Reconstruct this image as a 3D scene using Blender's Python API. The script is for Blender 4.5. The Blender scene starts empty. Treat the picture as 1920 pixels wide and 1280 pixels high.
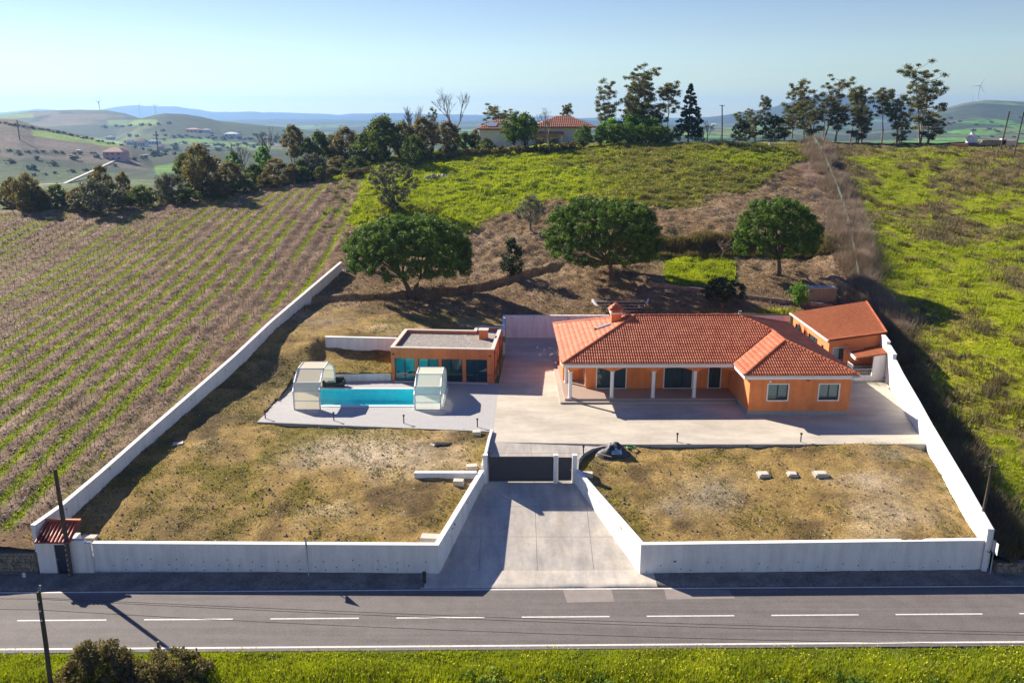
import bpy, math, random
import numpy as np
from mathutils import Vector, Matrix

random.seed(7)
RNG = np.random.default_rng(11)
SC = bpy.context.scene
COL = SC.collection
R = math.radians

# ------------------------------------------------------------------ camera
CAM_H = 27.0
TILT = R(15.15)
FPX = 1570.0
cam_d = bpy.data.cameras.new('camera')
cam_d.sensor_width = 36.0
cam_d.lens = FPX / 1920 * 36
cam_d.clip_start = 0.5
cam_d.clip_end = 40000
cam = bpy.data.objects.new('camera', cam_d)
COL.objects.link(cam)
cam.location = (0, 0, CAM_H)
cam.rotation_euler = (R(90) - TILT, 0, 0)
SC.camera = cam

# ------------------------------------------------------------------ light
SUN_EL = R(30.5)
SUN_DIR = Vector((1.22, -1.0, 0)).normalized() * math.cos(SUN_EL) + Vector((0, 0, -math.sin(SUN_EL)))
w = bpy.data.worlds.new('World')
SC.world = w
w.use_nodes = True
nt = w.node_tree
nt.nodes.clear()
sky = nt.nodes.new('ShaderNodeTexSky')
sky.sky_type = 'NISHITA'
sky.sun_disc = False
sky.sun_elevation = SUN_EL
sky.sun_rotation = math.atan2(-1.22, 1.0)
sky.altitude = 100
sky.air_density = 1.0
sky.dust_density = 0.0
sky.ozone_density = 1.0
bg = nt.nodes.new('ShaderNodeBackground')
bg.inputs['Strength'].default_value = 0.054
wo = nt.nodes.new('ShaderNodeOutputWorld')
hsv = nt.nodes.new('ShaderNodeHueSaturation')
hsv.inputs['Saturation'].default_value = 1.24
hsv.inputs['Hue'].default_value = 0.528
nt.links.new(sky.outputs[0], hsv.inputs['Color'])
nt.links.new(hsv.outputs[0], bg.inputs[0])
nt.links.new(bg.outputs[0], wo.inputs[0])
sun_d = bpy.data.lights.new('sun', 'SUN')
sun_d.energy = 5.0
sun_d.angle = R(0.5)
sun_d.color = (1.0, 0.90, 0.75)
sun = bpy.data.objects.new('sun', sun_d)
COL.objects.link(sun)
sun.rotation_euler = SUN_DIR.to_track_quat('-Z', 'Y').to_euler()
SC.view_settings.view_transform = 'Standard'
SC.view_settings.look = 'None'
SC.view_settings.gamma = 1
SC.view_settings.exposure = 1.10
SC.render.engine = 'CYCLES'
SC.cycles.max_bounces = 6
SC.cycles.transparent_max_bounces = 12
SC.cycles.volume_bounces = 0
SC.cycles.use_denoising = True

# ------------------------------------------------------------------ picture <-> place
def dirn(u, v):
    x = (u - 960) / FPX
    y = (640 - v) / FPX
    c, s = math.cos(TILT), math.sin(TILT)
    return np.array([x, c + y * s, -s + y * c])

def at(u, v, z):
    d = dirn(u, v)
    t = (z - CAM_H) / d[2]
    return Vector((d[0] * t, d[1] * t, z))

def atY(u, v, Y):
    d = dirn(u, v)
    t = Y / d[1]
    return Vector((d[0] * t, Y, CAM_H + d[2] * t))

def project(x, y, z):
    c, s = math.cos(TILT), math.sin(TILT)
    Z = z - CAM_H
    d = y * c - Z * s
    up = y * s + Z * c
    return 960 + FPX * x / d, 640 - FPX * up / d

# ------------------------------------------------------------------ value noise
def _hash(ix, iy, seed):
    h = (ix.astype(np.int64) * 374761393 + iy.astype(np.int64) * 668265263 + seed * 1442695041) & 0x7fffffff
    h = (h ^ (h >> 13)) * 1274126177 & 0x7fffffff
    h = h ^ (h >> 16)
    return (h & 0xffff) / 65535.0

def vnoise(x, y, sc=1.0, seed=0):
    x = np.asarray(x, float) / sc
    y = np.asarray(y, float) / sc
    ix, iy = np.floor(x), np.floor(y)
    fx, fy = x - ix, y - iy
    fx = fx * fx * (3 - 2 * fx)
    fy = fy * fy * (3 - 2 * fy)
    a = _hash(ix, iy, seed); b = _hash(ix + 1, iy, seed)
    c = _hash(ix, iy + 1, seed); d = _hash(ix + 1, iy + 1, seed)
    return (a * (1 - fx) + b * fx) * (1 - fy) + (c * (1 - fx) + d * fx) * fy

def fbm(x, y, sc, seed=0, o=4):
    r = 0; amp = 1; t = 0
    for k in range(o):
        r = r + amp * (vnoise(x, y, sc / 2 ** k, seed + k * 17) - .5); t += amp; amp *= .5
    return r / t * 2

def smooth(a, b, x):
    t = np.clip((x - a) / (b - a), 0, 1)
    return t * t * (3 - 2 * t)

# ------------------------------------------------------------------ terrain height
CTRL = [(-28, 46, 1.7), (-15, 46, 1.75), (-5, 46, 1.8), (8, 46, 1.8), (18, 46, 1.8), (28, 46, 1.9),
        (-33, 46, 2.3), (-45, 46, 2.5), (-60, 46, 2.7), (-95, 46, 3), (32, 46, .4), (40, 46, .3), (60, 46, .4), (95, 46, .6),
        (33, 50, 1.2), (45, 52, 1.8), (80, 52, 2.2), (32, 60, 2.6), (60, 72, 4.5), (44, 72, 4.2), (90, 72, 4.8),
        (52, 84, 6.5), (63, 102, 8.9), (79, 128, 12.5), (50, 128, 12.6), (90, 148, 16.8), (60, 148, 16.9), (100, 166, 20.8),
        (35.5, 72, 3.7), (39, 88, 5.6), (-3.5, 54, 3.0), (-20, 54, 2.8), (6, 54, 3.0), (20, 54, 2.9), (28, 54, 2.9),
        (-3, 59.9, 3.38), (8, 57.3, 3.38), (20, 57.5, 3.40), (29, 57.5, 3.42), (-12, 60.9, 3.38), (-20, 62, 3.35),
        (-25, 60, 3.6), (-25, 70, 4.7), (-21, 66, 3.7), (-20, 72.5, 4.25), (-11.5, 72.6, 4.15), (-11.5, 78, 6.1),
        (-18.5, 77.5, 6.1), (-18, 79, 6.25), (-23, 80, 6.3), (-21.5, 90, 7.2), (-20, 100, 8.5), (-2, 88.8, 5.9), (-8, 83, 6.0),
        (12, 89, 6.0), (28, 90, 6.6), (37, 93, 6.6), (-11.5, 93, 7), (12, 98.5, 8.2), (32, 99, 8.5),
        (-45, 59, 4.3), (-60, 84, 6.6), (-35, 70, 5.2), (-40, 100, 8.8), (-65, 103, 8.8), (-78, 126, 12.3), (-50, 130, 13.2), (-95, 126, 12.0),
        (-35, 139, 15.0), (-24, 145, 16.6), (-24, 120, 12.2), (0, 120, 12.3), (20, 120, 13.0), (40, 120, 13.4),
        (0, 135, 15.2), (30, 135, 15.8), (0, 150, 18.0), (30, 150, 19.0), (0, 163, 20.0), (30, 166, 21.4), (55, 166, 21.3),
        (-20, 160, 18.6), (-40, 155, 16.0), (-60, 150, 13.0), (-90, 150, 10.0), (-100, 175, 4.0), (-60, 175, 9.0), (-25, 178, 18.5),
        (0, 180, 20.6), (40, 185, 21.0), (80, 185, 21.0), (110, 185, 20.5),
        (-110, 215, -2.0), (-60, 215, 0.0), (-20, 215, 12.0), (20, 215, 17.0), (80, 215, 17.0), (120, 215, 16.0),
        (-150, 300, -12), (-60, 300, -12), (0, 300, -8), (60, 300, -4), (150, 300, -8), (0, 250, 4), (90, 250, 8), (-80, 250, -8)]
_P = np.array(CTRL, float)
_S = 40.0

def _ker(r2):
    return 0.5 * r2 * np.log(r2 + 1e-12)

def _fit():
    X = _P[:, :2] / _S
    n = len(X)
    d2 = ((X[:, None] - X[None]) ** 2).sum(-1)
    A = np.zeros((n + 3, n + 3))
    A[:n, :n] = _ker(d2) + np.eye(n) * 1e-3
    A[:n, n] = 1; A[:n, n + 1:] = X
    A[n, :n] = 1; A[n + 1:, :n] = X.T
    b = np.zeros(n + 3); b[:n] = _P[:, 2]
    return np.linalg.solve(A, b), X
_W, _X = _fit()

def base_h(x, y):
    x = np.asarray(x, float); y = np.asarray(y, float)
    sh = x.shape
    q = np.stack([x.ravel(), y.ravel()], 1) / _S
    out = np.zeros(len(q))
    for i in range(0, len(q), 20000):
        p = q[i:i + 20000]
        d2 = ((p[:, None] - _X[None]) ** 2).sum(-1)
        out[i:i + 20000] = _ker(d2) @ _W[:-3] + _W[-3] + p @ _W[-2:]
    return out.reshape(sh)

def seg_dist(x, y, poly):
    best = np.full(np.shape(x), 1e9)
    for (ax, ay), (bx, by) in zip(poly[:-1], poly[1:]):
        dx, dy = bx - ax, by - ay
        t = np.clip(((x - ax) * dx + (y - ay) * dy) / (dx * dx + dy * dy), 0, 1)
        best = np.minimum(best, np.hypot(x - ax - t * dx, y - ay - t * dy))
    return best

DITCH = [(-22.5, 89.5), (-16.5, 91.5), (-11.5, 93.2), (-6.5, 95.0), (-1, 98.5), (5.5, 102.5)]
def wall_left_x(y):
    return -28.6 + (y - 45.3) * (7.9 / 54.7)

ROW = 1.9
def vine_mask(x, y):
    top = 126 + (x + 78) * (20.0 / 54) 
    m = smooth(0, 1.5, wall_left_x(np.minimum(y, 100)) - x - 1.2 + np.where(y > 100, (y - 100) * -0.06, 0)) * smooth(-1, 1, top - y) * smooth(46, 48, y)
    return m

def height(x, y, detail=True):
    x = np.asarray(x, float); y = np.asarray(y, float)
    z = base_h(x, y)
    # terrace bank behind the pines and the bank in the hill
    m = smooth(12, 18, x) * (1 - smooth(37, 41, x))
    z = z + m * (smooth(107.5, 109.3, y) - smooth(95, 107.5, y) * .9 - .1 * smooth(109.3, 125, y)) * 1.3
    z = z - .85 * smooth(-19.5, -17.8, x) * (1 - smooth(-10.9, -10.6, x)) * (y < 78.17 - (x + 18) * .086) * smooth(72.5, 76.5, y)
    z = z - 1.0 * np.exp(-(seg_dist(x, y, DITCH) / .5) ** 2) + .35 * np.exp(-(seg_dist(x, y - .9, DITCH) / .8) ** 2)
    if detail:
        vm = vine_mask(x, y)
        far = smooth(88, 110, y)
        z = z + (1 - vm) * (fbm(x, y, 1.3, 3, 5) * (.15 + .34 * far) + fbm(x, y, 7, 5, 3) * (.10 + .3 * far))
        z = z + vm * (.08 * np.cos(2 * np.pi * x / ROW) + fbm(x, y, .9, 9, 3) * .09 + fbm(x, y, 9, 8, 2) * .1)
    return z

def ground(u, v, y0=44.0, y1=300.0):
    d = dirn(u, v)
    ys = np.linspace(y0, y1, 1400)
    xs = d[0] / d[1] * ys
    zs = CAM_H + d[2] / d[1] * ys
    h = height(xs, ys)
    k = np.where(zs <= h)[0]
    i = k[0] if len(k) else len(ys) - 1
    return Vector((xs[i], ys[i], float(h[i])))

def gz(x, y):
    return float(height(np.array([x]), np.array([y]))[0])

# ------------------------------------------------------------------ object helpers
def tag(o, label=None, cat=None, group=None, kind=None):
    if label: o['label'] = label
    if cat: o['category'] = cat
    if group: o['group'] = group
    if kind: o['kind'] = kind
    return o

def link(name, data, parent=None, loc=None):
    o = bpy.data.objects.new(name, data)
    COL.objects.link(o)
    if parent: o.parent = parent
    if loc is not None: o.location = loc
    return o

def empty(name, loc, label, cat, group=None, rz=0.0):
    o = link(name, None, None, loc)
    o.empty_display_size = .3
    o.rotation_euler = (0, 0, rz)
    return tag(o, label, cat, group)

def np_mesh(name, V, F, mat, smooth_=False, cols=None, uvw=None):
    """V (n,3); F (m,3|4) int array or list of polygons."""
    me = bpy.data.meshes.new(name)
    V = np.asarray(V, np.float32)
    if isinstance(F, np.ndarray):
        k = F.shape[1]; m = len(F)
        me.vertices.add(len(V)); me.vertices.foreach_set('co', V.ravel())
        me.loops.add(m * k); me.loops.foreach_set('vertex_index', F.astype(np.int32).ravel())
        me.polygons.add(m)
        me.polygons.foreach_set('loop_start', np.arange(0, m * k, k, dtype=np.int32))
        me.update(calc_edges=True)
    else:
        me.from_pydata([tuple(map(float, v)) for v in V], [], F); me.update()
    if smooth_:
        me.polygons.foreach_set('use_smooth', np.ones(len(me.polygons), bool))
    if cols is not None:
        a = me.attributes.new('zone', 'FLOAT_COLOR', 'POINT')
        c = np.ones((len(V), 4), np.float32); c[:, :cols.shape[1]] = cols
        a.data.foreach_set('color', c.ravel())
    if mat is not None:
        for m_ in (mat if isinstance(mat, (list, tuple)) else [mat]): me.materials.append(m_)
    me.validate()
    return me

class MB:
    """Collects boxes, prisms and tubes and links them as ONE mesh object."""
    def __init__(s): s.v = []; s.f = []; s.mi = []
    def add(s, vs, fs, mi=0):
        n = len(s.v)
        s.v += [tuple(map(float, p)) for p in vs]
        s.f += [[i + n for i in f] for f in fs]; s.mi += [mi] * len(fs)
        return s
    def box(s, x0, x1, y0, y1, z0, z1, mi=0):
        vs = [(x0, y0, z0), (x1, y0, z0), (x1, y1, z0), (x0, y1, z0), (x0, y0, z1), (x1, y0, z1), (x1, y1, z1), (x0, y1, z1)]
        return s.add(vs, [[0, 3, 2, 1], [4, 5, 6, 7], [0, 1, 5, 4], [1, 2, 6, 5], [2, 3, 7, 6], [3, 0, 4, 7]], mi)
    def hexa(s, b, t, mi=0):
        """b, t: four points each, same winding (ccw seen from above)"""
        return s.add(list(b) + list(t), [[0, 3, 2, 1], [4, 5, 6, 7], [0, 1, 5, 4], [1, 2, 6, 5], [2, 3, 7, 6], [3, 0, 4, 7]], mi)
    def prism(s, poly, z0, z1, mi=0):
        """poly: list of (x,y) ccw; z0,z1 numbers or functions"""
        n = len(poly)
        f0 = z0 if callable(z0) else (lambda x, y: z0)
        f1 = z1 if callable(z1) else (lambda x, y: z1)
        vs = [(x, y, f0(x, y)) for x, y in poly] + [(x, y, f1(x, y)) for x, y in poly]
        fs = [list(range(n))[::-1], list(range(n, 2 * n))] + [[i, (i + 1) % n, (i + 1) % n + n, i + n] for i in range(n)]
        return s.add(vs, fs, mi)
    def tube(s, pts, rad, n=6, mi=0, caps=True):
        pts = [Vector(p) for p in pts]
        if not isinstance(rad, (list, tuple)): rad = [rad] * len(pts)
        vs = []; fs = []
        for i, p in enumerate(pts):
            d = (pts[min(i + 1, len(pts) - 1)] - pts[max(i - 1, 0)]).normalized()
            a = d.cross(Vector((0, 0, 1)) if abs(d.z) < .9 else Vector((1, 0, 0))).normalized()
            b = d.cross(a)
            for k in range(n):
                t = 2 * math.pi * k / n
                vs.append(p + (a * math.cos(t) + b * math.sin(t)) * rad[i])
        for i in range(len(pts) - 1):
            for k in range(n):
                fs.append([i * n + k, i * n + (k + 1) % n, (i + 1) * n + (k + 1) % n, (i + 1) * n + k])
        if caps:
            fs.append(list(range(n))); fs.append([(len(pts) - 1) * n + k for k in range(n)][::-1])
        return s.add(vs, fs, mi)
    def mesh(s, name, mats, smooth_=False):
        me = bpy.data.meshes.new(name)
        me.from_pydata(s.v, [], s.f); me.update()
        for m in (mats if isinstance(mats, (list, tuple)) else [mats]): me.materials.append(m)
        if any(s.mi): me.polygons.foreach_set('material_index', s.mi)
        if smooth_: me.polygons.foreach_set('use_smooth', [True] * len(me.polygons))
        return me
    def build(s, name, mats, parent=None, loc=None, smooth_=False, bevel=0):
        o = link(name, s.mesh(name, mats, smooth_), parent, loc)
        if bevel:
            m = o.modifiers.new('bevel', 'BEVEL'); m.width = bevel; m.segments = 2; m.limit_method = 'ANGLE'
        return o

def copy_tree(o, parent=None):
    c = o.copy(); COL.objects.link(c)
    if parent: c.parent = parent
    for ch in o.children: copy_tree(ch, c)
    return c

def place(proto, loc, rz=0, sc=1.0, label=None, group=None, cat=None):
    """first use moves the proto itself, later uses copy it"""
    if proto.get('_used'):
        o = copy_tree(proto)
    else:
        o = proto; proto['_used'] = 1
    PLACED.append(o)
    o.location = loc
    o.rotation_euler = (0, 0, rz)
    o.scale = sc if isinstance(sc, (tuple, list)) else (sc, sc, sc)
    if label: o['label'] = label
    if group: o['group'] = group
    if cat: o['category'] = cat
    return o
PLACED = []

# ------------------------------------------------------------------ materials
def srgb(r, g, b):
    f = lambda c: (c / 255 / 12.92) if c / 255 <= .04045 else ((c / 255 + .055) / 1.055) ** 2.4
    return (f(r), f(g), f(b))

def mat(name, col, rough=.8, var=.12, scale=3.0, bump=0.0, bscale=20.0, metal=0.0, col2=None, mix_scale=None, spec=.5, detail=6, lo=.35, hi=.65, coat=0.0, streak=None, smin=.8):
    m = bpy.data.materials.new(name); m.use_nodes = True
    t = m.node_tree; t.nodes.clear(); N = t.nodes.new; L = t.links.new
    out = N('ShaderNodeOutputMaterial'); b = N('ShaderNodeBsdfPrincipled')
    L(b.outputs[0], out.inputs[0])
    b.inputs['Roughness'].default_value = rough
    b.inputs['Metallic'].default_value = metal
    b.inputs['Specular IOR Level'].default_value = spec
    tc = N('ShaderNodeTexCoord')
    geo = N('ShaderNodeNewGeometry')
    nz = N('ShaderNodeTexNoise'); nz.inputs['Scale'].default_value = mix_scale or scale; nz.inputs['Detail'].default_value = detail
    L(geo.outputs['Position'], nz.inputs['Vector'])
    mr = N('ShaderNodeMapRange'); mr.inputs['From Min'].default_value = lo; mr.inputs['From Max'].default_value = hi
    L(nz.outputs['Fac'], mr.inputs['Value'])
    mx = N('ShaderNodeMix'); mx.data_type = 'RGBA'
    c2 = col2 or tuple(c * (1 - var) for c in col)
    mx.inputs['A'].default_value = (*c2, 1); mx.inputs['B'].default_value = (*col, 1)
    L(mr.outputs[0], mx.inputs['Factor'])
    nz2 = N('ShaderNodeTexNoise'); nz2.inputs['Scale'].default_value = scale * 7; nz2.inputs['Detail'].default_value = 4
    L(geo.outputs['Position'], nz2.inputs['Vector'])
    mr2 = N('ShaderNodeMapRange'); mr2.inputs['To Min'].default_value = 1 - var; mr2.inputs['To Max'].default_value = 1 + var
    mr2.inputs['From Min'].default_value = .3; mr2.inputs['From Max'].default_value = .7
    L(nz2.outputs['Fac'], mr2.inputs['Value'])
    hs = N('ShaderNodeVectorMath'); hs.operation = 'SCALE'
    L(mx.outputs['Result'], hs.inputs[0]); L(mr2.outputs[0], hs.inputs['Scale'])
    if streak:          # stains drawn out along one direction: run-off on walls, wheel wear on roads
        mp = N('ShaderNodeMapping'); mp.inputs['Scale'].default_value = streak
        L(geo.outputs['Position'], mp.inputs['Vector'])
        n4 = N('ShaderNodeTexNoise'); n4.inputs['Scale'].default_value = 1.0; n4.inputs['Detail'].default_value = 7; n4.inputs['Roughness'].default_value = .65
        L(mp.outputs[0], n4.inputs['Vector'])
        m4 = N('ShaderNodeMapRange'); m4.inputs['From Min'].default_value = .38; m4.inputs['From Max'].default_value = .60; m4.inputs['To Min'].default_value = smin; m4.inputs['To Max'].default_value = 1.0
        L(n4.outputs['Fac'], m4.inputs['Value'])
        h2 = N('ShaderNodeVectorMath'); h2.operation = 'SCALE'; L(hs.outputs[0], h2.inputs[0]); L(m4.outputs[0], h2.inputs['Scale']); hs = h2
    L(hs.outputs[0], b.inputs['Base Color'])
    if bump:
        nb = N('ShaderNodeTexNoise'); nb.inputs['Scale'].default_value = bscale; nb.inputs['Detail'].default_value = 5
        L(geo.outputs['Position'], nb.inputs['Vector'])
        bp = N('ShaderNodeBump'); bp.inputs['Strength'].default_value = bump; bp.inputs['Distance'].default_value = .03
        L(nb.outputs['Fac'], bp.inputs['Height']); L(bp.outputs[0], b.inputs['Normal'])
    return m

def leaf_mat(name, a, b_, c=None, trans=.35, rough=.6, scale=.9):
    """foliage: colour varies per leaf (random per island) and per clump (noise), with light through the leaf"""
    m = bpy.data.materials.new(name); m.use_nodes = True
    t = m.node_tree; t.nodes.clear(); N = t.nodes.new; L = t.links.new
    out = N('ShaderNodeOutputMaterial')
    geo = N('ShaderNodeNewGeometry')
    nz = N('ShaderNodeTexNoise'); nz.inputs['Scale'].default_value = scale; nz.inputs['Detail'].default_value = 3
    L(geo.outputs['Position'], nz.inputs['Vector'])
    ad = N('ShaderNodeMath'); ad.operation = 'MULTIPLY_ADD'; ad.inputs[1].default_value = .55; 
    L(geo.outputs['Random Per Island'], ad.inputs[0])
    sb = N('ShaderNodeMapRange'); sb.inputs['From Min'].default_value = .3; sb.inputs['From Max'].default_value = .7; sb.inputs['To Max'].default_value = .45; sb.clamp = True
    L(nz.outputs['Fac'], sb.inputs['Value']); L(sb.outputs[0], ad.inputs[2])
    cr = N('ShaderNodeValToRGB')
    e = cr.color_ramp.elements
    e[0].color = (*a, 1); e[1].color = (*b_, 1)
    if c:
        e[1].position = .7
        k = e.new(.95); k.color = (*c, 1)
    L(ad.outputs[0], cr.inputs[0])
    d = N('ShaderNodeBsdfPrincipled'); d.inputs['Roughness'].default_value = rough
    d.inputs['Specular IOR Level'].default_value = .3
    L(cr.outputs[0], d.inputs['Base Color'])
    tr = N('ShaderNodeBsdfTranslucent')
    sc_ = N('ShaderNodeVectorMath'); sc_.operation = 'MULTIPLY'; sc_.inputs[1].default_value = (1.35, 1.35, .7)
    L(cr.outputs[0], sc_.inputs[0]); L(sc_.outputs[0], tr.inputs[0])
    mx = N('ShaderNodeMixShader'); mx.inputs[0].default_value = trans
    L(d.outputs[0], mx.inputs[1]); L(tr.outputs[0], mx.inputs[2]); L(mx.outputs[0], out.inputs[0])
    return m

M = {}
M['white'] = mat('white_render', (.84, .83, .82), .85, .04, 1.2, .15, 25, col2=(.77, .76, .75), lo=.2, hi=.75, streak=(2.2, 2.2, .35), smin=.86)
M['white_cap'] = mat('white_coping', (.82, .81, .79), .8, .05, 2)
M['trim'] = mat('white_paint', (.80, .80, .80), .55, .03, 3)
M['orange'] = mat('orange_stucco', (.84, .265, .082), .85, .06, 1.5, .25, 60, col2=(.76, .235, .07), streak=(1.8, 1.8, .3), smin=.85)
M['orange2'] = mat('orange_stucco_pool_house', (.76, .225, .078), .85, .06, 1.5, .25, 60, col2=(.68, .20, .068), streak=(1.8, 1.8, .3), smin=.85)
M['orange3'] = mat('orange_stucco_annex', (.78, .26, .09), .85, .06, 1.5, .2, 60)
M['plinth'] = mat('grey_plinth', (.36, .34, .31), .9, .12, 4, .3, 30)
M['tile'] = mat('terracotta_tile', (.58, .18, .082), .62, .16, 1.2, .1, 30, col2=(.44, .105, .045), spec=.3)
M['tile_dark'] = mat('dark_red_tile', (.30, .055, .035), .5, .16, 3)
M['annex_tile'] = mat('brown_red_roof', (.27, .085, .034), .85, .16, 2.5, .5, 18, col2=(.21, .06, .025), spec=.2)
M['tile_far'] = mat('far_roof_tile', (.55, .20, .12), .7, .15, .7)
M['concrete'] = mat('patio_concrete', (.60, .54, .44), .85, .05, .35, .08, 40, col2=(.49, .435, .35), lo=.3, hi=.7, streak=(.25, .7, 1), smin=.80)
M['drive'] = mat('drive_concrete', (.68, .60, .49), .85, .07, .5, .1, 40, col2=(.47, .44, .405), lo=.3, hi=.7, streak=(1.1, .22, 1), smin=.76)
M['kerb'] = mat('raw_concrete', (.42, .40, .37), .9, .14, 2, .3, 20)
M['porch'] = mat('porch_floor', (.40, .30, .245), .6, .08, 3)
M['porch_step'] = mat('porch_step', (.45, .38, .32), .7, .08, 3)
M['deck'] = mat('deck_paver', (.50, .50, .52), .8, .08, 5, .1, 40)
M['gravel'] = mat('roof_gravel', (.44, .40, .36), .95, .25, 9, .9, 14, col2=(.34, .31, .28))
M['coping_roof'] = mat('parapet_coping', (.66, .58, .50), .8, .06, 3)
M['frame'] = mat('dark_window_frame', (.018, .022, .028), .4, .05, 3)
M['gate'] = mat('gate_metal', (.042, .045, .062), .5, .08, 2, .05, 60)
M['metal'] = mat('galvanised_metal', (.45, .47, .50), .4, .06, 4, metal=.6)
M['black'] = mat('black_plastic', (.012, .012, .014), .5, .1, 5)
M['wood_pole'] = mat('weathered_pole', (.10, .078, .06), .9, .3, 3, .4, 25)
M['stake'] = mat('grey_stake', (.20, .165, .135), .9, .3, 3)
M['bark'] = mat('bark', (.13, .085, .06), .95, .3, 3, .8, 12)
M['bark_pale'] = mat('pale_bark', (.32, .25, .20), .9, .3, 2, .3, 12)
M['bark_grey'] = mat('grey_twigs', (.20, .16, .145), .9, .3, 3)
M['asphalt'] = mat('asphalt', (.175, .155, .146), .85, .16, 1.2, .25, 60, col2=(.145, .127, .12), lo=.3, hi=.7, streak=(.05, 1.3, 1), smin=.78)
M['patch'] = mat('pale_asphalt_patch', (.27, .235, .215), .88, .12, 2, .2, 60)
M['verge_conc'] = mat('roadside_concrete', (.22, .20, .18), .95, .25, .8, .5, 12, col2=(.13, .12, .11))
M['paint'] = mat('road_paint', (.72, .70, .66), .7, .1, 6, col2=(.52, .50, .47), lo=.25, hi=.6)
M['stone'] = mat('old_stone', (.30, .25, .19), .95, .3, 2, .8, 8, col2=(.17, .14, .11))
M['block'] = mat('pale_block', (.62, .55, .45), .9, .1, 3, .2, 20)
M['coping_pool'] = mat('pool_coping', (.74, .73, .71), .7, .04, 3)
M['blue_tarp'] = mat('dark_tarp', (.035, .042, .06), .55, .3, 3, .6, 6)
M['tarp_pale'] = mat('pale_blue_sheet', (.30, .40, .46), .6, .1, 3)
M['hose'] = mat('green_hose', (.08, .30, .12), .5, .1, 3)
M['blue'] = mat('blue_plastic', (.02, .16, .55), .5, .1, 3)
M['reed'] = mat('reed_panel', (.34, .26, .17), .95, .25, 3, .4, 30)
M['green_net'] = mat('green_netting', (.22, .40, .33), .7, .15, 4)
M['steps_shaded'] = mat('shaded_steps', (.10, .10, .10), .8, .1, 3)  # shade on the garden steps is put into this dark base colour
M['turbine'] = mat('turbine_white', (.55, .57, .60), .5, .03, 3)
M['far_wall'] = mat('far_white_wall', (.72, .70, .66), .9, .05, .5)
M['far_pink'] = mat('far_pink_wall', (.55, .27, .27), .9, .05, .5)
M['solar'] = mat('solar_panel', (.30, .35, .42), .25, .05, 3)
M['door_blue'] = mat('dark_blue_door', (.010, .025, .06), .45, .08, 3)
M['wire'] = mat('wire', (.02, .02, .02), .6, .05, 3)
M['sign'] = mat('sign_white', (.7, .7, .7), .5, .03, 3)
M['sign_red'] = mat('sign_red', (.5, .03, .03), .5, .03, 3)

def glass(name, col, rough=.04, spec=.9):
    m = bpy.data.materials.new(name); m.use_nodes = True
    b = m.node_tree.nodes['Principled BSDF']
    b.inputs['Base Color'].default_value = (*col, 1)
    b.inputs['Roughness'].default_value = rough
    b.inputs['Specular IOR Level'].default_value = spec
    return m
M['glass'] = glass('dark_window_glass', (.035, .065, .075))
M['glass_teal'] = glass('teal_window_glass', (.02, .22, .24))
M['glass_dark'] = glass('dark_teal_window_glass', (.006, .035, .055))
M['blind'] = mat('pale_blind_behind_glass', (.13, .22, .22), .35, .05, 3, spec=.8)

def sheet(name, col, alpha, trans=.5, rough=.35):
    """translucent plastic sheet: part clear, part diffusing"""
    m = bpy.data.materials.new(name); m.use_nodes = True
    t = m.node_tree; t.nodes.clear(); N = t.nodes.new; L = t.links.new
    out = N('ShaderNodeOutputMaterial')
    a = N('ShaderNodeBsdfPrincipled'); a.inputs['Base Color'].default_value = (*col, 1); a.inputs['Roughness'].default_value = rough
    b = N('ShaderNodeBsdfTranslucent'); b.inputs[0].default_value = (*col, 1)
    c = N('ShaderNodeBsdfTransparent'); c.inputs[0].default_value = (min(1, col[0] * 1.15), min(1, col[1] * 1.15), min(1, col[2] * 1.15), 1)
    m1 = N('ShaderNodeMixShader'); m1.inputs[0].default_value = trans
    m2 = N('ShaderNodeMixShader'); m2.inputs[0].default_value = alpha
    L(a.outputs[0], m1.inputs[1]); L(b.outputs[0], m1.inputs[2])
    L(c.outputs[0], m2.inputs[1]); L(m1.outputs[0], m2.inputs[2]); L(m2.outputs[0], out.inputs[0])
    return m
M['poly_cream'] = sheet('cream_polycarbonate', (.86, .78, .62), .94, .35)
M['poly_clear'] = sheet('clear_polycarbonate', (.88, .87, .82), .66, .38, .2)
M['poly_milk'] = sheet('milky_polycarbonate', (.90, .85, .74), .90, .42)

def water():
    m = bpy.data.materials.new('pool_water'); m.use_nodes = True
    t = m.node_tree; t.nodes.clear(); N = t.nodes.new; L = t.links.new
    out = N('ShaderNodeOutputMaterial')
    g = N('ShaderNodeBsdfGlossy'); g.inputs['Roughness'].default_value = .03
    c = N('ShaderNodeBsdfTransparent'); c.inputs[0].default_value = (.72, .99, 1.0, 1)
    lw = N('ShaderNodeFresnel'); lw.inputs['IOR'].default_value = 1.33
    nz = N('ShaderNodeTexNoise'); nz.inputs['Scale'].default_value = 2.2; nz.inputs['Detail'].default_value = 3
    geo = N('ShaderNodeNewGeometry'); L(geo.outputs['Position'], nz.inputs['Vector'])
    bp = N('ShaderNodeBump'); bp.inputs['Strength'].default_value = .12; bp.inputs['Distance'].default_value = .1
    L(nz.outputs['Fac'], bp.inputs['Height']); L(bp.outputs[0], g.inputs['Normal'])
    mx = N('ShaderNodeMixShader'); hf = N('ShaderNodeMath'); hf.operation = 'MULTIPLY'; hf.inputs[1].default_value = .4; L(lw.outputs[0], hf.inputs[0]); L(hf.outputs[0], mx.inputs[0]); L(c.outputs[0], mx.inputs[1]); L(g.outputs[0], mx.inputs[2])
    L(mx.outputs[0], out.inputs[0])
    return m
M['water'] = water()
M['pool_liner'] = mat('pool_liner', (.20, .90, .95), .6, .05, 1.6, col2=(.15, .82, .90))

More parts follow.
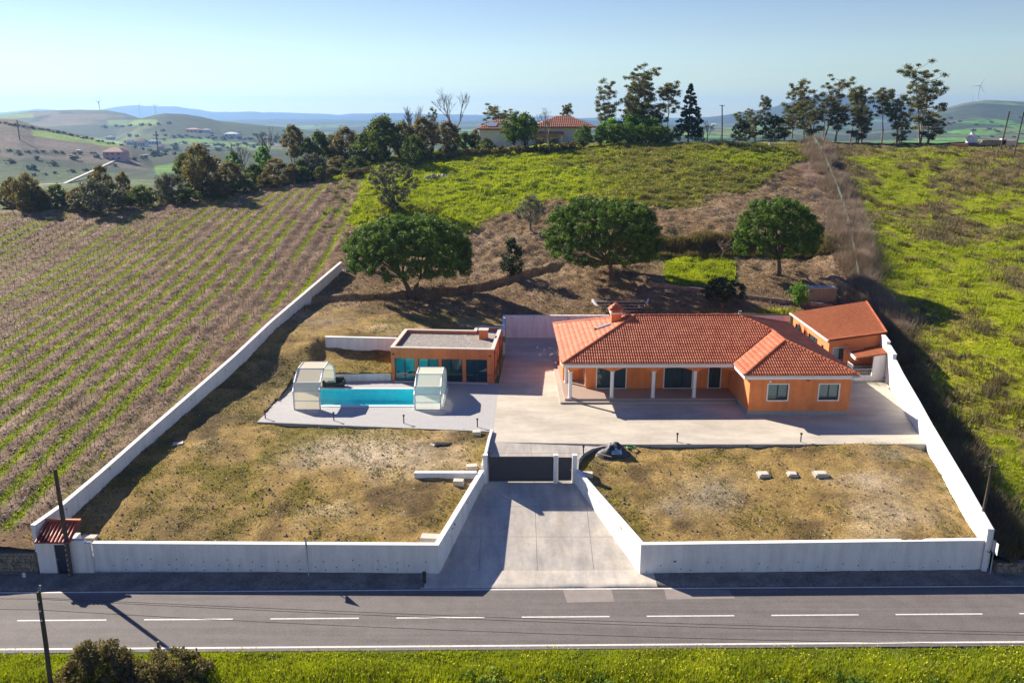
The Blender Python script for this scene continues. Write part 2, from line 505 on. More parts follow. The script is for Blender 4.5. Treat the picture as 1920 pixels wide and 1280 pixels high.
def terrain_mat(name, far=False):
    """zone colour (painted per vertex: base colour of soil, straw, grass) broken up by noise"""
    m = bpy.data.materials.new(name); m.use_nodes = True
    t = m.node_tree; t.nodes.clear(); N = t.nodes.new; L = t.links.new
    out = N('ShaderNodeOutputMaterial'); b = N('ShaderNodeBsdfPrincipled'); L(b.outputs[0], out.inputs[0])
    b.inputs['Roughness'].default_value = .95; b.inputs['Specular IOR Level'].default_value = .15
    at_ = N('ShaderNodeAttribute'); at_.attribute_name = 'zone'
    geo = N('ShaderNodeNewGeometry')
    def noise(s, d=6, r=.6):
        n = N('ShaderNodeTexNoise'); n.inputs['Scale'].default_value = s; n.inputs['Detail'].default_value = d; n.inputs['Roughness'].default_value = r
        L(geo.outputs['Position'], n.inputs['Vector']); return n
    k = .04 if far else 1.0
    n1 = noise(.9 * k); n2 = noise(5.5 * k, 5, .7); n3 = noise(22 * k, 4, .7)
    a = N('ShaderNodeMapRange'); a.inputs['From Min'].default_value = .3; a.inputs['From Max'].default_value = .7; a.inputs['To Min'].default_value = .68; a.inputs['To Max'].default_value = 1.32
    L(n1.outputs['Fac'], a.inputs['Value'])
    c = N('ShaderNodeMapRange'); c.inputs['From Min'].default_value = .3; c.inputs['From Max'].default_value = .7; c.inputs['To Min'].default_value = .6; c.inputs['To Max'].default_value = 1.4
    L(n2.outputs['Fac'], c.inputs['Value'])
    d = N('ShaderNodeMapRange'); d.inputs['From Min'].default_value = .3; d.inputs['From Max'].default_value = .7; d.inputs['To Min'].default_value = .62; d.inputs['To Max'].default_value = 1.38
    L(n3.outputs['Fac'], d.inputs['Value'])
    p = N('ShaderNodeMath'); p.operation = 'MULTIPLY'; L(a.outputs[0], p.inputs[0]); L(c.outputs[0], p.inputs[1])
    p2 = N('ShaderNodeMath'); p2.operation = 'MULTIPLY'; L(p.outputs[0], p2.inputs[0]); L(d.outputs[0], p2.inputs[1])
    vm = N('ShaderNodeVectorMath'); vm.operation = 'SCALE'; L(at_.outputs['Color'], vm.inputs[0]); L(p2.outputs[0], vm.inputs['Scale'])
    L(vm.outputs[0], b.inputs['Base Color'])
    bp = N('ShaderNodeBump'); bp.inputs['Strength'].default_value = .9 if not far else .4; bp.inputs['Distance'].default_value = .12 if not far else 2.0
    L(n2.outputs['Fac'], bp.inputs['Height'])
    bp2 = N('ShaderNodeBump'); bp2.inputs['Strength'].default_value = .7 if not far else .2; bp2.inputs['Distance'].default_value = .05 if not far else 1.0
    L(n3.outputs['Fac'], bp2.inputs['Height']); L(bp.outputs[0], bp2.inputs['Normal']); L(bp2.outputs[0], b.inputs['Normal'])
    return m
M['terrain'] = terrain_mat('hillside_ground')
M['far'] = terrain_mat('far_land', True)

M['pine'] = leaf_mat('pine_needles', (.028, .062, .009), (.10, .18, .018), (.21, .31, .035), .38)
M['conifer'] = leaf_mat('conifer_needles', (.010, .028, .012), (.025, .06, .022), None, .2)
M['euca'] = leaf_mat('eucalyptus_leaves', (.06, .07, .03), (.14, .15, .055), (.22, .19, .09), .38)
M['olive'] = leaf_mat('olive_leaves', (.07, .075, .055), (.15, .155, .11), (.24, .235, .18), .3)
M['bushgreen'] = leaf_mat('bush_leaves', (.040, .065, .014), (.105, .145, .028), (.20, .22, .05), .4)
M['bramble'] = leaf_mat('bramble_leaves', (.075, .065, .025), (.19, .155, .065), (.32, .25, .14), .4)
M['brightgreen'] = leaf_mat('bright_leaves', (.06, .14, .015), (.14, .28, .03), (.24, .38, .05), .4)
M['darkgreen'] = leaf_mat('dark_leaves', (.012, .025, .007), (.045, .07, .018), None, .25)
M['grass'] = leaf_mat('grass_blades', (.14, .18, .006), (.36, .43, .008), (.56, .56, .02), .4, scale=.35)
M['grassdull'] = leaf_mat('dull_grass_blades', (.10, .10, .025), (.23, .21, .055), (.36, .32, .12), .35, scale=.3)
M['vergeleaf'] = leaf_mat('verge_bush_leaves', (.05, .09, .010), (.15, .24, .018), (.30, .38, .04), .4)
M['straw'] = leaf_mat('straw', (.14, .10, .055), (.32, .24, .14), (.52, .43, .29), .2)
M['dryweed'] = leaf_mat('dry_weeds', (.085, .065, .040), (.17, .13, .085), (.26, .21, .15), .25)
M['yellow'] = leaf_mat('yellow_flowers', (.55, .50, .02), (.75, .70, .03), None, .3)
M['pebble'] = mat('pale_pebbles', (.50, .45, .38), .9, .3, 6)
M['clod'] = mat('earth_clods', (.17, .12, .085), .95, .3, 4)
M['vine'] = mat('vine_wood', (.17, .125, .10), .95, .3, 4)

# ================================================================== LAND
PATIO = 3.5
# plan outlines (world x, y)
def A2(u, v, z):
    p = at(u, v, z); return (p.x, p.y)
DK = [A2(483, 790, PATIO), A2(925, 808, PATIO), (-1.15, 72.3), (-11.05, 73.0), (-19.3, 72.6)]
DK[4] = A2(551, 716, PATIO)
HX, HY, PHI = 4.22, 66.7, R(.62)          # house corner
GATE_Y = 53.75
RW = [(28.6, 45.6), (30.6, 57.9), (33.8, 71.8), (34.6, 75.9), (38.2, 89.0)]     # right boundary wall, inner face
def wall_right_x(y):
    return np.interp(y, [p[1] for p in RW], [p[0] for p in RW])
def drive_z(y):
    return .1 + (y - 45.4) * (PATIO - .1) / (58.2 - 45.4)
CURVE = [(4.45, 53.9), (4.6, 54.9), (5.0, 55.9), (5.7, 56.8), (6.6, 57.35), (7.8, 57.7)]
PT_FRONT_R = A2(1735, 832, PATIO)
DRIVE = [(-4.43, 45.4), (7.75, 45.3), (4.35, GATE_Y)] + CURVE + [(7.8, 58.2), (-1.55, 58.4), (-1.9, GATE_Y)]
PATIO_POLY = [(-1.55, 58.2), (7.8, 57.75), PT_FRONT_R, (33.8, 71.8), (34.6, 75.9), (38.0, 88.3), (4.0, 88.3), (-.75, 88.3), (-.75, 81.5), (-1.2, 72.3), A2(925, 808, PATIO)]

def in_poly(x, y, poly):
    x = np.asarray(x); y = np.asarray(y)
    c = np.zeros(x.shape, bool)
    n = len(poly)
    for i in range(n):
        x0, y0 = poly[i]; x1, y1 = poly[(i + 1) % n]
        k = ((y0 > y) != (y1 > y))
        with np.errstate(divide='ignore', invalid='ignore'):
            xi = (x1 - x0) * (y - y0) / (y1 - y0 + 1e-12) + x0
        c ^= k & (x < xi)
    return c

FENCE_V = [240, 262, 300, 340, 380, 440, 500, 560, 620]
FENCE_U = [1515, 1525, 1548, 1560, 1578, 1592, 1602, 1612, 1640]

def lerp3(c, new, m):
    m = np.clip(m, 0, 1)[..., None]
    return c * (1 - m) + np.array(new) * m

def zone(x, y, z):
    u, v = project(x, y, z)
    n1 = fbm(x, y, 6, 31, 4); n2 = fbm(x, y, 1.6, 41, 4); n3 = fbm(x, y, 18, 51, 3)
    c = np.zeros(x.shape + (3,)) + np.array((.23, .145, .08))
    # hill soil, lighter and darker bands
    c = lerp3(c, (.35, .24, .15), smooth(-.2, .4, n1) * .8)
    # green hillside
    vg = np.interp(u, [700, 760, 850, 950, 1100, 1250, 1400, 1470, 1530], [420, 430, 440, 395, 372, 385, 352, 325, 262])
    g = smooth(-14, 10, vg - v + n1 * 25)
    gcol = np.zeros_like(c) + np.array((.28, .32, .012))
    gcol = lerp3(gcol, (.12, .13, .018), smooth(0, .5, n1))
    gcol = lerp3(gcol, (.31, .28, .085), smooth(1050, 1250, u + n3 * 120) * smooth(-.5, .2, n1 + .2) * .85)
    gcol = lerp3(gcol, (.13, .20, .012), np.exp(-(((u - 1400) / 110) ** 2 + ((v - 296) / 16) ** 2)) * 1.3)
    gcol = lerp3(gcol, (.14, .20, .018), np.exp(-(((u - 980) / 160) ** 2 + ((v - 310) / 18) ** 2)))
    back = (y > 90) & (u > 600)
    c = np.where((g[..., None] > 0) & back[..., None], c * (1 - g[..., None]) + gcol * g[..., None], c)
    # green patch between the pines
    c = lerp3(c, (.07, .17, .012), 1.5 * np.exp(-(((u - 1312) / 62) ** 4 + ((v - 515) / 19) ** 4)))
    c = lerp3(c, (.11, .17, .02), 1.2 * np.exp(-(((u - 1305) / 80) ** 4 + ((v - 486) / 8) ** 2)))
    c = lerp3(c, (.12, .16, .03), np.exp(-(((u - 1460) / 50) ** 2 + ((v - 592) / 12) ** 2)))
    # inside the property
    ins = (x > wall_left_x(y)) & (x < wall_right_x(y)) & (y < 92)
    lot = smooth(92, 84, y) * ins
    lc = np.zeros_like(c) + np.array((.38, .255, .085))
    lc = lerp3(lc, (.24, .19, .03), smooth(-.15, .35, n1 + n2 * .5))
    lc = lerp3(lc, (.55, .41, .22), smooth(.1, .5, fbm(x, y, 4.5, 77, 4) - .05) * .8)
    lc = lerp3(lc, (.15, .10, .045), smooth(.1, .5, fbm(x, y, 3, 97, 5)) * .9)
    c = np.where(ins[..., None], c * (1 - lot[..., None]) + lc * lot[..., None], c)
    for (bu, bv, ru, rv, col, s) in [
        (700, 850, 95, 24, (.62, .49, .33), 1.0), (620, 845, 60, 15, (.52, .42, .28), .6), (560, 868, 40, 12, (.36, .30, .22), .6),
        (1330, 925, 60, 35, (.36, .29, .19), .7), (1640, 900, 70, 18, (.56, .44, .29), .8), (1690, 950, 80, 40, (.50, .39, .25), .7),
        (1270, 950, 40, 16, (.38, .31, .21), .7), (430, 650, 40, 120, (.16, .135, .05), .5), (560, 740, 90, 60, (.19, .15, .06), .5),
        (1680, 850, 70, 16, (.36, .29, .19), .5), (520, 690, 40, 30, (.22, .16, .08), .5), (600, 600, 60, 14, (.24, .19, .14), .5),
        (320, 1000, 120, 60, (.17, .12, .055), .4), (720, 660, 60, 20, (.20, .15, .06), .5)]:
        c = lerp3(c, col, s * 1.3 * np.exp(-(((u - bu) / ru) ** 2 + ((v - bv) / rv) ** 2)) * (1 + n2) * ins)
    # right-hand meadow
    uf = np.interp(v, FENCE_V, FENCE_U)
    rm = np.where(y > 92, smooth(0, 1, (u - uf - 22 + n1 * 14) / 22), (x > wall_right_x(y) + .3) * 1.0)
    mc = np.zeros_like(c) + np.array((.27, .30, .010))
    mc = lerp3(mc, (.20, .135, .065), smooth(-.12, .22, n1 + n2 * .5 + smooth(420, 280, v) * .14) * .9)
    mc = lerp3(mc, (.36, .38, .008), np.exp(-(((v - 680) / 95) ** 2 + ((u - 1860) / 100) ** 2)) * smooth(-.4, .1, n1 + n2) * 1.1)
    mc = lerp3(mc, (.17, .125, .075), smooth(300, 266, v + n1 * 14) * .7)
    # scrub bank just outside the right wall, wall shadow painted into its dark colour
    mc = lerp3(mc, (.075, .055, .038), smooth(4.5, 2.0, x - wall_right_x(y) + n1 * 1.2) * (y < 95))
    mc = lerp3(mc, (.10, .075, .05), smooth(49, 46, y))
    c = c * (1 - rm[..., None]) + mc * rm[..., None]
    # strip of bare soil along the hill fence, and a narrow darker strip beside it
    c = lerp3(c, (.29, .195, .145), (y > 93) * smooth(46, 22, np.abs(u - uf + 12) + n1 * 20) * .85)
    c = lerp3(c, (.065, .045, .032), (y > 93) * smooth(16, 6, np.abs(u - uf - 24 + n1 * 6)) * .9)
    # vineyard
    vm = vine_mask(x, y)
    vc = np.zeros_like(c) + np.array((.27, .175, .11))
    vc = lerp3(vc, (.38, .265, .18), smooth(-.1, .4, n2))
    vc = lerp3(vc, (.11, .075, .058), smooth(0, .5, fbm(x, y, .7, 63, 3)) * .6)
    ph = np.abs(((x / ROW) % 1.0) - .5) * 2          # 1 at the vine line, 0 between rows
    rid = np.floor(x / ROW)
    gate_ = _hash(rid, rid * 0, 5) * .55 + vnoise(x * 0 + rid * 7.3, y, 9, 21) * .65 + n2 * .25
    gm = smooth(.47, .28, ph + n2 * .16) * smooth(.32, .48, gate_ + smooth(110, 60, y) * .12 - smooth(100, 130, y) * .06)
    near = smooth(70, 50, y)
    gm = np.clip(gm + near * smooth(.6, .2, ph + n2 * .5) * .5, 0, 1)
    vc = lerp3(vc, (.20, .25, .012), gm)
    c = c * (1 - vm[..., None]) + vc * vm[..., None]
    # track and scrub beyond the vineyard
    left = (x < -20) & (y > 100)
    top = 126 + (x + 78) * (20.0 / 54)
    tr = left * smooth(-.5, .8, y - top) * smooth(5.5, 4, y - top)
    c = lerp3(c, (.33, .25, .15), tr * .8)
    bk = left * smooth(4, 6, y - top)
    c = lerp3(c, (.10, .13, .03), bk)
    c = lerp3(c, (.055, .06, .028), bk * smooth(-.2, .3, n1))
    c = lerp3(c, (.05, .06, .03), smooth(170, 178, y))
    ed = (x < wall_left_x(y)) * (x > wall_left_x(y) - 1.6) * (y < 101)
    c = lerp3(c, (.15, .15, .04), ed * smooth(-.3, .3, n1) * .8)
    return c, dict(u=u, v=v, green=g * back, meadow=rm, vine=vm, vgreen=gm * vm, lot=lot * ins, n1=n1, n2=n2)

def axis(fine0, fine1, step, lo, hi, coarse, grow=1.12):
    a = list(np.arange(fine0, fine1 + 1e-6, step))
    s = step; p = a[-1]
    while p < hi:
        s = min(s * grow, coarse); p += s; a.append(min(p, hi))
    s = step; p = a[0]; b = []
    while p > lo:
        s = min(s * grow, coarse); p -= s; b.append(max(p, lo))
    return np.array(b[::-1] + a)

FYL = 45.57
xs = axis(-42, 40, .26, -150, 150, .9, 1.05)
ys = np.concatenate([np.arange(45.46, 92, .26), np.arange(92, 135, .38), np.arange(135, 178, .55), np.arange(178, 320, 4.0)])
GX, GY = np.meshgrid(xs, ys)
GZ = height(GX, GY)
far_fade = smooth(178, 190, GY)
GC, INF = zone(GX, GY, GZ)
ny, nx = GX.shape
idx = np.arange(nx * ny).reshape(ny, nx)
F = np.stack([idx[:-1, :-1], idx[:-1, 1:], idx[1:, 1:], idx[1:, :-1]], -1).reshape(-1, 4)
cx = (GX[:-1, :-1] + GX[1:, 1:]).ravel() / 2; cy = (GY[:-1, :-1] + GY[1:, 1:]).ravel() / 2
cut = in_poly(cx, cy, DRIVE) | in_poly(cx - .14, cy, DRIVE) | in_poly(cx + .14, cy, DRIVE) | in_poly(cx, cy, PATIO_POLY) | in_poly(cx, cy, DK)
cut |= (np.abs(cx) < 28.75) & (cy < np.where(cx < 0, np.interp(cx, [-25.35, -4.43], [FYL, 45.35]), np.interp(cx, [7.75, 28.6], [45.35, 45.75])) + .14)
STAIR = [(10.6, 88.0), (13.8, 88.0), (15.1, 92.3), (9.3, 92.3)]
cut |= in_poly(cx, cy, STAIR)
cut |= (cx > -28.4) & (cx < -25.6) & (cy < 46.2) & (cx > -29)
F = F[~cut]
V = np.stack([GX, GY, GZ], -1).reshape(-1, 3)
me = np_mesh('hillside', V, F, M['terrain'], True, GC.reshape(-1, 3))
tag(link('hillside', me), kind='structure')

# ------------------------------------------------------------------ far land
def ridge(u, D, pts, D0, wf, wb, z0):
    vc = np.interp(u, [p[0] for p in pts], [p[1] for p in pts])
    top = CAM_H + D0 * (215.0 - vc) / 1626.0
    t = (D - D0)
    s = np.where(t < 0, np.exp(-(t / wf) ** 2), np.exp(-(t / wb) ** 2))
    return z0 + np.maximum(top - z0, 0) * s

RIDGES = [
    ([(-700, 214), (0, 213), (80, 208), (110, 209), (150, 212), (200, 205), (250, 201), (330, 203), (400, 210), (520, 213), (640, 216), (700, 213), (800, 214), (900, 218), (1050, 222), (1110, 227), (1300, 222), (1700, 214), (2600, 212)], 8600, 900, 3000),
    ([(-700, 230), (-100, 224), (0, 214), (60, 208), (150, 205), (200, 206), (235, 212), (262, 221), (300, 227), (340, 262)], 2300, 520, 600),
    ([(200, 262), (250, 229), (290, 219), (310, 216), (345, 217), (380, 222), (410, 229), (480, 236), (560, 244), (640, 262)], 1650, 300, 400),
    ([(-700, 190), (-200, 212), (-40, 221), (30, 226), (60, 236), (110, 247), (160, 259), (235, 276), (300, 300)], 760, 190, 300),
    ([(1150, 250), (1290, 228), (1380, 215), (1450, 203), (1500, 188), (1545, 180), (1600, 184), (1650, 189), (1690, 200), (1750, 216), (1850, 226), (2600, 240)], 5200, 900, 900),
    ([(1600, 262), (1700, 240), (1760, 207), (1800, 196), (1840, 191), (1920, 194), (2000, 199), (2200, 205), (2600, 212)], 3100, 900, 900),
    ([(300, 262), (500, 246), (620, 238), (720, 236), (850, 240), (1100, 244), (1300, 240), (1500, 240), (1750, 236), (2600, 238)], 3600, 900, 1000)]

def far_h(u, D, x, y):
    z = -13 - 12 * smooth(600, 3000, D) + fbm(x, y, 260, 71, 4) * 9 * smooth(300, 700, D)
    for p, D0, wf, wb in RIDGES:
        z = np.maximum(z, ridge(u, D, p, D0, wf, wb, z * 0 - 20) + fbm(x, y, 420, 81, 4) * D0 / 300.)
    return z - 10 * smooth(450, 250, D)

ang = np.linspace(-.70, .70, 520)
rr = np.geomspace(235, 10500, 330)
AA, RR = np.meshgrid(ang, rr)
UU = 960 + 1626 * np.tan(AA)
X_ = RR * np.sin(AA); Y_ = RR * np.cos(AA)
DD = Y_
ZF = far_h(UU, DD, X_, Y_)
def field_id(x, y, s, sd):
    """irregular rectangular fields: id and distance to the border"""
    a = .5 + .3 * fbm(x, y, 2400, sd, 2)
    xr = x * np.cos(a) + y * np.sin(a); yr = -x * np.sin(a) + y * np.cos(a)
    xr = xr + fbm(x, y, 300, sd + 5, 2) * 40; yr = yr + fbm(x, y, 300, sd + 9, 2) * 60
    iy = np.floor(yr / (s * 1.7)); off = _hash(iy, iy, sd) * s
    ix = np.floor((xr + off) / s)
    fx = ((xr + off) / s) % 1; fy = (yr / (s * 1.7)) % 1
    b = np.minimum(np.minimum(fx, 1 - fx) * s, np.minimum(fy, 1 - fy) * s * 1.7)
    return _hash(ix, iy, sd + 2), b
fid, fb = field_id(X_, Y_, 105, 3)
PALv = np.array([(.12, .17, .035), (.05, .075, .03), (.13, .26, .03), (.14, .115, .07), (.06, .09, .03), (.11, .14, .04), (.11, .25, .03), (.15, .20, .05), (.075, .11, .04)])
FC = PALv[np.minimum((fid * 9).astype(int), 8)]
hed = smooth(10, 3, fb + fbm(X_, Y_, 60, 99, 3) * 8)
FC = lerp3(FC, (.03, .04, .018), hed * .9)
wood = smooth(.02, .16, fbm(X_, Y_, 260, 44, 5))
FC = lerp3(FC, (.035, .048, .022), wood * .9)
VVp = 215 + (CAM_H - ZF) * 1626 / DD
# hill crowns are scrub and the near brown slope on the left is ploughed with one green field
FC = lerp3(FC, (.035, .045, .03), smooth(3900, 4500, DD) * .9)
FC = lerp3(FC, (.05, .062, .032), ((UU > 1650) & (DD > 2000)) * smooth(.15, -.15, fbm(X_, Y_, 500, 7, 3)) * .9)
near_l = (DD > 480) & (DD < 900) & (UU < 330)
FC = lerp3(FC, (.15, .115, .085), near_l * smooth(-.05, .2, fbm(X_, Y_, 90, 12, 4) + (215 + 75 - VVp) * .01) * .8)
def pblob(c, u0, v0, u1, v1, wd, col):
    """a field strip between two picture points"""
    d = seg_dist(UU, VVp * 1.0, [(u0, v0), (u1, v1)])
    return lerp3(c, col, smooth(wd + 1, wd - 1, d))
FC = pblob(FC, 60, 248, 215, 270, 6, (.17, .26, .035))
FC = pblob(FC, -40, 262, 160, 274, 3.5, (.15, .115, .10))
FC = pblob(FC, 40, 236, 160, 254, 2.5, (.03, .035, .02))
FC = pblob(FC, 0, 282, 110, 288, 4, (.045, .05, .03))
FC = pblob(FC, 205, 230, 290, 229, 5, (.15, .22, .04))
FC = pblob(FC, 0, 219, 60, 217, 3.5, (.16, .23, .04))
FC = pblob(FC, 330, 262, 390, 262, 4, (.13, .22, .035))
FC = pblob(FC, 400, 268, 500, 272, 4, (.13, .23, .035))
FC = pblob(FC, 285, 318, 330, 310, 8, (.10, .21, .02))
idx = np.arange(AA.size).reshape(AA.shape)
F = np.stack([idx[:-1, :-1], idx[:-1, 1:], idx[1:, 1:], idx[1:, :-1]], -1).reshape(-1, 4)[:, ::-1]
me = np_mesh('valley_and_hills', np.stack([X_, Y_, ZF], -1).reshape(-1, 3), np.ascontiguousarray(F), M['far'], True, FC.reshape(-1, 3))
tag(link('valley_and_hills', me), kind='structure')

def far_ground(u, v):
    """where the picture ray meets the far land"""
    d = dirn(u, v); D = np.geomspace(300, 9500, 2500)
    x = d[0] / d[1] * D; z = CAM_H + d[2] / d[1] * D
    h = far_h(960 + 1626 * x / D, D, x, D)
    k = np.where(z <= h)[0]; i = k[0] if len(k) else len(D) - 1
    return Vector((x[i], D[i], h[i]))

# valley road
rp = []
for u, v in [(60, 352), (120, 340), (190, 327), (230, 316), (280, 304), (330, 294), (345, 291)]:
    rp.append(atY(u, v, np.interp(u, [60, 120, 345], [430, 480, 830])))
mb = MB()
vs = []
for i, p in enumerate(rp):
    p.z = float(far_h(np.array([960 + 1626 * p.x / p.y]), np.array([p.y]), np.array([p.x]), np.array([p.y]))[0]) + 1.6
    vs += [p + Vector((-1.3, .9, -1.1)), p + Vector((1.3, -.9, -1.1)), p + Vector((1.3, -.9, -2)), p + Vector((-1.3, .9, -2))]
fs = []
for i in range(len(rp) - 1):
    a = 4 * i
    fs += [[a, a + 1, a + 5, a + 4], [a + 1, a + 2, a + 6, a + 5], [a + 3, a, a + 4, a + 7]]
mb.add(vs, fs)
tag(mb.build('valley_road', M['concrete']), kind='structure')

# ------------------------------------------------------------------ road in front
ROT = -.0105          # the road runs very slightly towards the camera on the right
def ry(x, y): return y - ROT * -x * 1.0 if False else y + x * .012
def strip(name, y0, y1, z, m, x0=-120, x1=120, parent=None, kind='structure', zb=None):
    mb = MB()
    n = max(1, int((x1 - x0) / 4))
    for i in range(n):
        a = x0 + (x1 - x0) * i / n; b = x0 + (x1 - x0) * (i + 1) / n
        mb.add([(a, ry(a, y0), z), (b, ry(b, y0), z), (b, ry(b, y1), z), (a, ry(a, y1), z)], [[0, 1, 2, 3]])
    o = mb.build(name, m, parent)
    if kind: tag(o, kind=kind)
    return o
strip('ground', -60, 46.6, -.9, M['terrain'], -260, 260)
mb = MB()
for i in range(60):
    a = -120 + 4 * i; b = a + 4
    mb.add([(a, ry(a, 38.1), 0), (b, ry(b, 38.1), 0), (b, ry(b, 43.95), 0), (a, ry(a, 43.95), 0),
            (a, ry(a, 38.1), -1), (b, ry(b, 38.1), -1)], [[0, 1, 2, 3], [4, 5, 1, 0]])
road = mb.build('road', M['asphalt']); tag(road, kind='structure')
strip('edge_line', 38.36, 38.50, .004, M['paint'], parent=None)
strip('edge_line', 43.78, 43.90, .004, M['paint'], parent=None)
dash_me = None
for k in range(-11, 12):
    c = at(1060, 1149, .004)
    xc = c.x + k * 6.98
    mb = MB(); x0 = xc - 2.45; x1 = xc + 2.45
    mb.add([(x0, ry(x0, 41.02) - .055, .004), (x1, ry(x1, 41.02) - .055, .004), (x1, ry(x1, 41.02) + .055, .004), (x0, ry(x0, 41.02) + .055, .004)], [[0, 1, 2, 3]])
    o = mb.build('centre_dash', M['paint'], road)
def quad_patch(name, pts, z, m, parent=None):
    mb = MB(); mb.add([(*A2(u, v, z), z) for u, v in pts], [[0, 1, 2, 3]])
    return mb.build(name, m, parent)
quad_patch('asphalt_patch', [(1063, 1129), (1152, 1127), (1146, 1102), (1055, 1103)], .003, M['patch'], road)
quad_patch('asphalt_patch', [(1250, 1123), (1379, 1121), (1365, 1105), (1245, 1103)], .003, M['patch'], road)
# raised concrete strip between road and wall, a little uneven
def verge(x0, x1, name, m, zt=.10, seed=0):
    X = np.linspace(x0, x1, int((x1 - x0) / .5) + 1)
    rows = []
    for y, z in [(43.98, .0), (44.02, zt * .6), (44.4, zt), (45.1, zt + .06), (45.62, zt + .12)]:
        rows.append(np.stack([X, y + X * .012 + fbm(X, X * 0 + y, 1.2, seed, 3) * (.10 if z and y < 45.4 else 0), X * 0 + z + fbm(X, X * 0 + y * 3, .8, seed + 3, 3) * .03 * (z > 0)], -1))
    V = np.array(rows); k = V.shape[1]
    idx = np.arange(V.shape[0] * k).reshape(V.shape[0], k)
    F = np.stack([idx[:-1, :-1], idx[:-1, 1:], idx[1:, 1:], idx[1:, :-1]], -1).reshape(-1, 4)
    return tag(link(name, np_mesh(name, V.reshape(-1, 3), F, m, True)), kind='structure')
verge(-120, -5.2, 'pavement', M['verge_conc'], .08, 1)
verge(8.6, 120, 'pavement', M['verge_conc'], .10, 2)
verge(-5.4, 8.8, 'driveway_apron', M['drive'], .07, 3)

# near-side verge slope
X = np.arange(-62, 62, .5); Yv = np.arange(27, 38.3, .4)
VX, VY = np.meshgrid(X, Yv)
def verge_h(x, y):
    yy = y - x * .012
    return -.02 - smooth(37.9, 30, yy) * 1.1 + fbm(x, y, 2.2, 15, 3) * .16 * smooth(38.0, 36.8, yy)
VZ = verge_h(VX, VY)
VY2 = np.minimum(VY, 38.1 + VX * .012)
vc = lerp3(np.zeros(VX.shape + (3,)) + np.array((.12, .17, .012)), (.15, .13, .06), smooth(.0, .5, fbm(VX, VY, 3, 8)) * .5)
vc = lerp3(vc, (.05, .075, .012), smooth(36.2, 35.2, VY - VX * .012 + fbm(VX, VY, 2, 4) * .6) * .8)
idx = np.arange(VX.size).reshape(VX.shape)
F = np.stack([idx[:-1, :-1], idx[:-1, 1:], idx[1:, 1:], idx[1:, :-1]], -1).reshape(-1, 4)
tag(link('roadside_bank', np_mesh('roadside_bank', np.stack([VX, VY2, VZ], -1).reshape(-1, 3), F, M['terrain'], True, vc.reshape(-1, 3))), kind='structure')

# ================================================================== PATIO, DRIVE, DECK
def slab_poly(name, poly, zf, m, depth=.45, parent=None, kind='structure'):
    mb = MB(); n = len(poly)
    f = zf if callable(zf) else (lambda x, y: zf)
    mb.prism(poly, lambda x, y: f(x, y) - depth, f)
    o = mb.build(name, m, parent)
    if kind: tag(o, kind=kind)
    return o
slab_poly('patio', PATIO_POLY, PATIO, M['concrete'], .5)
base = slab_poly('driveway', [(-4.5, 45.1), (7.9, 45.1), (4.5, GATE_Y), (4.5, 54), (5.1, 55.9), (6.6, 57.3), (7.8, 58.18), (-1.62, 58.18), (-2.1, GATE_Y)], lambda x, y: drive_z(y) - .03, M['kerb'], .4)
# driveway cast in bays with joints
def clipx(y, side):
    if side < 0: return float(np.interp(y, [45.4, GATE_Y, 58.2], [-4.43, -1.9, -1.55]))
    return float(np.interp(y, [45.4, GATE_Y, 54.9, 55.9, 56.8, 57.35, 58.2], [7.75, 4.35, 4.5, 4.9, 5.6, 6.5, 7.8]))
ysl = [45.42, 48.5, 51.3, GATE_Y + .06, 55.4, 56.9, 58.19]
J = .012
for i in range(len(ysl) - 1):
    ya, yb = ysl[i] + J, ysl[i + 1] - J
    cuts = [-99, -2.0, 1.55, 5.0, 99] if i < 3 else [-99, 1.4, 99]
    for k in range(len(cuts) - 1):
        pts = []
        for (yy, edge) in ((ya, 0), (ya, 1), (yb, 1), (yb, 0)):
            lo, hi = clipx(yy, -1), clipx(yy, 1)
            a = max(lo, min(hi, cuts[k] + J)); b = max(lo, min(hi, cuts[k + 1] - J))
            pts.append(((a, b)[edge], yy))
        if pts[1][0] - pts[0][0] < .05 and pts[2][0] - pts[3][0] < .05: continue
        mb = MB(); mb.prism(pts, lambda x, y: drive_z(y) - .1, lambda x, y: drive_z(y))
        mb.build('concrete_bay', M['drive'], base)
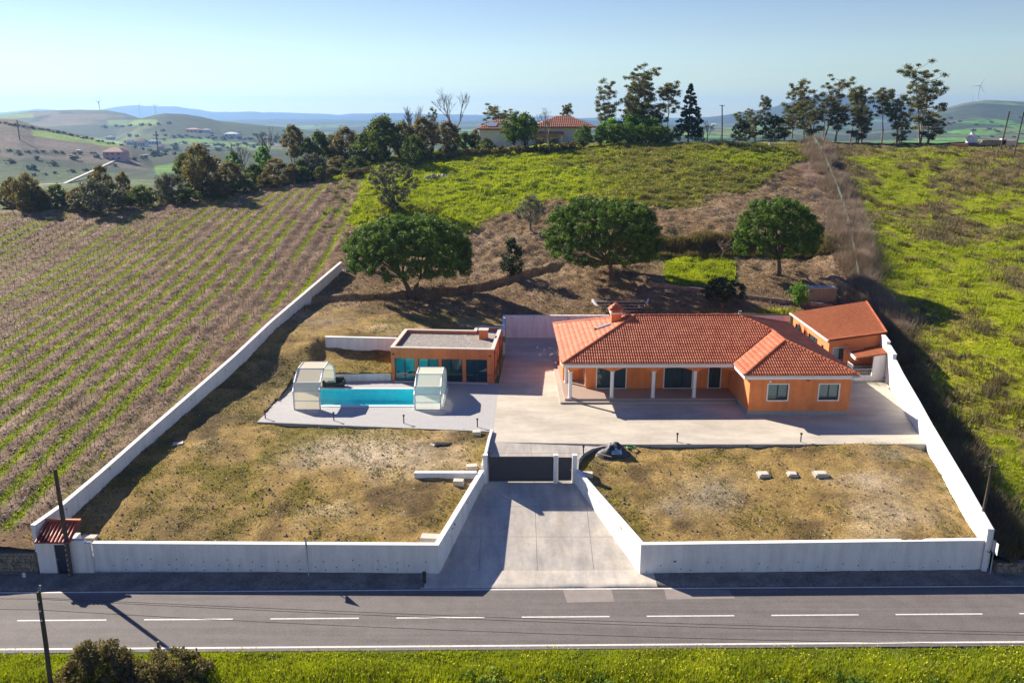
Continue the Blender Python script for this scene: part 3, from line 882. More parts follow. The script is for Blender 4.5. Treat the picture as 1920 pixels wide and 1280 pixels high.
# pool deck
POOL = (-17.9, -6.0, 66.25, 70.55)
px0, px1, py0, py1 = POOL
deck = MB()
fr = lambda a, b, t: (a[0] + (b[0] - a[0]) * t, a[1] + (b[1] - a[1]) * t)
ox0, ox1, oy0, oy1 = px0 - .35, px1 + .35, py0 - .35, py1 + .35
A_, B_, C_, D_, E_ = DK
for poly in ([A_, B_, (ox1, oy0), (ox0, oy0)], [B_, C_, (ox1, oy1), (ox1, oy0)], [C_, D_, (ox1, oy1)], [D_, E_, (ox0, oy1), (ox1, oy1)], [E_, A_, (ox0, oy0), (ox0, oy1)]):
    deck.prism(poly, PATIO - .5, PATIO + .002)
def paver_mat():
    m = mat('deck_paving', (.44, .43, .42), .8, .06, 5, 0, 40)
    t = m.node_tree; N = t.nodes.new; L = t.links.new
    b = [n for n in t.nodes if n.type == 'BSDF_PRINCIPLED'][0]
    geo = N('ShaderNodeNewGeometry'); br = N('ShaderNodeTexBrick')
    br.inputs['Scale'].default_value = 1.0; br.inputs['Mortar Size'].default_value = .02; br.inputs['Brick Width'].default_value = .6; br.inputs['Row Height'].default_value = .3
    br.inputs['Color1'].default_value = (1, 1, 1, 1); br.inputs['Color2'].default_value = (.94, .94, .96, 1); br.inputs['Mortar'].default_value = (.82, .82, .84, 1)
    L(geo.outputs['Position'], br.inputs['Vector'])
    src = b.inputs['Base Color'].links[0].from_socket
    vm = N('ShaderNodeVectorMath'); vm.operation = 'MULTIPLY'; L(src, vm.inputs[0]); L(br.outputs['Color'], vm.inputs[1]); L(vm.outputs[0], b.inputs['Base Color'])
    bp = N('ShaderNodeBump'); bp.inputs['Strength'].default_value = .5; bp.inputs['Distance'].default_value = .01
    L(br.outputs['Fac'], bp.inputs['Height']); bp.invert = True; L(bp.outputs[0], b.inputs['Normal'])
    return m
tag(deck.build('pool_deck', paver_mat()), kind='structure')

pool = empty('swimming_pool', ((px0 + px1) / 2, (py0 + py1) / 2, PATIO), 'long turquoise swimming pool sunk into the grey paved deck', 'pool')
lx, ly = (px1 - px0) / 2, (py1 - py0) / 2
mb = MB()
for a in ((-lx - .35, lx + .35, -ly - .35, -ly), (-lx - .35, lx + .35, ly, ly + .35), (-lx - .35, -lx, -ly, ly), (lx, lx + .35, -ly, ly)):
    mb.box(*a, .003, .05)
mb.build('coping', M['coping_pool'], pool)
mb = MB()
b = 1.0
mb.add([(-lx, -ly, 0), (lx, -ly, 0), (lx, ly, 0), (-lx, ly, 0), (-lx, -ly, -b), (lx, -ly, -b), (lx, ly, -b), (-lx, ly, -b)],
       [[4, 5, 6, 7], [0, 4, 7, 3], [1, 2, 6, 5], [3, 7, 6, 2], [0, 1, 5, 4]])
mb.build('pool_basin', M['pool_liner'], pool)
mb = MB()
mb.add([(-lx, -ly, -.10), (lx, -ly, -.10), (lx, ly, -.10), (-lx, ly, -.10)], [[0, 1, 2, 3]])
mb.build('water', M['water'], pool)
mb = MB()
for k in range(3): mb.box(lx - .3 * (k + 1) * 1.0, lx - .3 * k - .001, -ly + .001, ly - .001, -.99, -.3 - .22 * k)
mb.build('pool_step', M['pool_liner'], pool)

# ---- telescopic pool enclosures
def enclosure(xc, wdt, hgt, label, front, top, rz=0):
    y0, y1 = 65.25, 71.35
    e = empty('pool_enclosure', (xc, y0, PATIO), label, 'pool enclosure', 'sliding pool enclosures', rz)
    W_ = y1 - y0; s = hgt / 2.85
    prof = [(0, .03), (0, .75 * s), (.04, 1.5 * s), (.55, 2.1 * s), (2.1, 2.82 * s), (W_ - 2.1, 2.82 * s), (W_ - .55, 2.1 * s), (W_ - .04, 1.5 * s), (W_, .75 * s), (W_, .03)]
    h = wdt / 2
    for sx in (-h, 0, h) if wdt > 3 else (-h, h):
        mb = MB()
        for (ya, za), (yb, zb) in zip(prof[:-1], prof[1:]):
            mb.tube([(sx, ya, za), (sx, yb, zb)], .07, 6)
        mb.build('frame_arch', M['metal_white'], e, smooth_=True)
    for (ya, za) in prof:
        mb = MB(); mb.box(-h, h, ya - .03, ya + .03, za - .03, za + .03); mb.build('frame_rail', M['metal_white'], e)
    for k, ((ya, za), (yb, zb)) in enumerate(zip(prof[:-1], prof[1:])):
        m = top if k in (3, 4, 5) else front[min(k, 8 - k) % len(front)]
        mb = MB()
        n = Vector((0, -(zb - za), yb - ya)).normalized() * .008
        q = [Vector((-h, ya, za)), Vector((h, ya, za)), Vector((h, yb, zb)), Vector((-h, yb, zb))]
        mb.hexa([p - n for p in q], [p + n for p in q])
        mb.build('panel', m, e)
    return e, prof, h
M['metal_white'] = mat('white_aluminium', (.80, .81, .83), .4, .03, 4, spec=.6)
e1, prof, h1 = enclosure(-16.9, 2.15, 2.95, 'tall cream translucent enclosure over the left end of the pool', [M['poly_milk'], M['poly_milk'], M['poly_milk']], M['poly_cream'])
e2, prof2, h2 = enclosure(-6.95, 2.15, 2.45, 'clear low enclosure over the right end of the pool', [M['poly_clear'], M['poly_clear'], M['poly_clear']], M['poly_cream2'] if 'poly_cream2' in M else M['poly_milk'])
# gable of the right one
mb = MB()
pts = [(h2 + .002, y, z) for y, z in prof2]
mb.add(pts + [(h2 + .018, y, z) for y, z in prof2], [list(range(10)), list(range(10, 20))[::-1]])
mb.build('gable_panel', M['poly_clear'], e2)
for yy in (1.5, 3.05, 4.6):
    mb = MB(); zt = float(np.interp(yy, [p[0] for p in prof2[2:8]], [p[1] for p in prof2[2:8]]))
    mb.box(h2 + .02, h2 + .06, yy - .03, yy + .03, .03, zt); mb.build('gable_post', M['metal_white'], e2)

# dark lounge sofa under the left enclosure
s = empty('outdoor_sofa', at(625, 727, PATIO), 'low black outdoor sofa beside the left pool enclosure', 'sofa')
mb = MB(); mb.box(-.85, .85, 0, .75, .14, .40); mb.build('seat', M['black'], s, bevel=.03)
mb = MB(); mb.box(-.85, .85, .60, .78, .41, .82); mb.build('backrest', M['black'], s, bevel=.03)
for sx in (-.97, .86):
    mb = MB(); mb.box(sx, sx + .11, 0, .78, .12, .60); mb.build('armrest', M['black'], s, bevel=.02)
for sx in (-.8, .75):
    for sy in (.05, .65):
        mb = MB(); mb.box(sx, sx + .06, sy, sy + .06, 0, .14); mb.build('leg', M['black'], s)

# ================================================================== WALLS
def wall_run(name, pts, thick, label, cat='wall', m='white', cap=True, side=1, parent=None, group=None, capw=.03):
    """pts: (x, y, z_bottom, z_top); thickness to the left (side=1) of the walking direction"""
    w_ = None
    if label:
        w_ = empty(name, (pts[0][0], pts[0][1], pts[0][2]), label, cat, group)
    o0 = Vector((pts[0][0], pts[0][1], pts[0][2]))
    P = [Vector((p[0], p[1], 0)) for p in pts]
    nrm = []
    for i in range(len(P)):
        d0 = (P[i] - P[i - 1]).normalized() if i else None
        d1 = (P[i + 1] - P[i]).normalized() if i < len(P) - 1 else None
        d0 = d0 or d1; d1 = d1 or d0
        n0 = Vector((-d0.y, d0.x, 0)); n1 = Vector((-d1.y, d1.x, 0))
        n = (n0 + n1).normalized(); n = n / max(.3, n.dot(n0))
        nrm.append(n * side)
    mb = MB(); mc = MB()
    for i in range(len(P) - 1):
        q = [P[i], P[i + 1], P[i + 1] + nrm[i + 1] * thick, P[i] + nrm[i] * thick]
        zb = [pts[i][2], pts[i + 1][2], pts[i + 1][2], pts[i][2]]; zt = [pts[i][3], pts[i + 1][3], pts[i + 1][3], pts[i][3]]
        b_ = [Vector((p.x, p.y, z)) - o0 for p, z in zip(q, zb)]; t_ = [Vector((p.x, p.y, z)) - o0 for p, z in zip(q, zt)]
        if side < 0: b_ = b_[::-1]; t_ = t_[::-1]
        mb.hexa(b_, t_)
        if cap:
            c = [P[i] - nrm[i] * capw, P[i + 1] - nrm[i + 1] * capw, P[i + 1] + nrm[i + 1] * (thick + capw), P[i] + nrm[i] * (thick + capw)]
            b_ = [Vector((p.x, p.y, z + .002)) - o0 for p, z in zip(c, zt)]; t_ = [p + Vector((0, 0, .05)) for p in b_]
            if side < 0: b_ = b_[::-1]; t_ = t_[::-1]
            mc.hexa(b_, t_)
    a = mb.build('wall_body' if w_ else name, M[m], w_, None if w_ else o0)
    if cap: mc.build('coping', M['white_cap'], w_ or a)
    return w_ or a

def dots(parent, org, pts, r=.045, axis='y', name='weep_hole'):
    """small round drain holes set in a face"""
    for p in pts:
        mb = MB(); n = 8; v = []
        for dd in (-.012, .02):
            for k in range(n):
                t = 2 * math.pi * k / n; a, b_ = r * math.cos(t), r * math.sin(t)
                v.append((a, dd, b_) if axis == 'y' else (dd, a, b_))
        mb.add([Vector(q) + Vector(p) - Vector(org) for q in v], [list(range(n)), list(range(n, 2 * n))[::-1]] + [[i, (i + 1) % n, (i + 1) % n + n, i + n] for i in range(n)])
        mb.build(name, M['frame'], parent)

FY = 45.6      # front wall face
wl = (-27.2, FY, -.1, 2.02)
# left front wall with its return along the drive
lw = wall_run('boundary_wall', [(-25.35, FY - .03, -.1, 2.02), (-4.43, 45.35, -.1, 2.02), (-1.95, GATE_Y - .2, 1.9, 3.25)], .28,
              'long white rendered wall along the road left of the driveway', 'wall', side=1, group='white boundary walls')
rwf = wall_run('boundary_wall', [(28.6, 45.75, -.1, 2.12), (7.75, 45.35, -.1, 2.05), (4.38, GATE_Y - .2, 1.9, 3.25)], .28,
               'white rendered wall along the road right of the driveway', 'wall', side=-1, group='white boundary walls')
rng = random.Random(4)
pts = []
for k in range(26):
    x = -24 + k * .75 + rng.uniform(-.2, .2)
    y = FY - .03 + (x + 25.35) / 20.9 * -.22 
    for zz in (.35, .95) if k % 2 else (.62,):
        pts.append((x + rng.uniform(-.1, .1), y - .006, zz + rng.uniform(-.08, .08)))
dots(lw, lw.location, pts, .035)
pts = []
for k in range(22):
    x = 8.3 + k * .92 + rng.uniform(-.25, .25)
    y = 45.35 + (x - 7.75) / 20.85 * .4
    pts.append((x, y - .006, (.35, .75, .5)[k % 3] + rng.uniform(-.1, .1)))
dots(rwf, rwf.location, pts, .035)
mb = MB(); p = Vector(at(1266, 1056, .9)); p.y = 45.35 + (p.x - 7.75) / 20.85 * .4
mb.box(-.16, .16, -.03, 0, -.14, .14); b1 = mb.build('utility_box', M['white_cap'], rwf, p - rwf.location)
mb = MB(); mb.box(-.09, .09, -.038, -.031, .02, .10); mb.build('utility_box_slot', M['frame'], b1)
# left boundary wall up the hill
lp = []
for y, h in [(45.5, 3.3), (48, 2.95), (52, 3.55), (58, 4.35), (65, 5.3), (72, 6.15), (80, 7.35), (90, 8.5), (100.5, 9.45)]:
    x = float(wall_left_x(y)); lp.append((x, y, gz(x + .5, y) - 1.6, h))
lp[0] = (lp[0][0], lp[0][1], -.1, 3.25); lp[1] = (lp[1][0], lp[1][1], .5, 3.3)
for i in range(2, len(lp)): lp[i] = (lp[i][0], lp[i][1], lp[i][2], max(lp[i][3], gz(lp[i][0] + .3, lp[i][1]) + 1.05))
lwall = wall_run('boundary_wall', lp, .26, 'long white wall climbing the slope beside the vineyard', 'wall', side=1, group='white boundary walls')
pts = []
for y in (48.3, 53, 58.5, 64, 70, 77, 84):
    x = float(wall_left_x(y)); pts.append((x + .006, y, gz(x, y) + .8))
dots(lwall, lwall.location, pts, .05, 'x')
# right boundary wall, stepped at the annex
def rx(y): return float(wall_right_x(y))
rt = [(28.6, 45.6, -.1, 2.95), (rx(50), 50, 1.2, 3.75), (rx(58), 58, 2.2, 5.0), (rx(62), 62, 2.6, 5.35), (rx(68), 68, 2.6, 5.75), (rx(71.0), 71.0, 2.6, 6.1)]
rwall = wall_run('boundary_wall', rt, .3, 'tall sunlit white wall down the right side of the property', 'wall', side=-1, group='white boundary walls')
rb = wall_run('boundary_wall', [(rx(71.01), 71.01, 2.6, 6.55), (rx(73.6), 73.6, 2.6, 6.75)], .3, 'stepped white wall section beside the lean-to roof', 'wall', side=-1, group='white boundary walls')
rc = wall_run('boundary_wall', [(rx(73.61), 73.61, 2.6, 7.0), (rx(75.8), 75.8, 2.6, 7.1)], .3, 'highest stepped white wall section touching the annex corner', 'wall', side=-1, group='white boundary walls')
# back retaining wall of the patio
wall_run('retaining_wall', [(-.72, 82.0, 3.0, 5.95), (-.72, 88.3, 3.0, 5.95), (10.55, 88.3, 3.0, 5.95)], .25, 'white retaining wall behind the patio between pool house and villa', 'wall', side=1, group='white retaining walls')
wall_run('retaining_wall', [(13.85, 88.3, 3.0, 5.95), (30.2, 88.3, 3.0, 5.95)], .25, 'white retaining wall behind the right half of the villa', 'wall', side=1, group='white retaining walls')
wall_run('retaining_wall', [(-18.0, 77.9, 4.3, 6.32), (-11.05, 77.3, 3.2, 6.32)], .33, 'short white retaining wall running left from the pool house', 'wall', side=1, group='white retaining walls')
lr = wall_run('retaining_wall', [(E_[0] - .1, E_[1] + .02, 3.2, 4.12), (-11.06, 73.15, 3.2, 4.12)], .25, 'low white wall behind the pool', 'wall', side=1, group='white retaining walls')
# edges of the lots
wall_run('kerb_wall', [(A2(483, 790, PATIO)[0], A2(483, 790, PATIO)[1] - .003, 2.6, PATIO + .03), (B_[0], B_[1] - .003, 2.6, PATIO + .03)], .16, 'thin concrete edge of the pool deck above the left lot', 'kerb', m='kerb', cap=False, side=-1, group='concrete lot edges')
wall_run('kerb_wall', [(-1.95, GATE_Y + .25, 1.9, 3.45), (-1.62, 58.2, 2.6, 3.75), (B_[0] - .02, B_[1] - .2, 2.9, 3.72)], .2, 'narrow white kerb wall left of the drive behind the gate', 'kerb', m='white', cap=False, side=1, group='concrete lot edges')
cv = [(CURVE[0][0], CURVE[0][1], 1.9, 3.2)] + [(x, y, 2.4, PATIO + .07) for x, y in CURVE[1:]]
wall_run('kerb_wall', cv, .16, 'curved concrete kerb swinging from the gate to the patio', 'kerb', m='kerb', cap=False, side=-1, group='concrete lot edges')
wall_run('kerb_wall', [(7.82, 57.7, 2.6, PATIO + .07), (PT_FRONT_R[0] - .02, PT_FRONT_R[1] - .02, 2.6, PATIO + .07)], .16, 'long straight concrete kerb between the patio and the right lot', 'kerb', m='kerb', cap=False, side=-1, group='concrete lot edges')

# ---- gate
g = empty('driveway_gate', (-1.65, GATE_Y, 2.36), 'wide dark grey sliding gate closing the driveway', 'gate')
mb = MB(); mb.box(.05, 4.52, -.02, .02, .04, 1.82); mb.build('gate_panel', M['gate'], g)
for a in ((.05, 4.52, .03, .09), (.05, 4.52, 1.79, 1.86)):
    mb = MB(); mb.box(a[0], a[1], -.035, .035, a[2], a[3]); mb.build('gate_rail', M['gate'], g)
for k in range(19):
    x = .28 + k * .235
    mb = MB(); mb.box(x, x + .03, -.028, -.021, .1, 1.78); mb.build('gate_rib', M['gate'], g)
g = empty('pedestrian_gate', (3.17, GATE_Y, 2.36), 'narrow dark grey pedestrian gate beside the wide gate', 'gate')
mb = MB(); mb.box(.03, .98, -.02, .02, .12, 1.76); mb.build('gate_panel', M['gate'], g)
for a in ((.03, .98, .08, .13), (.03, .98, 1.74, 1.80)):
    mb = MB(); mb.box(a[0], a[1], -.035, .035, a[2], a[3]); mb.build('gate_rail', M['gate'], g)
mb = MB(); mb.box(.85, .93, -.07, -.036, .85, .93); mb.build('handle', M['metal'], g)
for x0, x1, z0, z1, lab in ((-2.0, -1.70, 1.9, 4.32, 'white gate pillar at the left end of the wide gate'), (2.87, 3.17, 1.9, 4.32, 'white gate pillar between the wide and the narrow gate'), (4.18, 4.48, 1.9, 4.32, 'white gate pillar right of the narrow gate')):
    mb = MB(); mb.box(x0, x1, GATE_Y - .15, GATE_Y + .15, z0, z1)
    o = mb.build('gate_pillar', M['white']); tag(o, lab, 'pillar', 'white gate pillars')
    mb = MB(); mb.box(x0 - .02, x1 + .02, GATE_Y - .17, GATE_Y + .17, z1 + .002, z1 + .05); mb.build('pillar_cap', M['white_cap'], o)

# ---- corner porch at the far left of the front wall
cp = empty('entrance_porch', (-28.6, 45.35, 0), 'small tiled door canopy set in the left corner of the front wall', 'porch')
mb = MB(); mb.box(0, 1.05, 0, .28, 0, 2.35); mb.box(1.95, 2.9, 0, .28, 0, 2.35); mb.box(1.05, 1.95, 0, .28, 2.08, 2.35); mb.build('wall', M['white'], cp)
mb = MB(); mb.box(1.05, 1.95, .1, .16, 0, 2.08); d = mb.build('door', M['door_blue'], cp)
mb = MB(); mb.tube([(1.15, .06, 1.0), (1.15, .06, 1.12)], .02); mb.build('handle', M['metal'], d)
mb = MB(); mb.box(1.9, 2.18, .3, 1.1, .5, 2.3); mb.build('side_wall', M['white'], cp)
mb = MB(); mb.box(2.92, 3.22, -.01, .28, 0, 2.15); mb.build('door_pillar', M['white'], cp)
mb = MB(); mb.hexa([(.15, -.35, 2.36), (2.25, -.35, 2.36), (2.25, 1.1, 3.0), (.15, 1.1, 3.0)], [(.15, -.35, 2.42), (2.25, -.35, 2.42), (2.25, 1.1, 3.06), (.15, 1.1, 3.06)]); rf = mb.build('roof', M['tile_dark'], cp)
for k in range(9):
    x = .27 + k * .233
    mb = MB(); mb.tube([(x, -.4, 2.44), (x, 1.1, 3.1)], .085, 8); mb.build('roof_tile', M['tile_dark'], rf, smooth_=True)
mb = MB(); mb.tube([(.12, 1.12, 3.12), (2.3, 1.12, 3.12)], .11, 8); mb.build('ridge_tile', M['tile'], rf, smooth_=True)

# ================================================================== HOUSE
HW, HL, WW, WP, SL = 13.87, 23.4, 9.2, 3.4, .353     # depth, length, wing width, wing projection, roof slope
EZ = 3.5                                             # eave height above patio
house = empty('villa', (HX, HY, PATIO), 'orange single-storey villa with terracotta hip roof and white porch columns', 'house', rz=PHI)
h_ = HW / 2; hw = WW / 2
def rp3(a, b, t): return Vector((a, b, EZ + t * SL))
C_r = (h_, h_); P1 = (HL - h_, h_); P2 = (HL - hw, hw); P3 = (HL - hw, -WP + hw)
planes = [  # name, polygon, eave origin, along, upslope
    ([(0, 0), (HL - WW, 0), P2, P1, C_r], (0, 0), (1, 0), (0, 1)),
    ([(0, 0), C_r, (0, HW)], (0, 0), (0, 1), (1, 0)),
    ([(0, HW), C_r, P1, (HL, HW)], (0, HW), (1, 0), (0, -1)),
    ([(HL, HW), P1, P2, P3, (HL, -WP)], (HL, -WP), (0, 1), (-1, 0)),
    ([(HL - WW, 0), (HL - WW, -WP), P3, P2], (HL - WW, -WP), (0, 1), (1, 0)),
    ([(HL - WW, -WP), (HL, -WP), P3], (HL - WW, -WP), (1, 0), (0, 1))]

def tile_field(poly, o, e, g, slope, ez, per=.205, course=.40, amp=.10, lift=.0, seed=0):
    """barrel tiles: one strip of stepped half-round courses per column, clipped to the plane's outline"""
    P = [((x - o[0]) * e[0] + (y - o[1]) * e[1], (x - o[0]) * g[0] + (y - o[1]) * g[1]) for x, y in poly]
    cmin = min(p[0] for p in P); cmax = max(p[0] for p in P)
    prof = [(-.5, 0), (-.40, .52), (-.20, .92), (0, 1.0), (.20, .92), (.40, .52), (.5, 0)]
    V = []; F = []; rg = np.random.default_rng(seed)
    n = int((cmax - cmin) / per)
    cross = abs(e[1]) > .5        # planes whose tiles run across the house: hand-laid, spacing a little irregular
    jit = rg.uniform(-.16, .16, n) * per if cross else np.zeros(n)
    if cross: amp *= .6
    for i in range(n):
        c = cmin + (i + .5) * (cmax - cmin) / n + jit[i]
        hit = []
        for (x0, y0), (x1, y1) in zip(P, P[1:] + P[:1]):
            if (x0 - c) * (x1 - c) < 0: hit.append(y0 + (y1 - y0) * (c - x0) / (x1 - x0))
        if len(hit) < 2: continue
        t0, t1 = min(hit), max(hit)
        if t1 - t0 < .1: continue
        if t0 < .01: t0 = -.05
        t = math.floor(t0 / course) * course
        while t < t1:
            a = max(t, t0); b = min(t + course * 1.06, t1)
            if b - a > .03:
                j = rg.normal(0, .002); dc = rg.normal(0, .002)
                base = len(V)
                for (tt, up, k) in ((a, .004, 1.0), (b, 0.0, 1.0)):
                    for q, hgt in prof:
                        cc = c + q * per * 1.0 * k + dc
                        z = ez + tt * slope + hgt * amp * k + up + j + lift
                        V.append((o[0] + e[0] * cc + g[0] * tt, o[1] + e[1] * cc + g[1] * tt, z))
                for q in range(6):
                    F.append((base + q, base + q + 1, base + 7 + q + 1, base + 7 + q))
                # front lip
                for q, hgt in prof:
                    V.append((o[0] + e[0] * (c + q * per + dc) + g[0] * a, o[1] + e[1] * (c + q * per + dc) + g[1] * a, ez + a * slope + j - .002 + lift + hgt * amp * .97))
                for q in range(6):
                    F.append((base + 14 + q, base + 14 + q + 1, base + q + 1, base + q))
            t += course
    F = np.array(F, int)
    if e[0] * g[1] - e[1] * g[0] < 0: F = F[:, ::-1].copy()
    return np.array(V), F

def roof(parent, planes, slope, ez, m, name='roof', per=.205, thick=.10, tilecourse=.42, amp=.10):
    mb = MB()
    rootz = lambda x, y, pl: ez + slope * ((x - pl[1][0]) * pl[3][0] + (y - pl[1][1]) * pl[3][1])
    for pl in planes:
        vs = [(x, y, rootz(x, y, pl) - .004) for x, y in pl[0]]; n = len(vs)
        fs = [list(range(n))]
        mb.add(vs, fs); mb.add([(x, y, z - thick) for x, y, z in vs], [list(range(n))[::-1]])
    rf = mb.build(name, m, parent)
    Vs = []; Fs = []; k = 0
    for i, pl in enumerate(planes):
        V, F = tile_field(pl[0], pl[1], pl[2], pl[3], slope, ez, per, tilecourse, amp, seed=i)
        if len(V): Vs.append(V); Fs.append(F + k); k += len(V)
    me = np_mesh('roof_tiles', np.concatenate(Vs), np.concatenate(Fs), m, False)
    tag(link('roof_tiles', me, rf), kind='stuff')
    return rf
rf = roof(house, planes, SL, EZ, M['tile'])

def ridge_me(name, L, r, m):
    mb = MB(); n = 7; v = []
    for x, rr_, up in ((0, r, 0), (L * 1.08, r * .84, -.012)):
        for k in range(n):
            t = math.pi * k / (n - 1); v.append((x, rr_ * math.cos(t), rr_ * .9 * math.sin(t) + up))
    for x in (0, L * 1.08): v.append((x, 0, 0))
    mb.add(v, [[k, k + 1, k + 1 + n, k + n] for k in range(n - 1)] + [[14] + list(range(n))[::-1]])
    return mb.mesh(name, m, False)
RME = ridge_me('ridge_tile', .42, .15, M['tile'])
def ridge_line(parent, p, q, L=.42, me=RME, off=.04):
    p = Vector(p); q = Vector(q); d = q - p; n = max(1, int(d.length / L)); dn = d.normalized()
    rot = dn.to_track_quat('X', 'Z')
    for i in range(n):
        o = link('ridge_tile', me, parent, p + d * (i / n) + Vector((0, 0, off + .008 * (i % 2))))
        o.rotation_euler = rot.to_euler()
rz = lambda c: SL * c
ridge_line(rf, rp3(0, 0, 0), rp3(*C_r, h_))
ridge_line(rf, rp3(*C_r, h_), rp3(*P1, h_))
ridge_line(rf, rp3(*P2, hw), rp3(*P1, h_))
ridge_line(rf, rp3(*P3, hw), rp3(*P2, hw))
ridge_line(rf, rp3(HL, -WP, 0), rp3(*P3, hw), .36)
ridge_line(rf, rp3(HL - WW, -WP, 0), rp3(*P3, hw))
ridge_line(rf, rp3(0, HW, 0), rp3(*C_r, h_))
ridge_line(rf, rp3(HL, HW, 0), rp3(*P1, h_))
# metal cap on the ridge end
mb = MB(); mb.tube([rp3(*P1, h_) + Vector((0, 0, .1)), rp3(*P1, h_) + Vector((0, 0, .42))], [.10, .16], 8); mb.build('roof_vent', M['metal'], rf, smooth_=True)

# fascia boards and soffit
def bx(name, x0, x1, y0, y1, z0, z1, m, parent=house, bevel=0):
    mb = MB(); mb.box(x0, x1, y0, y1, z0, z1); return mb.build(name, m if not isinstance(m, str) else M[m], parent, bevel=bevel)
bx('fascia', .04, HL - WW + .03, .03, .11, EZ - .33, EZ - .02, 'trim')
bx('fascia', HL - WW + .03, HL - WW + .11, -WP + .03, .03, EZ - .33, EZ - .02, 'trim')
bx('fascia', HL - WW + .03, HL - .03, -WP + .03 - .001, -WP + .11, EZ - .331, EZ - .02, 'trim')
bx('fascia', .03, .11, .11, HW - .03, EZ - .31, EZ - .02, 'trim')
bx('fascia', HL - .11, HL - .03, -WP + .11, HW - .03, EZ - .32, EZ - .02, 'trim')
bx('gutter', HL - .5, HL + .02, -WP - .1, -WP + .02, EZ - .30, EZ - .12, 'trim')
mb = MB(); mb.prism([(.11, .11), (HL - WW + .11, .11), (HL - WW + .11, -WP + .11), (HL - .11, -WP + .11), (HL - .11, HW - .11), (.11, HW - .11)], EZ - .30, EZ - .24)
mb.build('soffit', M['trim'], house)

# porch floor and steps
PFZ = .32
mb = MB(); mb.prism([(.25, .35), (HL - WW + .58, .35), (HL - WW + .58, 3.2), (2.4, 3.2), (2.4, HW - 2), (.25, HW - 2)], -.02, PFZ); mb.build('porch_floor', M['porch'], house)
mb = MB(); mb.prism([(-.15, -.05), (HL - WW + .4, -.05), (HL - WW + .4, .35), (.25, .35), (.25, 9.5), (-.15, 9.5)], -.02, PFZ - .16); mb.build('porch_step', M['porch_step'], house)

def wall_open(name, org, du, L, z0, z1, th, opens, m, parent, nrm):
    """wall along du from org with openings [(u0,u1,w0,w1)], thickness along -nrm; all pieces butt"""
    mb = MB(); du = Vector(du); nr = Vector(nrm); org = Vector(org)
    def seg(u0, u1, w0, w1):
        if u1 - u0 < 1e-4 or w1 - w0 < 1e-4: return
        a = org + du * u0; b_ = org + du * u1
        q = [a, b_, b_ - nr * th, a - nr * th]
        if (b_ - a).cross(-nr).z < 0: q = q[::-1]
        mb.hexa([Vector((p.x, p.y, w0)) for p in q], [Vector((p.x, p.y, w1)) for p in q])
    u = 0
    for (a, b_, c, d) in sorted(opens):
        seg(u, a, z0, z1); seg(a, b_, z0, c); seg(a, b_, d, z1); u = b_
    seg(u, L, z0, z1)
    return mb.build(name, m, parent)

def window(parent, org, du, nrm, u0, u1, w0, w1, leaves=2, surround=.09, gm='glass', recess=.10, sill=True, blind=0, name='window', fr=.055):
    """frame, leaves and panes set back in an opening, with a white surround proud of the wall"""
    du = Vector(du); nr = Vector(nrm); org = Vector(org)
    def B(nm, a, b_, c, d, n0, n1, m, par):
        p = org + du * a; q = org + du * b_
        Q = [p + nr * n1, q + nr * n1, q + nr * n0, p + nr * n0]
        if (Q[1] - Q[0]).cross(Q[3] - Q[0]).z < 0: Q = Q[::-1]
        mb = MB(); mb.hexa([Vector((x.x, x.y, c)) for x in Q], [Vector((x.x, x.y, d)) for x in Q])
        return mb.build(nm, M[m], par)
    mb = MB()
    f = B(name, u0, u1, w0, w0 + fr, -recess - .05, -recess + .01, 'frame', parent)
    B('frame_rail', u0, u1, w1 - fr, w1, -recess - .05, -recess + .01, 'frame', f)
    step = (u1 - u0) / leaves
    for k in range(leaves + 1):
        c = u0 + step * k
        wd = fr * (1.5 if 0 < k < leaves else 1)
        a = max(u0, c - wd / 2 if 0 < k < leaves else (c if k == 0 else c - wd)); b_ = a + wd
        B('frame_stile', a, b_, w0 + fr, w1 - fr, -recess - .05, -recess + .01, 'frame', f)
    for k in range(leaves):
        a = u0 + step * k + fr * .7; b_ = u0 + step * (k + 1) - fr * .7
        B('pane', a, b_, w0 + fr, w1 - fr, -recess - .04, -recess - .02, gm, f)
        if blind:
            B('roller_blind', a + .02, b_ - .02, w1 - fr - (w1 - w0) * blind, w1 - fr - .005, -recess - .019, -recess - .012, 'blind', f)
    if surround:
        s = surround
        B('surround', u0 - s, u0, w0 - s, w1 + s, -.005, .03, 'trim', f); B('surround', u1, u1 + s, w0 - s, w1 + s, -.005, .03, 'trim', f)
        B('surround', u0, u1, w1, w1 + s, -.005, .029, 'trim', f)
        B('sill', u0, u1, w0 - s, w0, -recess - .05, .05, 'trim', f)
    return f

WZ = EZ - .24
# main front wall (set back behind the porch)
bW = 3.1
fo = [(.95, 3.45, PFZ + .05, 2.55), (6.85, 9.25, PFZ + .05, 2.55), (10.75, 11.75, PFZ + .05, 2.6)]
wall_open('wall', (2.3, bW, 0), (1, 0, 0), HL - WW + .62 - 2.3, 0, WZ, .25, fo, M['orange'], house, (0, -1, 0))
window(house, (2.3, bW, 0), (1, 0, 0), (0, -1, 0), *fo[0], blind=.0, name='patio_door')
window(house, (2.3, bW, 0), (1, 0, 0), (0, -1, 0), *fo[1], name='patio_door', leaves=3)
window(house, (2.3, bW, 0), (1, 0, 0), (0, -1, 0), *fo[2], leaves=2, name='front_door')
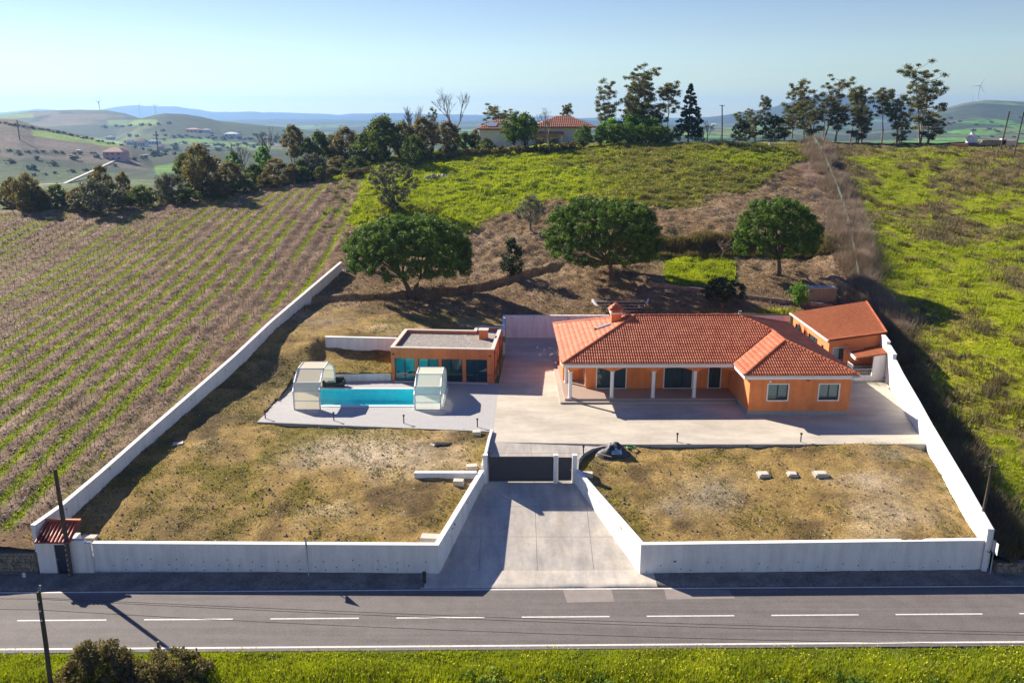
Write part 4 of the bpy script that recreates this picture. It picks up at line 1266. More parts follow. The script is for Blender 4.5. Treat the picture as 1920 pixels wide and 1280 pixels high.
# left veranda wall and back room
wall_open('wall', (2.3, 5.6, 0), (0, -1, 0), 5.6 - bW - .002, 0, WZ, .25, [(.5, 1.6, PFZ + .05, 2.5)], M['orange'], house, (-1, 0, 0))
window(house, (2.3, 5.6, 0), (0, -1, 0), (-1, 0, 0), .5, 1.6, PFZ + .05, 2.5, leaves=1, name='side_door')
wall_open('wall', (.45, 5.6, 0), (1, 0, 0), 1.85, 0, WZ, .25, [], M['orange'], house, (0, -1, 0))
wall_open('wall', (.45, HW - .4, 0), (0, -1, 0), HW - 6.002, 0, WZ, .25, [(1.5, 2.7, 1.2, 2.4), (5, 6.2, 1.2, 2.4)], M['orange'], house, (-1, 0, 0))
for a in (1.5, 5): window(house, (.45, HW - .4, 0), (0, -1, 0), (-1, 0, 0), a, a + 1.2, 1.2, 2.4)
# wing
wx0, wx1, wy = HL - WW + .62, HL - .42, -WP + .42
wo = [(1.5, 3.1, 1.32, 2.62), (5.62, 7.2, 1.32, 2.62)]
wall_open('wall', (wx0, wy, 0), (1, 0, 0), wx1 - wx0, .38, WZ, .25, wo, M['orange'], house, (0, -1, 0))
for a in wo: window(house, (wx0, wy, 0), (1, 0, 0), (0, -1, 0), *a, blind=.7)
wall_open('wall', (wx0, bW, 0), (0, -1, 0), bW - wy - .252, .0, WZ, .25, [], M['orange'], house, (-1, 0, 0))
wall_open('wall', (wx1, wy + .252, 0), (0, 1, 0), HW - .5 - wy, .0, WZ, .25, [(3, 4.2, 1.2, 2.4), (8, 9.2, 1.2, 2.4)], M['orange'], house, (1, 0, 0))
for a in (3, 8): window(house, (wx1, wy + .252, 0), (0, 1, 0), (1, 0, 0), a, a + 1.2, 1.2, 2.4)
wall_open('wall', (.7, HW - .4, 0), (1, 0, 0), wx1 - .95, 0, WZ, .25, [], M['orange'], house, (0, 1, 0))
bx('plinth', wx0 - .03, wx1 + .03, wy - .03, wy + .2, 0, .379, 'plinth')
bx('plinth', wx0 - .03, wx0 + .2, wy + .201, bW - 2.7, 0, .37, 'plinth')
bx('wall_lamp', wx0 + 1.5, wx0 + 1.68, wy - .12, wy - .002, 2.82, 2.95, 'trim')
bx('wall_lamp', wx0 + 4.5, wx0 + 4.75, wy - .1, wy - .002, 2.95, 3.0, 'frame')
# porch beam with haunched arches, and columns
colA = [.72, 4.25, 7.75, 11.25]
def beam(name, along, c0, pts, L, th=.28):
    mb = MB(); xs_ = []
    z = []
    n = 60
    for i in range(n + 1):
        a = L * i / n
        d = min(abs(a - p) for p in pts)
        zz = WZ - .28 - .30 * max(0, 1 - max(0, d - .16) / 1.15) ** 1.6 if d > .16 else WZ - .58
        xs_.append(a); z.append(zz)
    v = []
    for a, zz in zip(xs_, z):
        for o in (0, th):
            p = (c0[0] + a, c0[1] + o) if along == 'x' else (c0[0] + o, c0[1] + a)
            v += [(*p, zz), (*p, WZ - .001)]
    f = []
    for i in range(n):
        k = 4 * i
        f += [[k, k + 4, k + 5, k + 1], [k + 2, k + 3, k + 7, k + 6], [k, k + 2, k + 6, k + 4], [k + 1, k + 5, k + 7, k + 3]]
    f += [[0, 1, 3, 2], [4 * n, 4 * n + 2, 4 * n + 3, 4 * n + 1]]
    mb.add(v, f); return mb.build(name, M['orange'], house)
beam('porch_beam', 'x', (.56, .56), [.16] + [a - .56 for a in colA[1:]] + [13.9], wx0 - .56)
beam('porch_beam', 'y', (.561, .842), [-.2, 4.0], 4.75)
for a, b_ in [(x, .70) for x in colA] + [(.70, 4.9)]:
    mb = MB()
    mb.tube([(a, b_, PFZ), (a, b_, WZ - .58)], .155, 16, caps=False); o = mb.build('column', M['trim'], house, smooth_=True)
    mb = MB(); mb.box(a - .2, a + .2, b_ - .2, b_ + .2, WZ - .64, WZ - .579); mb.build('capital', M['trim'], o)
    mb = MB(); mb.tube([(a, b_, PFZ + .001), (a, b_, PFZ + .09)], .19, 16); mb.build('column_base', M['trim'], o)
# chimney on the left slope
ca, cb, cz = 5.3, 7.4, EZ + 5.3 * SL
ch = bx('chimney', ca - .45, ca + .45, cb - .42, cb + .42, cz - .3, cz + .72, 'orange', rf)
bx('chimney_collar', ca - .54, ca + .54, cb - .51, cb + .51, cz + .721, cz + .86, 'trim', ch)
mb = MB()
for sx in (-1, 1):
    for sy in (-1, 1): mb.box(ca + sx * .38 - .08, ca + sx * .38 + .08, cb + sy * .36 - .08, cb + sy * .36 + .08, cz + .861, cz + 1.12)
mb.box(ca - .3, ca + .3, cb - .28, cb + .28, cz + .861, cz + 1.12)
mb.build('chimney_vent', M['orange'], ch)
pr = .66; cap = [(ca - pr, cb - pr), (ca + pr, cb - pr), (ca + pr, cb + pr), (ca - pr, cb + pr)]; ctr = (ca, cb)
cp_ = [([cap[0], cap[1], ctr], cap[0], (1, 0), (0, 1)), ([cap[0], ctr, cap[3]], cap[0], (0, 1), (1, 0)), ([cap[3], ctr, cap[2]], cap[3], (1, 0), (0, -1)), ([cap[1], cap[2], ctr], cap[1], (0, 1), (-1, 0))]
mb = MB(); z0 = cz + 1.12
mb.add([(x, y, z0) for x, y in cap] + [(ca, cb, z0 + .62)], [[0, 1, 4], [1, 2, 4], [2, 3, 4], [3, 0, 4], [3, 2, 1, 0]])
cc_ = mb.build('chimney_cap', M['tile'], ch)
Vs = []; Fs = []; k = 0
for pl in cp_:
    V, F = tile_field(*pl, .62 / pr, z0, .19, .3, .06); Vs.append(V); Fs.append(F + k); k += len(V)
# joined under the chimney cap's own mesh to stay at thing > roof > chimney
me = np_mesh('cap_tiles', np.concatenate(Vs), np.concatenate(Fs), M['tile'])
tag(link('cap_tiles', me, rf), kind='stuff')
for q in (cc_,) + tuple(ch.children):            # keep the tree at three levels
    q.parent = rf
# roof window on the left slope
def on_left(a, b_, up=.1): return Vector((a, b_, EZ + a * SL + up))
mb = MB(); q = [on_left(3.55, 6.4, .03), on_left(4.75, 6.4, .03), on_left(4.75, 6.85, .03), on_left(3.55, 6.85, .03)]
mb.hexa(q, [p + Vector((-.05, 0, .13)) for p in q]); mb.build('roof_window', M['solar'], rf)
q = [on_left(3.32, 6.4, .03), on_left(3.52, 6.4, .03), on_left(3.52, 6.85, .03), on_left(3.32, 6.85, .03)]
mb = MB(); mb.hexa(q, [p + Vector((-.05, 0, .11)) for p in q]); mb.build('roof_window_flashing', M['frame'], rf)

# ================================================================== GARDEN STEPS BEHIND THE HOUSE
gs = empty('garden_steps', (12.2, 86.2, PATIO), 'garden steps darkened by painted shade between flared white side walls behind the villa', 'steps')
for k in range(13):
    y = k * .46; z = k * .255; wd = 1.55 + max(0, k - 4) ** 1.3 * .085
    mb = MB(); mb.box(-wd, wd, y, y + .48, z - .6, z + .235); mb.build('step', M['steps_shaded'], gs)
    mb = MB(); mb.box(-wd, wd, y - .02, y + .03, z + .2, z + .26); mb.build('step_edge', M['metal'], gs)
for s_ in (-1, 1):
    pts = [(s_ * (1.56 + max(0, t - 4) ** 1.3 * .085), t * .46,   .20 + t * .255) for t in range(0, 14)]
    mb = MB()
    for a, b_ in zip(pts[:-1], pts[1:]):
        q = [(a[0], a[1]), (a[0] + s_ * .2, a[1]), (b_[0] + s_ * .2, b_[1]), (b_[0], b_[1])]
        za = [a[2], a[2], b_[2], b_[2]]
        if s_ < 0: q = q[::-1]; za = za[::-1]
        mb.hexa([Vector((x, y, -.1)) for x, y in q], [Vector((x, y, z)) for (x, y), z in zip(q, za)])
    mb.build('side_wall', M['white'], gs)

# ================================================================== POOL HOUSE
PHX, PHY, PW, PD = -11.0, 73.0, 9.9, 6.7
ph = empty('pool_house', (PHX, PHY, PATIO), 'orange flat-roofed pool house with gravel roof and four glazed doors', 'pool house', rz=math.atan2(-.75, 9.85))
po = [(.32, 2.12, .06, 2.2), (2.48, 4.28, .06, 2.2), (4.62, 6.42, .06, 2.2), (6.80, 8.62 + .02, .06, 2.2)]
po = [(a + .02 * i, b_ + .03 * i + .05, c, d) for i, (a, b_, c, d) in enumerate(po)]
PHh = 3.12
wall_open('wall', (0, 0, 0), (1, 0, 0), PW - .5, -.05, PHh, .28, po, M['orange2'], ph, (0, -1, 0))
for i, a in enumerate(po): window(ph, (0, 0, 0), (1, 0, 0), (0, -1, 0), *a, surround=0, gm='glass_teal' if i < 2 else 'glass_dark', recess=.14, name='patio_door', fr=.05)
PWR = PW - .5
wall_open('wall', (PWR, .281, 0), (0, 1, 0), PD + 1.6 - .28, -.05, PHh, .28, [(2.2, 3.2, .0, 2.1)], M['orange2'], ph, (1, 0, 0))
window(ph, (PWR, .281, 0), (0, 1, 0), (1, 0, 0), 2.2, 3.2, .0, 2.1, surround=0, leaves=1, name='side_door')
wall_open('wall', (0, PD, 0), (0, -1, 0), PD - .281, -.05, PHh, .28, [], M['orange2'], ph, (-1, 0, 0))
wall_open('wall', (.281, PD, 0), (1, 0, 0), PWR - 2.3 - .281, -.05, PHh, .28, [], M['orange2'], ph, (0, 1, 0))
wall_open('wall', (PWR - 2.58, PD + 1.6, 0), (1, 0, 0), 2.3, -.05, PHh, .28, [], M['orange2'], ph, (0, 1, 0))
wall_open('wall', (PWR - 2.58, PD + 1.319, 0), (0, -1, 0), 1.3, -.05, PHh, .28, [], M['orange2'], ph, (-1, 0, 0))
for a in [(-.04, PWR + .04, -.04, .30), (-.04, .30, .301, PD - .301), (-.04, PWR - 2.3, PD - .30, PD + .04), (PWR - 2.62, PWR - 2.299, PD + .041, PD + 1.299), (PWR - 2.62, PWR + .04, PD + 1.30, PD + 1.64), (PWR - .30, PWR + .04, .301, PD + 1.299)]:
    mb = MB(); mb.box(*a, PHh + .002, PHh + .09); mb.build('parapet_coping', M['coping_roof'], ph)
mb = MB(); mb.box(.30, PWR - .30, .30, PD - .30, PHh - .6, PHh - .26); 
gr = mb.build('gravel_roof', M['gravel'], ph)
mb = MB(); mb.box(PWR - 2.3, PWR - .30, PD - .3, PD + 1.3, PHh - .6, PHh - .262); mb.build('gravel_roof', M['gravel'], ph)
# loose stones of the gravel
def stones(n, x0, x1, y0, y1, z, s0, s1, seed):
    rg = np.random.default_rng(seed)
    P = np.stack([rg.uniform(x0, x1, n), rg.uniform(y0, y1, n), np.full(n, z)], -1)
    s = rg.uniform(s0, s1, (n, 1, 1))
    B = np.array([(1, 0, 0), (-.4, .9, 0), (-.5, -.8, 0), (.05, .05, .9)])
    a = rg.uniform(0, 6.28, n); c, sn = np.cos(a), np.sin(a)
    X = B[None, :, 0] * c[:, None] - B[None, :, 1] * sn[:, None]; Y = B[None, :, 0] * sn[:, None] + B[None, :, 1] * c[:, None]
    V = np.stack([X, Y, np.repeat(B[None, :, 2], n, 0) * rg.uniform(.5, 1.1, (n, 1))], -1) * s + P[:, None]
    F = (np.array([(0, 1, 3), (1, 2, 3), (2, 0, 3)])[None] + (np.arange(n) * 4)[:, None, None]).reshape(-1, 3)
    return V.reshape(-1, 3), F
V, F = stones(9000, .35, PWR - .35, .35, PD - .35, PHh - .262, .03, .075, 5)
tag(link('loose_gravel', np_mesh('loose_gravel', V, F, M['gravel']), gr), kind='stuff')
mb = MB(); mb.box(PWR - 1.85, PWR - 1.05, PD - 2.2, PD - 1.5, PHh - .3, PHh + .62); c_ = mb.build('chimney', M['orange2'], ph)
mb = MB(); mb.box(PWR - 1.92, PWR - .98, PD - 2.27, PD - 1.43, PHh + .621, PHh + .70); mb.build('chimney_cap', M['coping_roof'], c_)
for x in (.25, PWR - .35):
    mb = MB(); mb.box(x - .09, x + .09, -.10, -.002, 2.52, 2.62); mb.build('wall_lamp', M['frame'], ph)
mb = MB(); mb.tube([(PWR + .06, .25, 0), (PWR + .06, .25, 2.75)], .05, 8); mb.box(PWR + .002, PWR + .16, .15, .35, 2.75, 2.95); mb.build('downpipe', M['tile_dark'], ph)
mb = MB(); mb.tube([(PWR + .06, 5.3, 0), (PWR + .06, 5.3, 2.75)], .05, 8); mb.box(PWR + .002, PWR + .16, 5.2, 5.4, 2.75, 2.95); mb.build('downpipe', M['tile_dark'], ph)
mb = MB(); mb.box(.3, PWR - .5, -.30, -.002, 0, .03); mb.build('door_threshold', M['coping_pool'], ph)

# ================================================================== ANNEX
ax = empty('annex', (29.9, 76.0, PATIO), 'orange annex with a plain brown-red sloping roof at the back right corner', 'outbuilding')
O = Vector((29.9, 76.0, PATIO))
q = [Vector((29.75, 75.9, 6.58)), Vector((35.15, 75.9, 7.34)), Vector((38.4, 88.6, 7.55)), Vector((29.6, 86.6, 6.72))]
mb = MB(); mb.hexa([p - O - Vector((0, 0, .16)) for p in q], [p - O for p in q]); arf = mb.build('roof', M['annex_tile'], ax)
# roof courses as thin raised strips
for k in range(1, 26):
    t = k / 26
    a = q[0].lerp(q[1], t) - O; b_ = q[3].lerp(q[2], t) - O
    mb = MB(); mb.hexa([a + Vector((-.02, .05, .0)), a + Vector((.05, .05, .0)), b_ + Vector((.05, -.05, .0)), b_ + Vector((-.02, -.05, .0))],
                       [a + Vector((-.02, .05, .022)), a + Vector((.05, .05, .03)), b_ + Vector((.05, -.05, .03)), b_ + Vector((-.02, -.05, .022))])
    mb.build('roof_course', M['annex_tile'], arf)
for a, b_ in ((q[0], q[1]), (q[1], q[2])):
    mb = MB(); d = (b_ - a).normalized(); n = Vector((-d.y, d.x, 0)) * .16
    mb.hexa([a - O + Vector((0, 0, .003)), b_ - O + Vector((0, 0, .003)), b_ + n - O + Vector((0, 0, .003)), a + n - O + Vector((0, 0, .003))], [a - O + Vector((0, 0, .07)), b_ - O + Vector((0, 0, .07)), b_ + n - O + Vector((0, 0, .07)), a + n - O + Vector((0, 0, .07))])
    mb.build('verge_tile', M['tile'], arf)
mb = MB(); mb.hexa([(-.30, -.1, 2.92), (-.155, -.1, 2.92), (-.31, 10.6, 3.06), (-.45, 10.6, 3.06)], [(-.30, -.1, 3.06), (-.155, -.1, 3.06), (-.31, 10.6, 3.2), (-.45, 10.6, 3.2)]); mb.build('gutter', M['metal_white'], arf)
wall_open('wall', (0, .1, 0), (1, 0, 0), 5.1, 0, 2.92, .25, [(.45, 1.75, 1.15, 2.25)], M['orange3'], ax, (0, -1, 0))
mb = MB(); mb.add([(0, .1, 2.921), (5.1, .1, 2.921), (5.1, .1, 3.64), (0, .35, 2.921), (5.1, .35, 2.921), (5.1, .35, 3.64)], [[0, 1, 2], [3, 5, 4], [0, 2, 5, 3], [1, 4, 5, 2]]); mb.build('gable_wall', M['orange3'], ax)
window(ax, (0, .1, 0), (1, 0, 0), (0, -1, 0), .45, 1.75, 1.15, 2.25, blind=.95, surround=.05)
wall_open('wall', (0, 10.3, 0), (0, -1, 0), 9.948, 0, 2.9, .25, [(.6, 2.2, .1, 2.3), (3.2, 3.8, 1.4, 2.2), (4.6, 7.2, .1, 2.3), (8.3, 8.9, 1.3, 2.1)], M['orange3'], ax, (-1, 0, 0))
window(ax, (0, 10.3, 0), (0, -1, 0), (-1, 0, 0), .6, 2.2, .1, 2.3, leaves=1, surround=0, name='garage_opening')
window(ax, (0, 10.3, 0), (0, -1, 0), (-1, 0, 0), 3.2, 3.8, 1.4, 2.2, leaves=1, surround=0)
window(ax, (0, 10.3, 0), (0, -1, 0), (-1, 0, 0), 4.6, 7.2, .1, 2.3, leaves=2, surround=0, name='garage_opening')
window(ax, (0, 10.3, 0), (0, -1, 0), (-1, 0, 0), 8.3, 8.9, 1.3, 2.1, leaves=1, surround=0)
mb = MB(); mb.hexa([(4.85, .36, 0), (5.1, .36, 0), (8.2, 12.2, 0), (7.95, 12.2, 0)], [(4.85, .36, 3.4), (5.1, .36, 3.45), (8.2, 12.2, 3.7), (7.95, 12.2, 3.65)]); mb.build('wall', M['orange3'], ax)
mb = MB(); mb.hexa([(0, 10.31, 0), (7.9, 12.2, 0), (7.9, 12.4, 0), (0, 10.5, 0)], [(0, 10.31, 2.9), (7.9, 12.2, 3.7), (7.9, 12.4, 3.7), (0, 10.5, 2.9)]); mb.build('wall', M['orange3'], ax)
mb = MB(); mb.tube([(1.55, .07, 2.62), (1.95, .07, 2.62)], .09, 8); mb.build('wall_lamp', M['orange3'], ax)
# lean-to in front of the annex
lt = empty('lean_to', (31.3, 73.0, PATIO), 'small lean-to with brown roof and metal gate beside the annex', 'shed')
O = Vector((31.3, 73.0, PATIO))
q = [atY(1606, 671, 72.9), atY(1665.5, 661.5, 72.9), atY(1655, 645.5, 76.0), atY(1592, 657.5, 76.0)]
mb = MB(); mb.hexa([p - O - Vector((0, 0, .12)) for p in q], [p - O for p in q]); mb.build('roof', M['annex_tile'], lt)
mb = MB(); a, b_ = q[0] - O, q[3] - O; mb.hexa([a + Vector((-.14, 0, -.2)), a + Vector((0, 0, -.2)), b_ + Vector((0, 0, -.2)), b_ + Vector((-.14, 0, -.2))], [a + Vector((-.14, 0, .02)), a + Vector((-.003, 0, .02)), b_ + Vector((-.003, 0, .02)), b_ + Vector((-.14, 0, .02))]); mb.build('gutter', M['metal_white'], lt)
wall_open('wall', (-.15, .05, 0), (1, 0, 0), 2.85, 0, 2.1, .2, [(.0, 1.72, .45, 2.1)], M['white'], lt, (0, -1, 0))
mb = MB(); mb.add([(1.57, .05, 2.101), (2.7, .05, 2.101), (2.7, .05, 2.5), (1.57, .05, 2.4), (1.57, .25, 2.101), (2.7, .25, 2.101), (2.7, .25, 2.5), (1.57, .25, 2.4)], [[0, 1, 2, 3], [4, 7, 6, 5], [3, 2, 6, 7]]); mb.build('wall', M['white'], lt)
mb = MB(); mb.box(-.15, 2.7, 2.6, 2.8, 0, 2.3); mb.build('back_wall', M['orange3'], lt)
for k in range(4):
    mb = MB(); mb.box(.2, 2.4, 1.0 + k * .35, 1.36 + k * .35, 0, .25 + .2 * k); mb.build('inner_step', M['plinth'], lt)
rl = MB()
for zz in (.5, 1.15): rl.tube([(-.12, -.02, zz), (1.5, -.02, zz)], .025, 6)
for k in range(11): rl.tube([(-.1 + k * .155, -.02, .5), (-.1 + k * .155, -.02, 1.15)], .012, 5)
rl.build('railing', M['metal'], lt)
rl = MB()
for zz in (.1, 1.5): rl.tube([(-.25, .0, zz), (-.25, 1.2, zz)], .03, 6)
for k in range(7): rl.tube([(-.25, k * .2, .1), (-.25, k * .2, 1.5)], .014, 5)
rl.build('side_gate', M['metal_white'], lt)

# ================================================================== LOTS: BOLLARDS, BLOCKS, DEBRIS
def bollard_me():
    mb = MB(); mb.tube([(0, 0, -.1), (0, 0, .62)], .045, 8); return mb.mesh('bollard', M['black'], True)
BM = bollard_me()
mb = MB(); mb.box(-.075, .075, -.075, .075, .60, .70); LM = mb.mesh('lamp_head', M['frame'])
boll = [(497, 785, 'black garden bollard lamp nearest the left corner of the pool deck'), (625.6, 789, 'black garden bollard lamp on the deck edge under the left enclosure'),
        (757, 794, 'black garden bollard lamp on the deck edge below the right enclosure'), (895, 801, 'black garden bollard lamp at the right end of the deck edge'),
        (1094, 853, 'black bollard lamp on the curved kerb by the gate'), (1270, 829, 'black bollard lamp on the patio kerb just right of the tarp heap'), (1502, 829, 'black bollard lamp on the patio kerb below the villa wing')]
for u, v, lab in boll:
    b_ = empty('bollard_lamp', at(u, v, PATIO) + Vector((0, .10, 0)), lab, 'lamp', 'bollard lamps along the terrace edge')
    link('post', BM, b_); link('lamp_head', LM, b_)

def block(u, v, sx, sy, sz, rz, lab, name='concrete_block', m='block', group='pale blocks lying on the lots', cat='block', lid=False):
    p = ground(u, v)
    mb = MB(); mb.box(-sx / 2, sx / 2, -sy / 2, sy / 2, -.1, sz)
    if lid:
        e = empty(name, p, lab, cat, group, rz)
        mb.build('chamber_rim', M['kerb'], e)
        l_ = MB(); l_.box(-sx * .38, sx * .38, -sy * .38, sy * .38, sz + .001, sz + .07); l_.build('cover', M[m], e, bevel=.01)
        return
    o = mb.build(name, M[m], None, p, bevel=.02); o.rotation_euler = (random.uniform(-.04, .04), random.uniform(-.04, .04), rz)
    tag(o, lab, cat, group)
block(894, 815, .62, .5, .3, .02, 'pale block just below the right end of the pool deck')
block(885, 880, .75, .5, .3, .05, 'pale block beside the left gate pillar, above the long beam')
block(860, 908, .7, .5, .32, -.1, 'pale block just below the long white beam')
block(877, 893, .8, .5, .12, 0, 'flat slab against the end of the long beam')
block(808, 1014, 1.2, .7, .3, -.1, 'large pale slab on soil above the corner of the left front wall')
block(1102, 893, .7, .5, .25, -.1, 'small pale block against the top of the right drive wall')
block(168, 1012, .9, .5, .25, 0, 'grey slab lying in the left front corner')
block(1431, 893, .8, .75, .14, .05, 'leftmost of three square inspection covers in the right lot', 'inspection_cover', group='inspection covers in the right lot', cat='cover', lid=True)
block(1485, 893, .68, .7, .12, -.04, 'middle of three square inspection covers in the right lot', 'inspection_cover', group='inspection covers in the right lot', cat='cover', lid=True)
block(1538, 892, .95, .75, .16, .02, 'rightmost and widest of three inspection covers in the right lot', 'inspection_cover', group='inspection covers in the right lot', cat='cover', lid=True)
block(334, 832, .75, .55, .06, .35, 'thin pale board lying in the shade of the left boundary wall', 'board')
# long beam
p0 = ground(777, 898); p1 = ground(893, 900); p1.z = p0.z = max(p0.z, p1.z) + .02
bw = wall_run('concrete_beam', [(p0.x, p0.y, p0.z - .3, p0.z + .32), (p1.x, p1.y + .1, p0.z - .3, p0.z + .36)], .38, 'long white concrete channel lying beside the gate on the left lot', 'beam', side=1, capw=.0)

# tarp heap, sheet, plank, hose
def lump(name, c, rx_, ry_, hz_, m, seed, n=26, k=.5):
    a = np.linspace(0, 2 * np.pi, n, endpoint=False); r = np.linspace(0, 1, 9)
    Rr, Aa = np.meshgrid(r, a, indexing='ij')
    wob = 1 + .28 * fbm(np.cos(Aa) * 2 + seed, np.sin(Aa) * 2, 1, seed, 2)
    x = Rr * np.cos(Aa) * rx_ * wob; y = Rr * np.sin(Aa) * ry_ * wob
    z = hz_ * (1 - Rr ** 1.6) * (1 + k * fbm(x + seed, y, .55, seed + 1, 3) * 1.4) + k * fbm(x, y + seed, .3, seed + 2, 2) * .12
    z[-1] = -.12
    V = np.stack([x, y, z], -1).reshape(-1, 3)
    idx = np.arange(9 * n).reshape(9, n)
    F = np.stack([idx[:-1], idx[1:], np.roll(idx, -1, 1)[1:], np.roll(idx, -1, 1)[:-1]], -1).reshape(-1, 4)
    return link(name, np_mesh(name, V, F, m), None, c)
c = ground(1150, 851)
tag(lump('tarp_heap', c, 1.35, .8, .75, M['blue_tarp'], 3), 'crumpled dark tarpaulin heap on the lot below the patio kerb', 'tarpaulin')
mb = MB(); mb.box(-.36, .36, -.28, .28, 0, .03); o = mb.build('plastic_sheet', M['tarp_pale'], None, c + Vector((.15, -.6, .42))); o.rotation_euler = (.6, .05, .05)
tag(o, 'small pale blue sheet on the front of the dark tarpaulin heap', 'sheet')
mb = MB(); mb.box(-.55, .55, -.05, .05, 0, .05); o = mb.build('plank', M['reed'], None, c + Vector((-.75, -.75, .16))); o.rotation_euler = (0, .12, -.3)
tag(o, 'short plank leaning on the left of the tarpaulin heap', 'plank')
hp = []
for k in range(50):
    t = k / 49 * 2 * math.pi * 3
    hp.append((.33 * math.cos(t) * (1 + .06 * math.sin(t * 2.3)), .26 * math.sin(t), .04 + .035 * (k / 17)))
mb = MB(); mb.tube(hp, .028, 6); tag(mb.build('garden_hose', M['hose'], None, ground(1182, 845) + Vector((.05, .1, .08)), smooth_=True), 'coiled green garden hose beside the tarpaulin heap', 'hose')
tag(lump('ash_heap', ground(829, 834), .9, .45, .16, M['black'], 9), 'small black heap of burnt rubbish on the left lot', 'heap')
mb = MB(); mb.box(-.2, .2, -.15, .15, -.1, .2); tag(mb.build('plastic_crate', M['blue'], None, ground(652, 509)), 'small bright blue crate beside the top end of the left wall', 'crate')
p = ground(757, 556); mb = MB()
mb.box(-.5, .5, -.25, .25, 0, .05); o = mb.build('pallet', M['reed'], None, p + Vector((0, 0, .1))); o.rotation_euler = (.3, .1, .9); tag(o, 'old pallet lying at the foot of the leftmost pine', 'pallet')
# reed shelter and low garden wall behind the annex
p = ground(1541, 567)
sh = empty('reed_shelter', p, 'small reed-screened shelter behind the annex', 'shelter')
mb = MB(); mb.box(-1.55, 1.55, -.05, .05, 0, 1.55); mb.build('front_panel', M['reed'], sh)
for k in range(24):
    x = -1.5 + k * .13; mb = MB(); mb.box(x - .012, x + .012, -.075, -.051, .02, 1.5); mb.build('reed', M['stake'], sh)
mb = MB(); mb.box(-1.6, 1.6, -.1, 1.6, 1.56, 1.63); mb.build('roof', M['kerb'], sh)
for sx in (-1.53, 1.47): 
    mb = MB(); mb.box(sx, sx + .06, .06, 1.55, 0, 1.55); mb.build('side_panel', M['reed'], sh)
gp = [ground(u, v) for u, v in ((1215, 536), (1320, 549), (1400, 561), (1490, 572), (1560, 578))]
wall_run('garden_wall', [(q.x, q.y, q.z - .5, q.z + .45) for q in gp], .2, 'low rough concrete garden wall under the pines', 'wall', m='stone', cap=False, side=1)

# pebbles and clods scattered on bare soil
def scatter_pts(n, xr, yr, f, seed, noise_cut=None):
    rg = np.random.default_rng(seed)
    x = rg.uniform(*xr, n); y = rg.uniform(*yr, n)
    z = height(x, y); c, I = zone(x, y, z)
    keep = f(x, y, I, rg) & ~in_poly(x, y, DRIVE) & ~in_poly(x, y, PATIO_POLY) & ~in_poly(x, y, DK)
    u, v = I['u'], I['v']
    keep &= (u > -60) & (u < 1980) & (v < 1330)
    inner = (x > wall_left_x(y)) & (x < wall_left_x(y) + .0) 
    return x[keep], y[keep], z[keep], {k: a[keep] for k, a in I.items()}

def stones_at(x, y, z, s0, s1, seed):
    n = len(x); rg = np.random.default_rng(seed)
    s = (rg.uniform(0, 1, n) ** 2.2 * (s1 - s0) + s0)[:, None, None]
    B = np.array([(1, 0, -.2), (.1, .9, -.2), (-1, .1, -.2), (-.1, -.9, -.2), (0.1, 0, .75)])
    a = rg.uniform(0, 6.28, n); c, sn = np.cos(a)[:, None], np.sin(a)[:, None]
    jit = rg.uniform(.6, 1.3, (n, 5))
    X = (B[None, :, 0] * c - B[None, :, 1] * sn) * jit; Y = (B[None, :, 0] * sn + B[None, :, 1] * c) * jit
    V = np.stack([X, Y, np.repeat(B[None, :, 2], n, 0) * jit], -1) * s + np.stack([x, y, z], -1)[:, None]
    F = (np.array([(0, 1, 4), (1, 2, 4), (2, 3, 4), (3, 0, 4)])[None] + (np.arange(n) * 5)[:, None, None]).reshape(-1, 3)
    return V.reshape(-1, 3), F
x, y, z, I = scatter_pts(9000, (-29, 39), (45.9, 108), lambda x, y, I, r: (I['meadow'] < .3) & (I['vine'] < .1) & (I['green'] < .3) & (r.uniform(0, 1, len(x)) < .55 + I['n2']), 21)
V, F = stones_at(x, y, z, .02, .10, 1)
tag(link('pebbles', np_mesh('pebbles', V, F, M['pebble'])), kind='stuff')
x, y, z, I = scatter_pts(115000, (-75, 42), (46, 135), lambda x, y, I, r: (I['meadow'] < .2) & (I['green'] < .4) & (I['vgreen'] < .6) & (r.uniform(0, 1, len(x)) < .6 + I['n1'] * .8), 22)
V, F = stones_at(x, y, z - .01, .03, .17, 2)
V[:, 2] += 0
tag(link('earth_clods', np_mesh('earth_clods', V, F, M['clod'])), kind='stuff')

# blades: thin triangles in tufts
def tufts(x, y, z, nb, h0, h1, wdt, lean, seed, spread=.1, hscale=None):
    n = len(x); rg = np.random.default_rng(seed)
    P = np.repeat(np.stack([x, y, z], -1), nb, 0)
    m = n * nb
    a = rg.uniform(0, 2 * np.pi, m); l = rg.uniform(.2, 1, m) * lean
    h = rg.uniform(h0, h1, m) * (np.repeat(hscale, nb) if hscale is not None else 1)
    P = P + np.stack([np.cos(a), np.sin(a), a * 0], -1) * rg.uniform(0, spread, (m, 1)) + np.array([0, 0, -.02])
    b = a + rg.uniform(1.2, 1.9, m)
    wv = np.stack([np.cos(b), np.sin(b), b * 0], -1) * (wdt * rg.uniform(.6, 1.4, m))[:, None]
    tip = P + np.stack([np.cos(a) * l * h, np.sin(a) * l * h, h], -1)
    V = np.stack([P - wv, P + wv, tip], 1).reshape(-1, 3)
    return V, np.arange(3 * m).reshape(-1, 3)

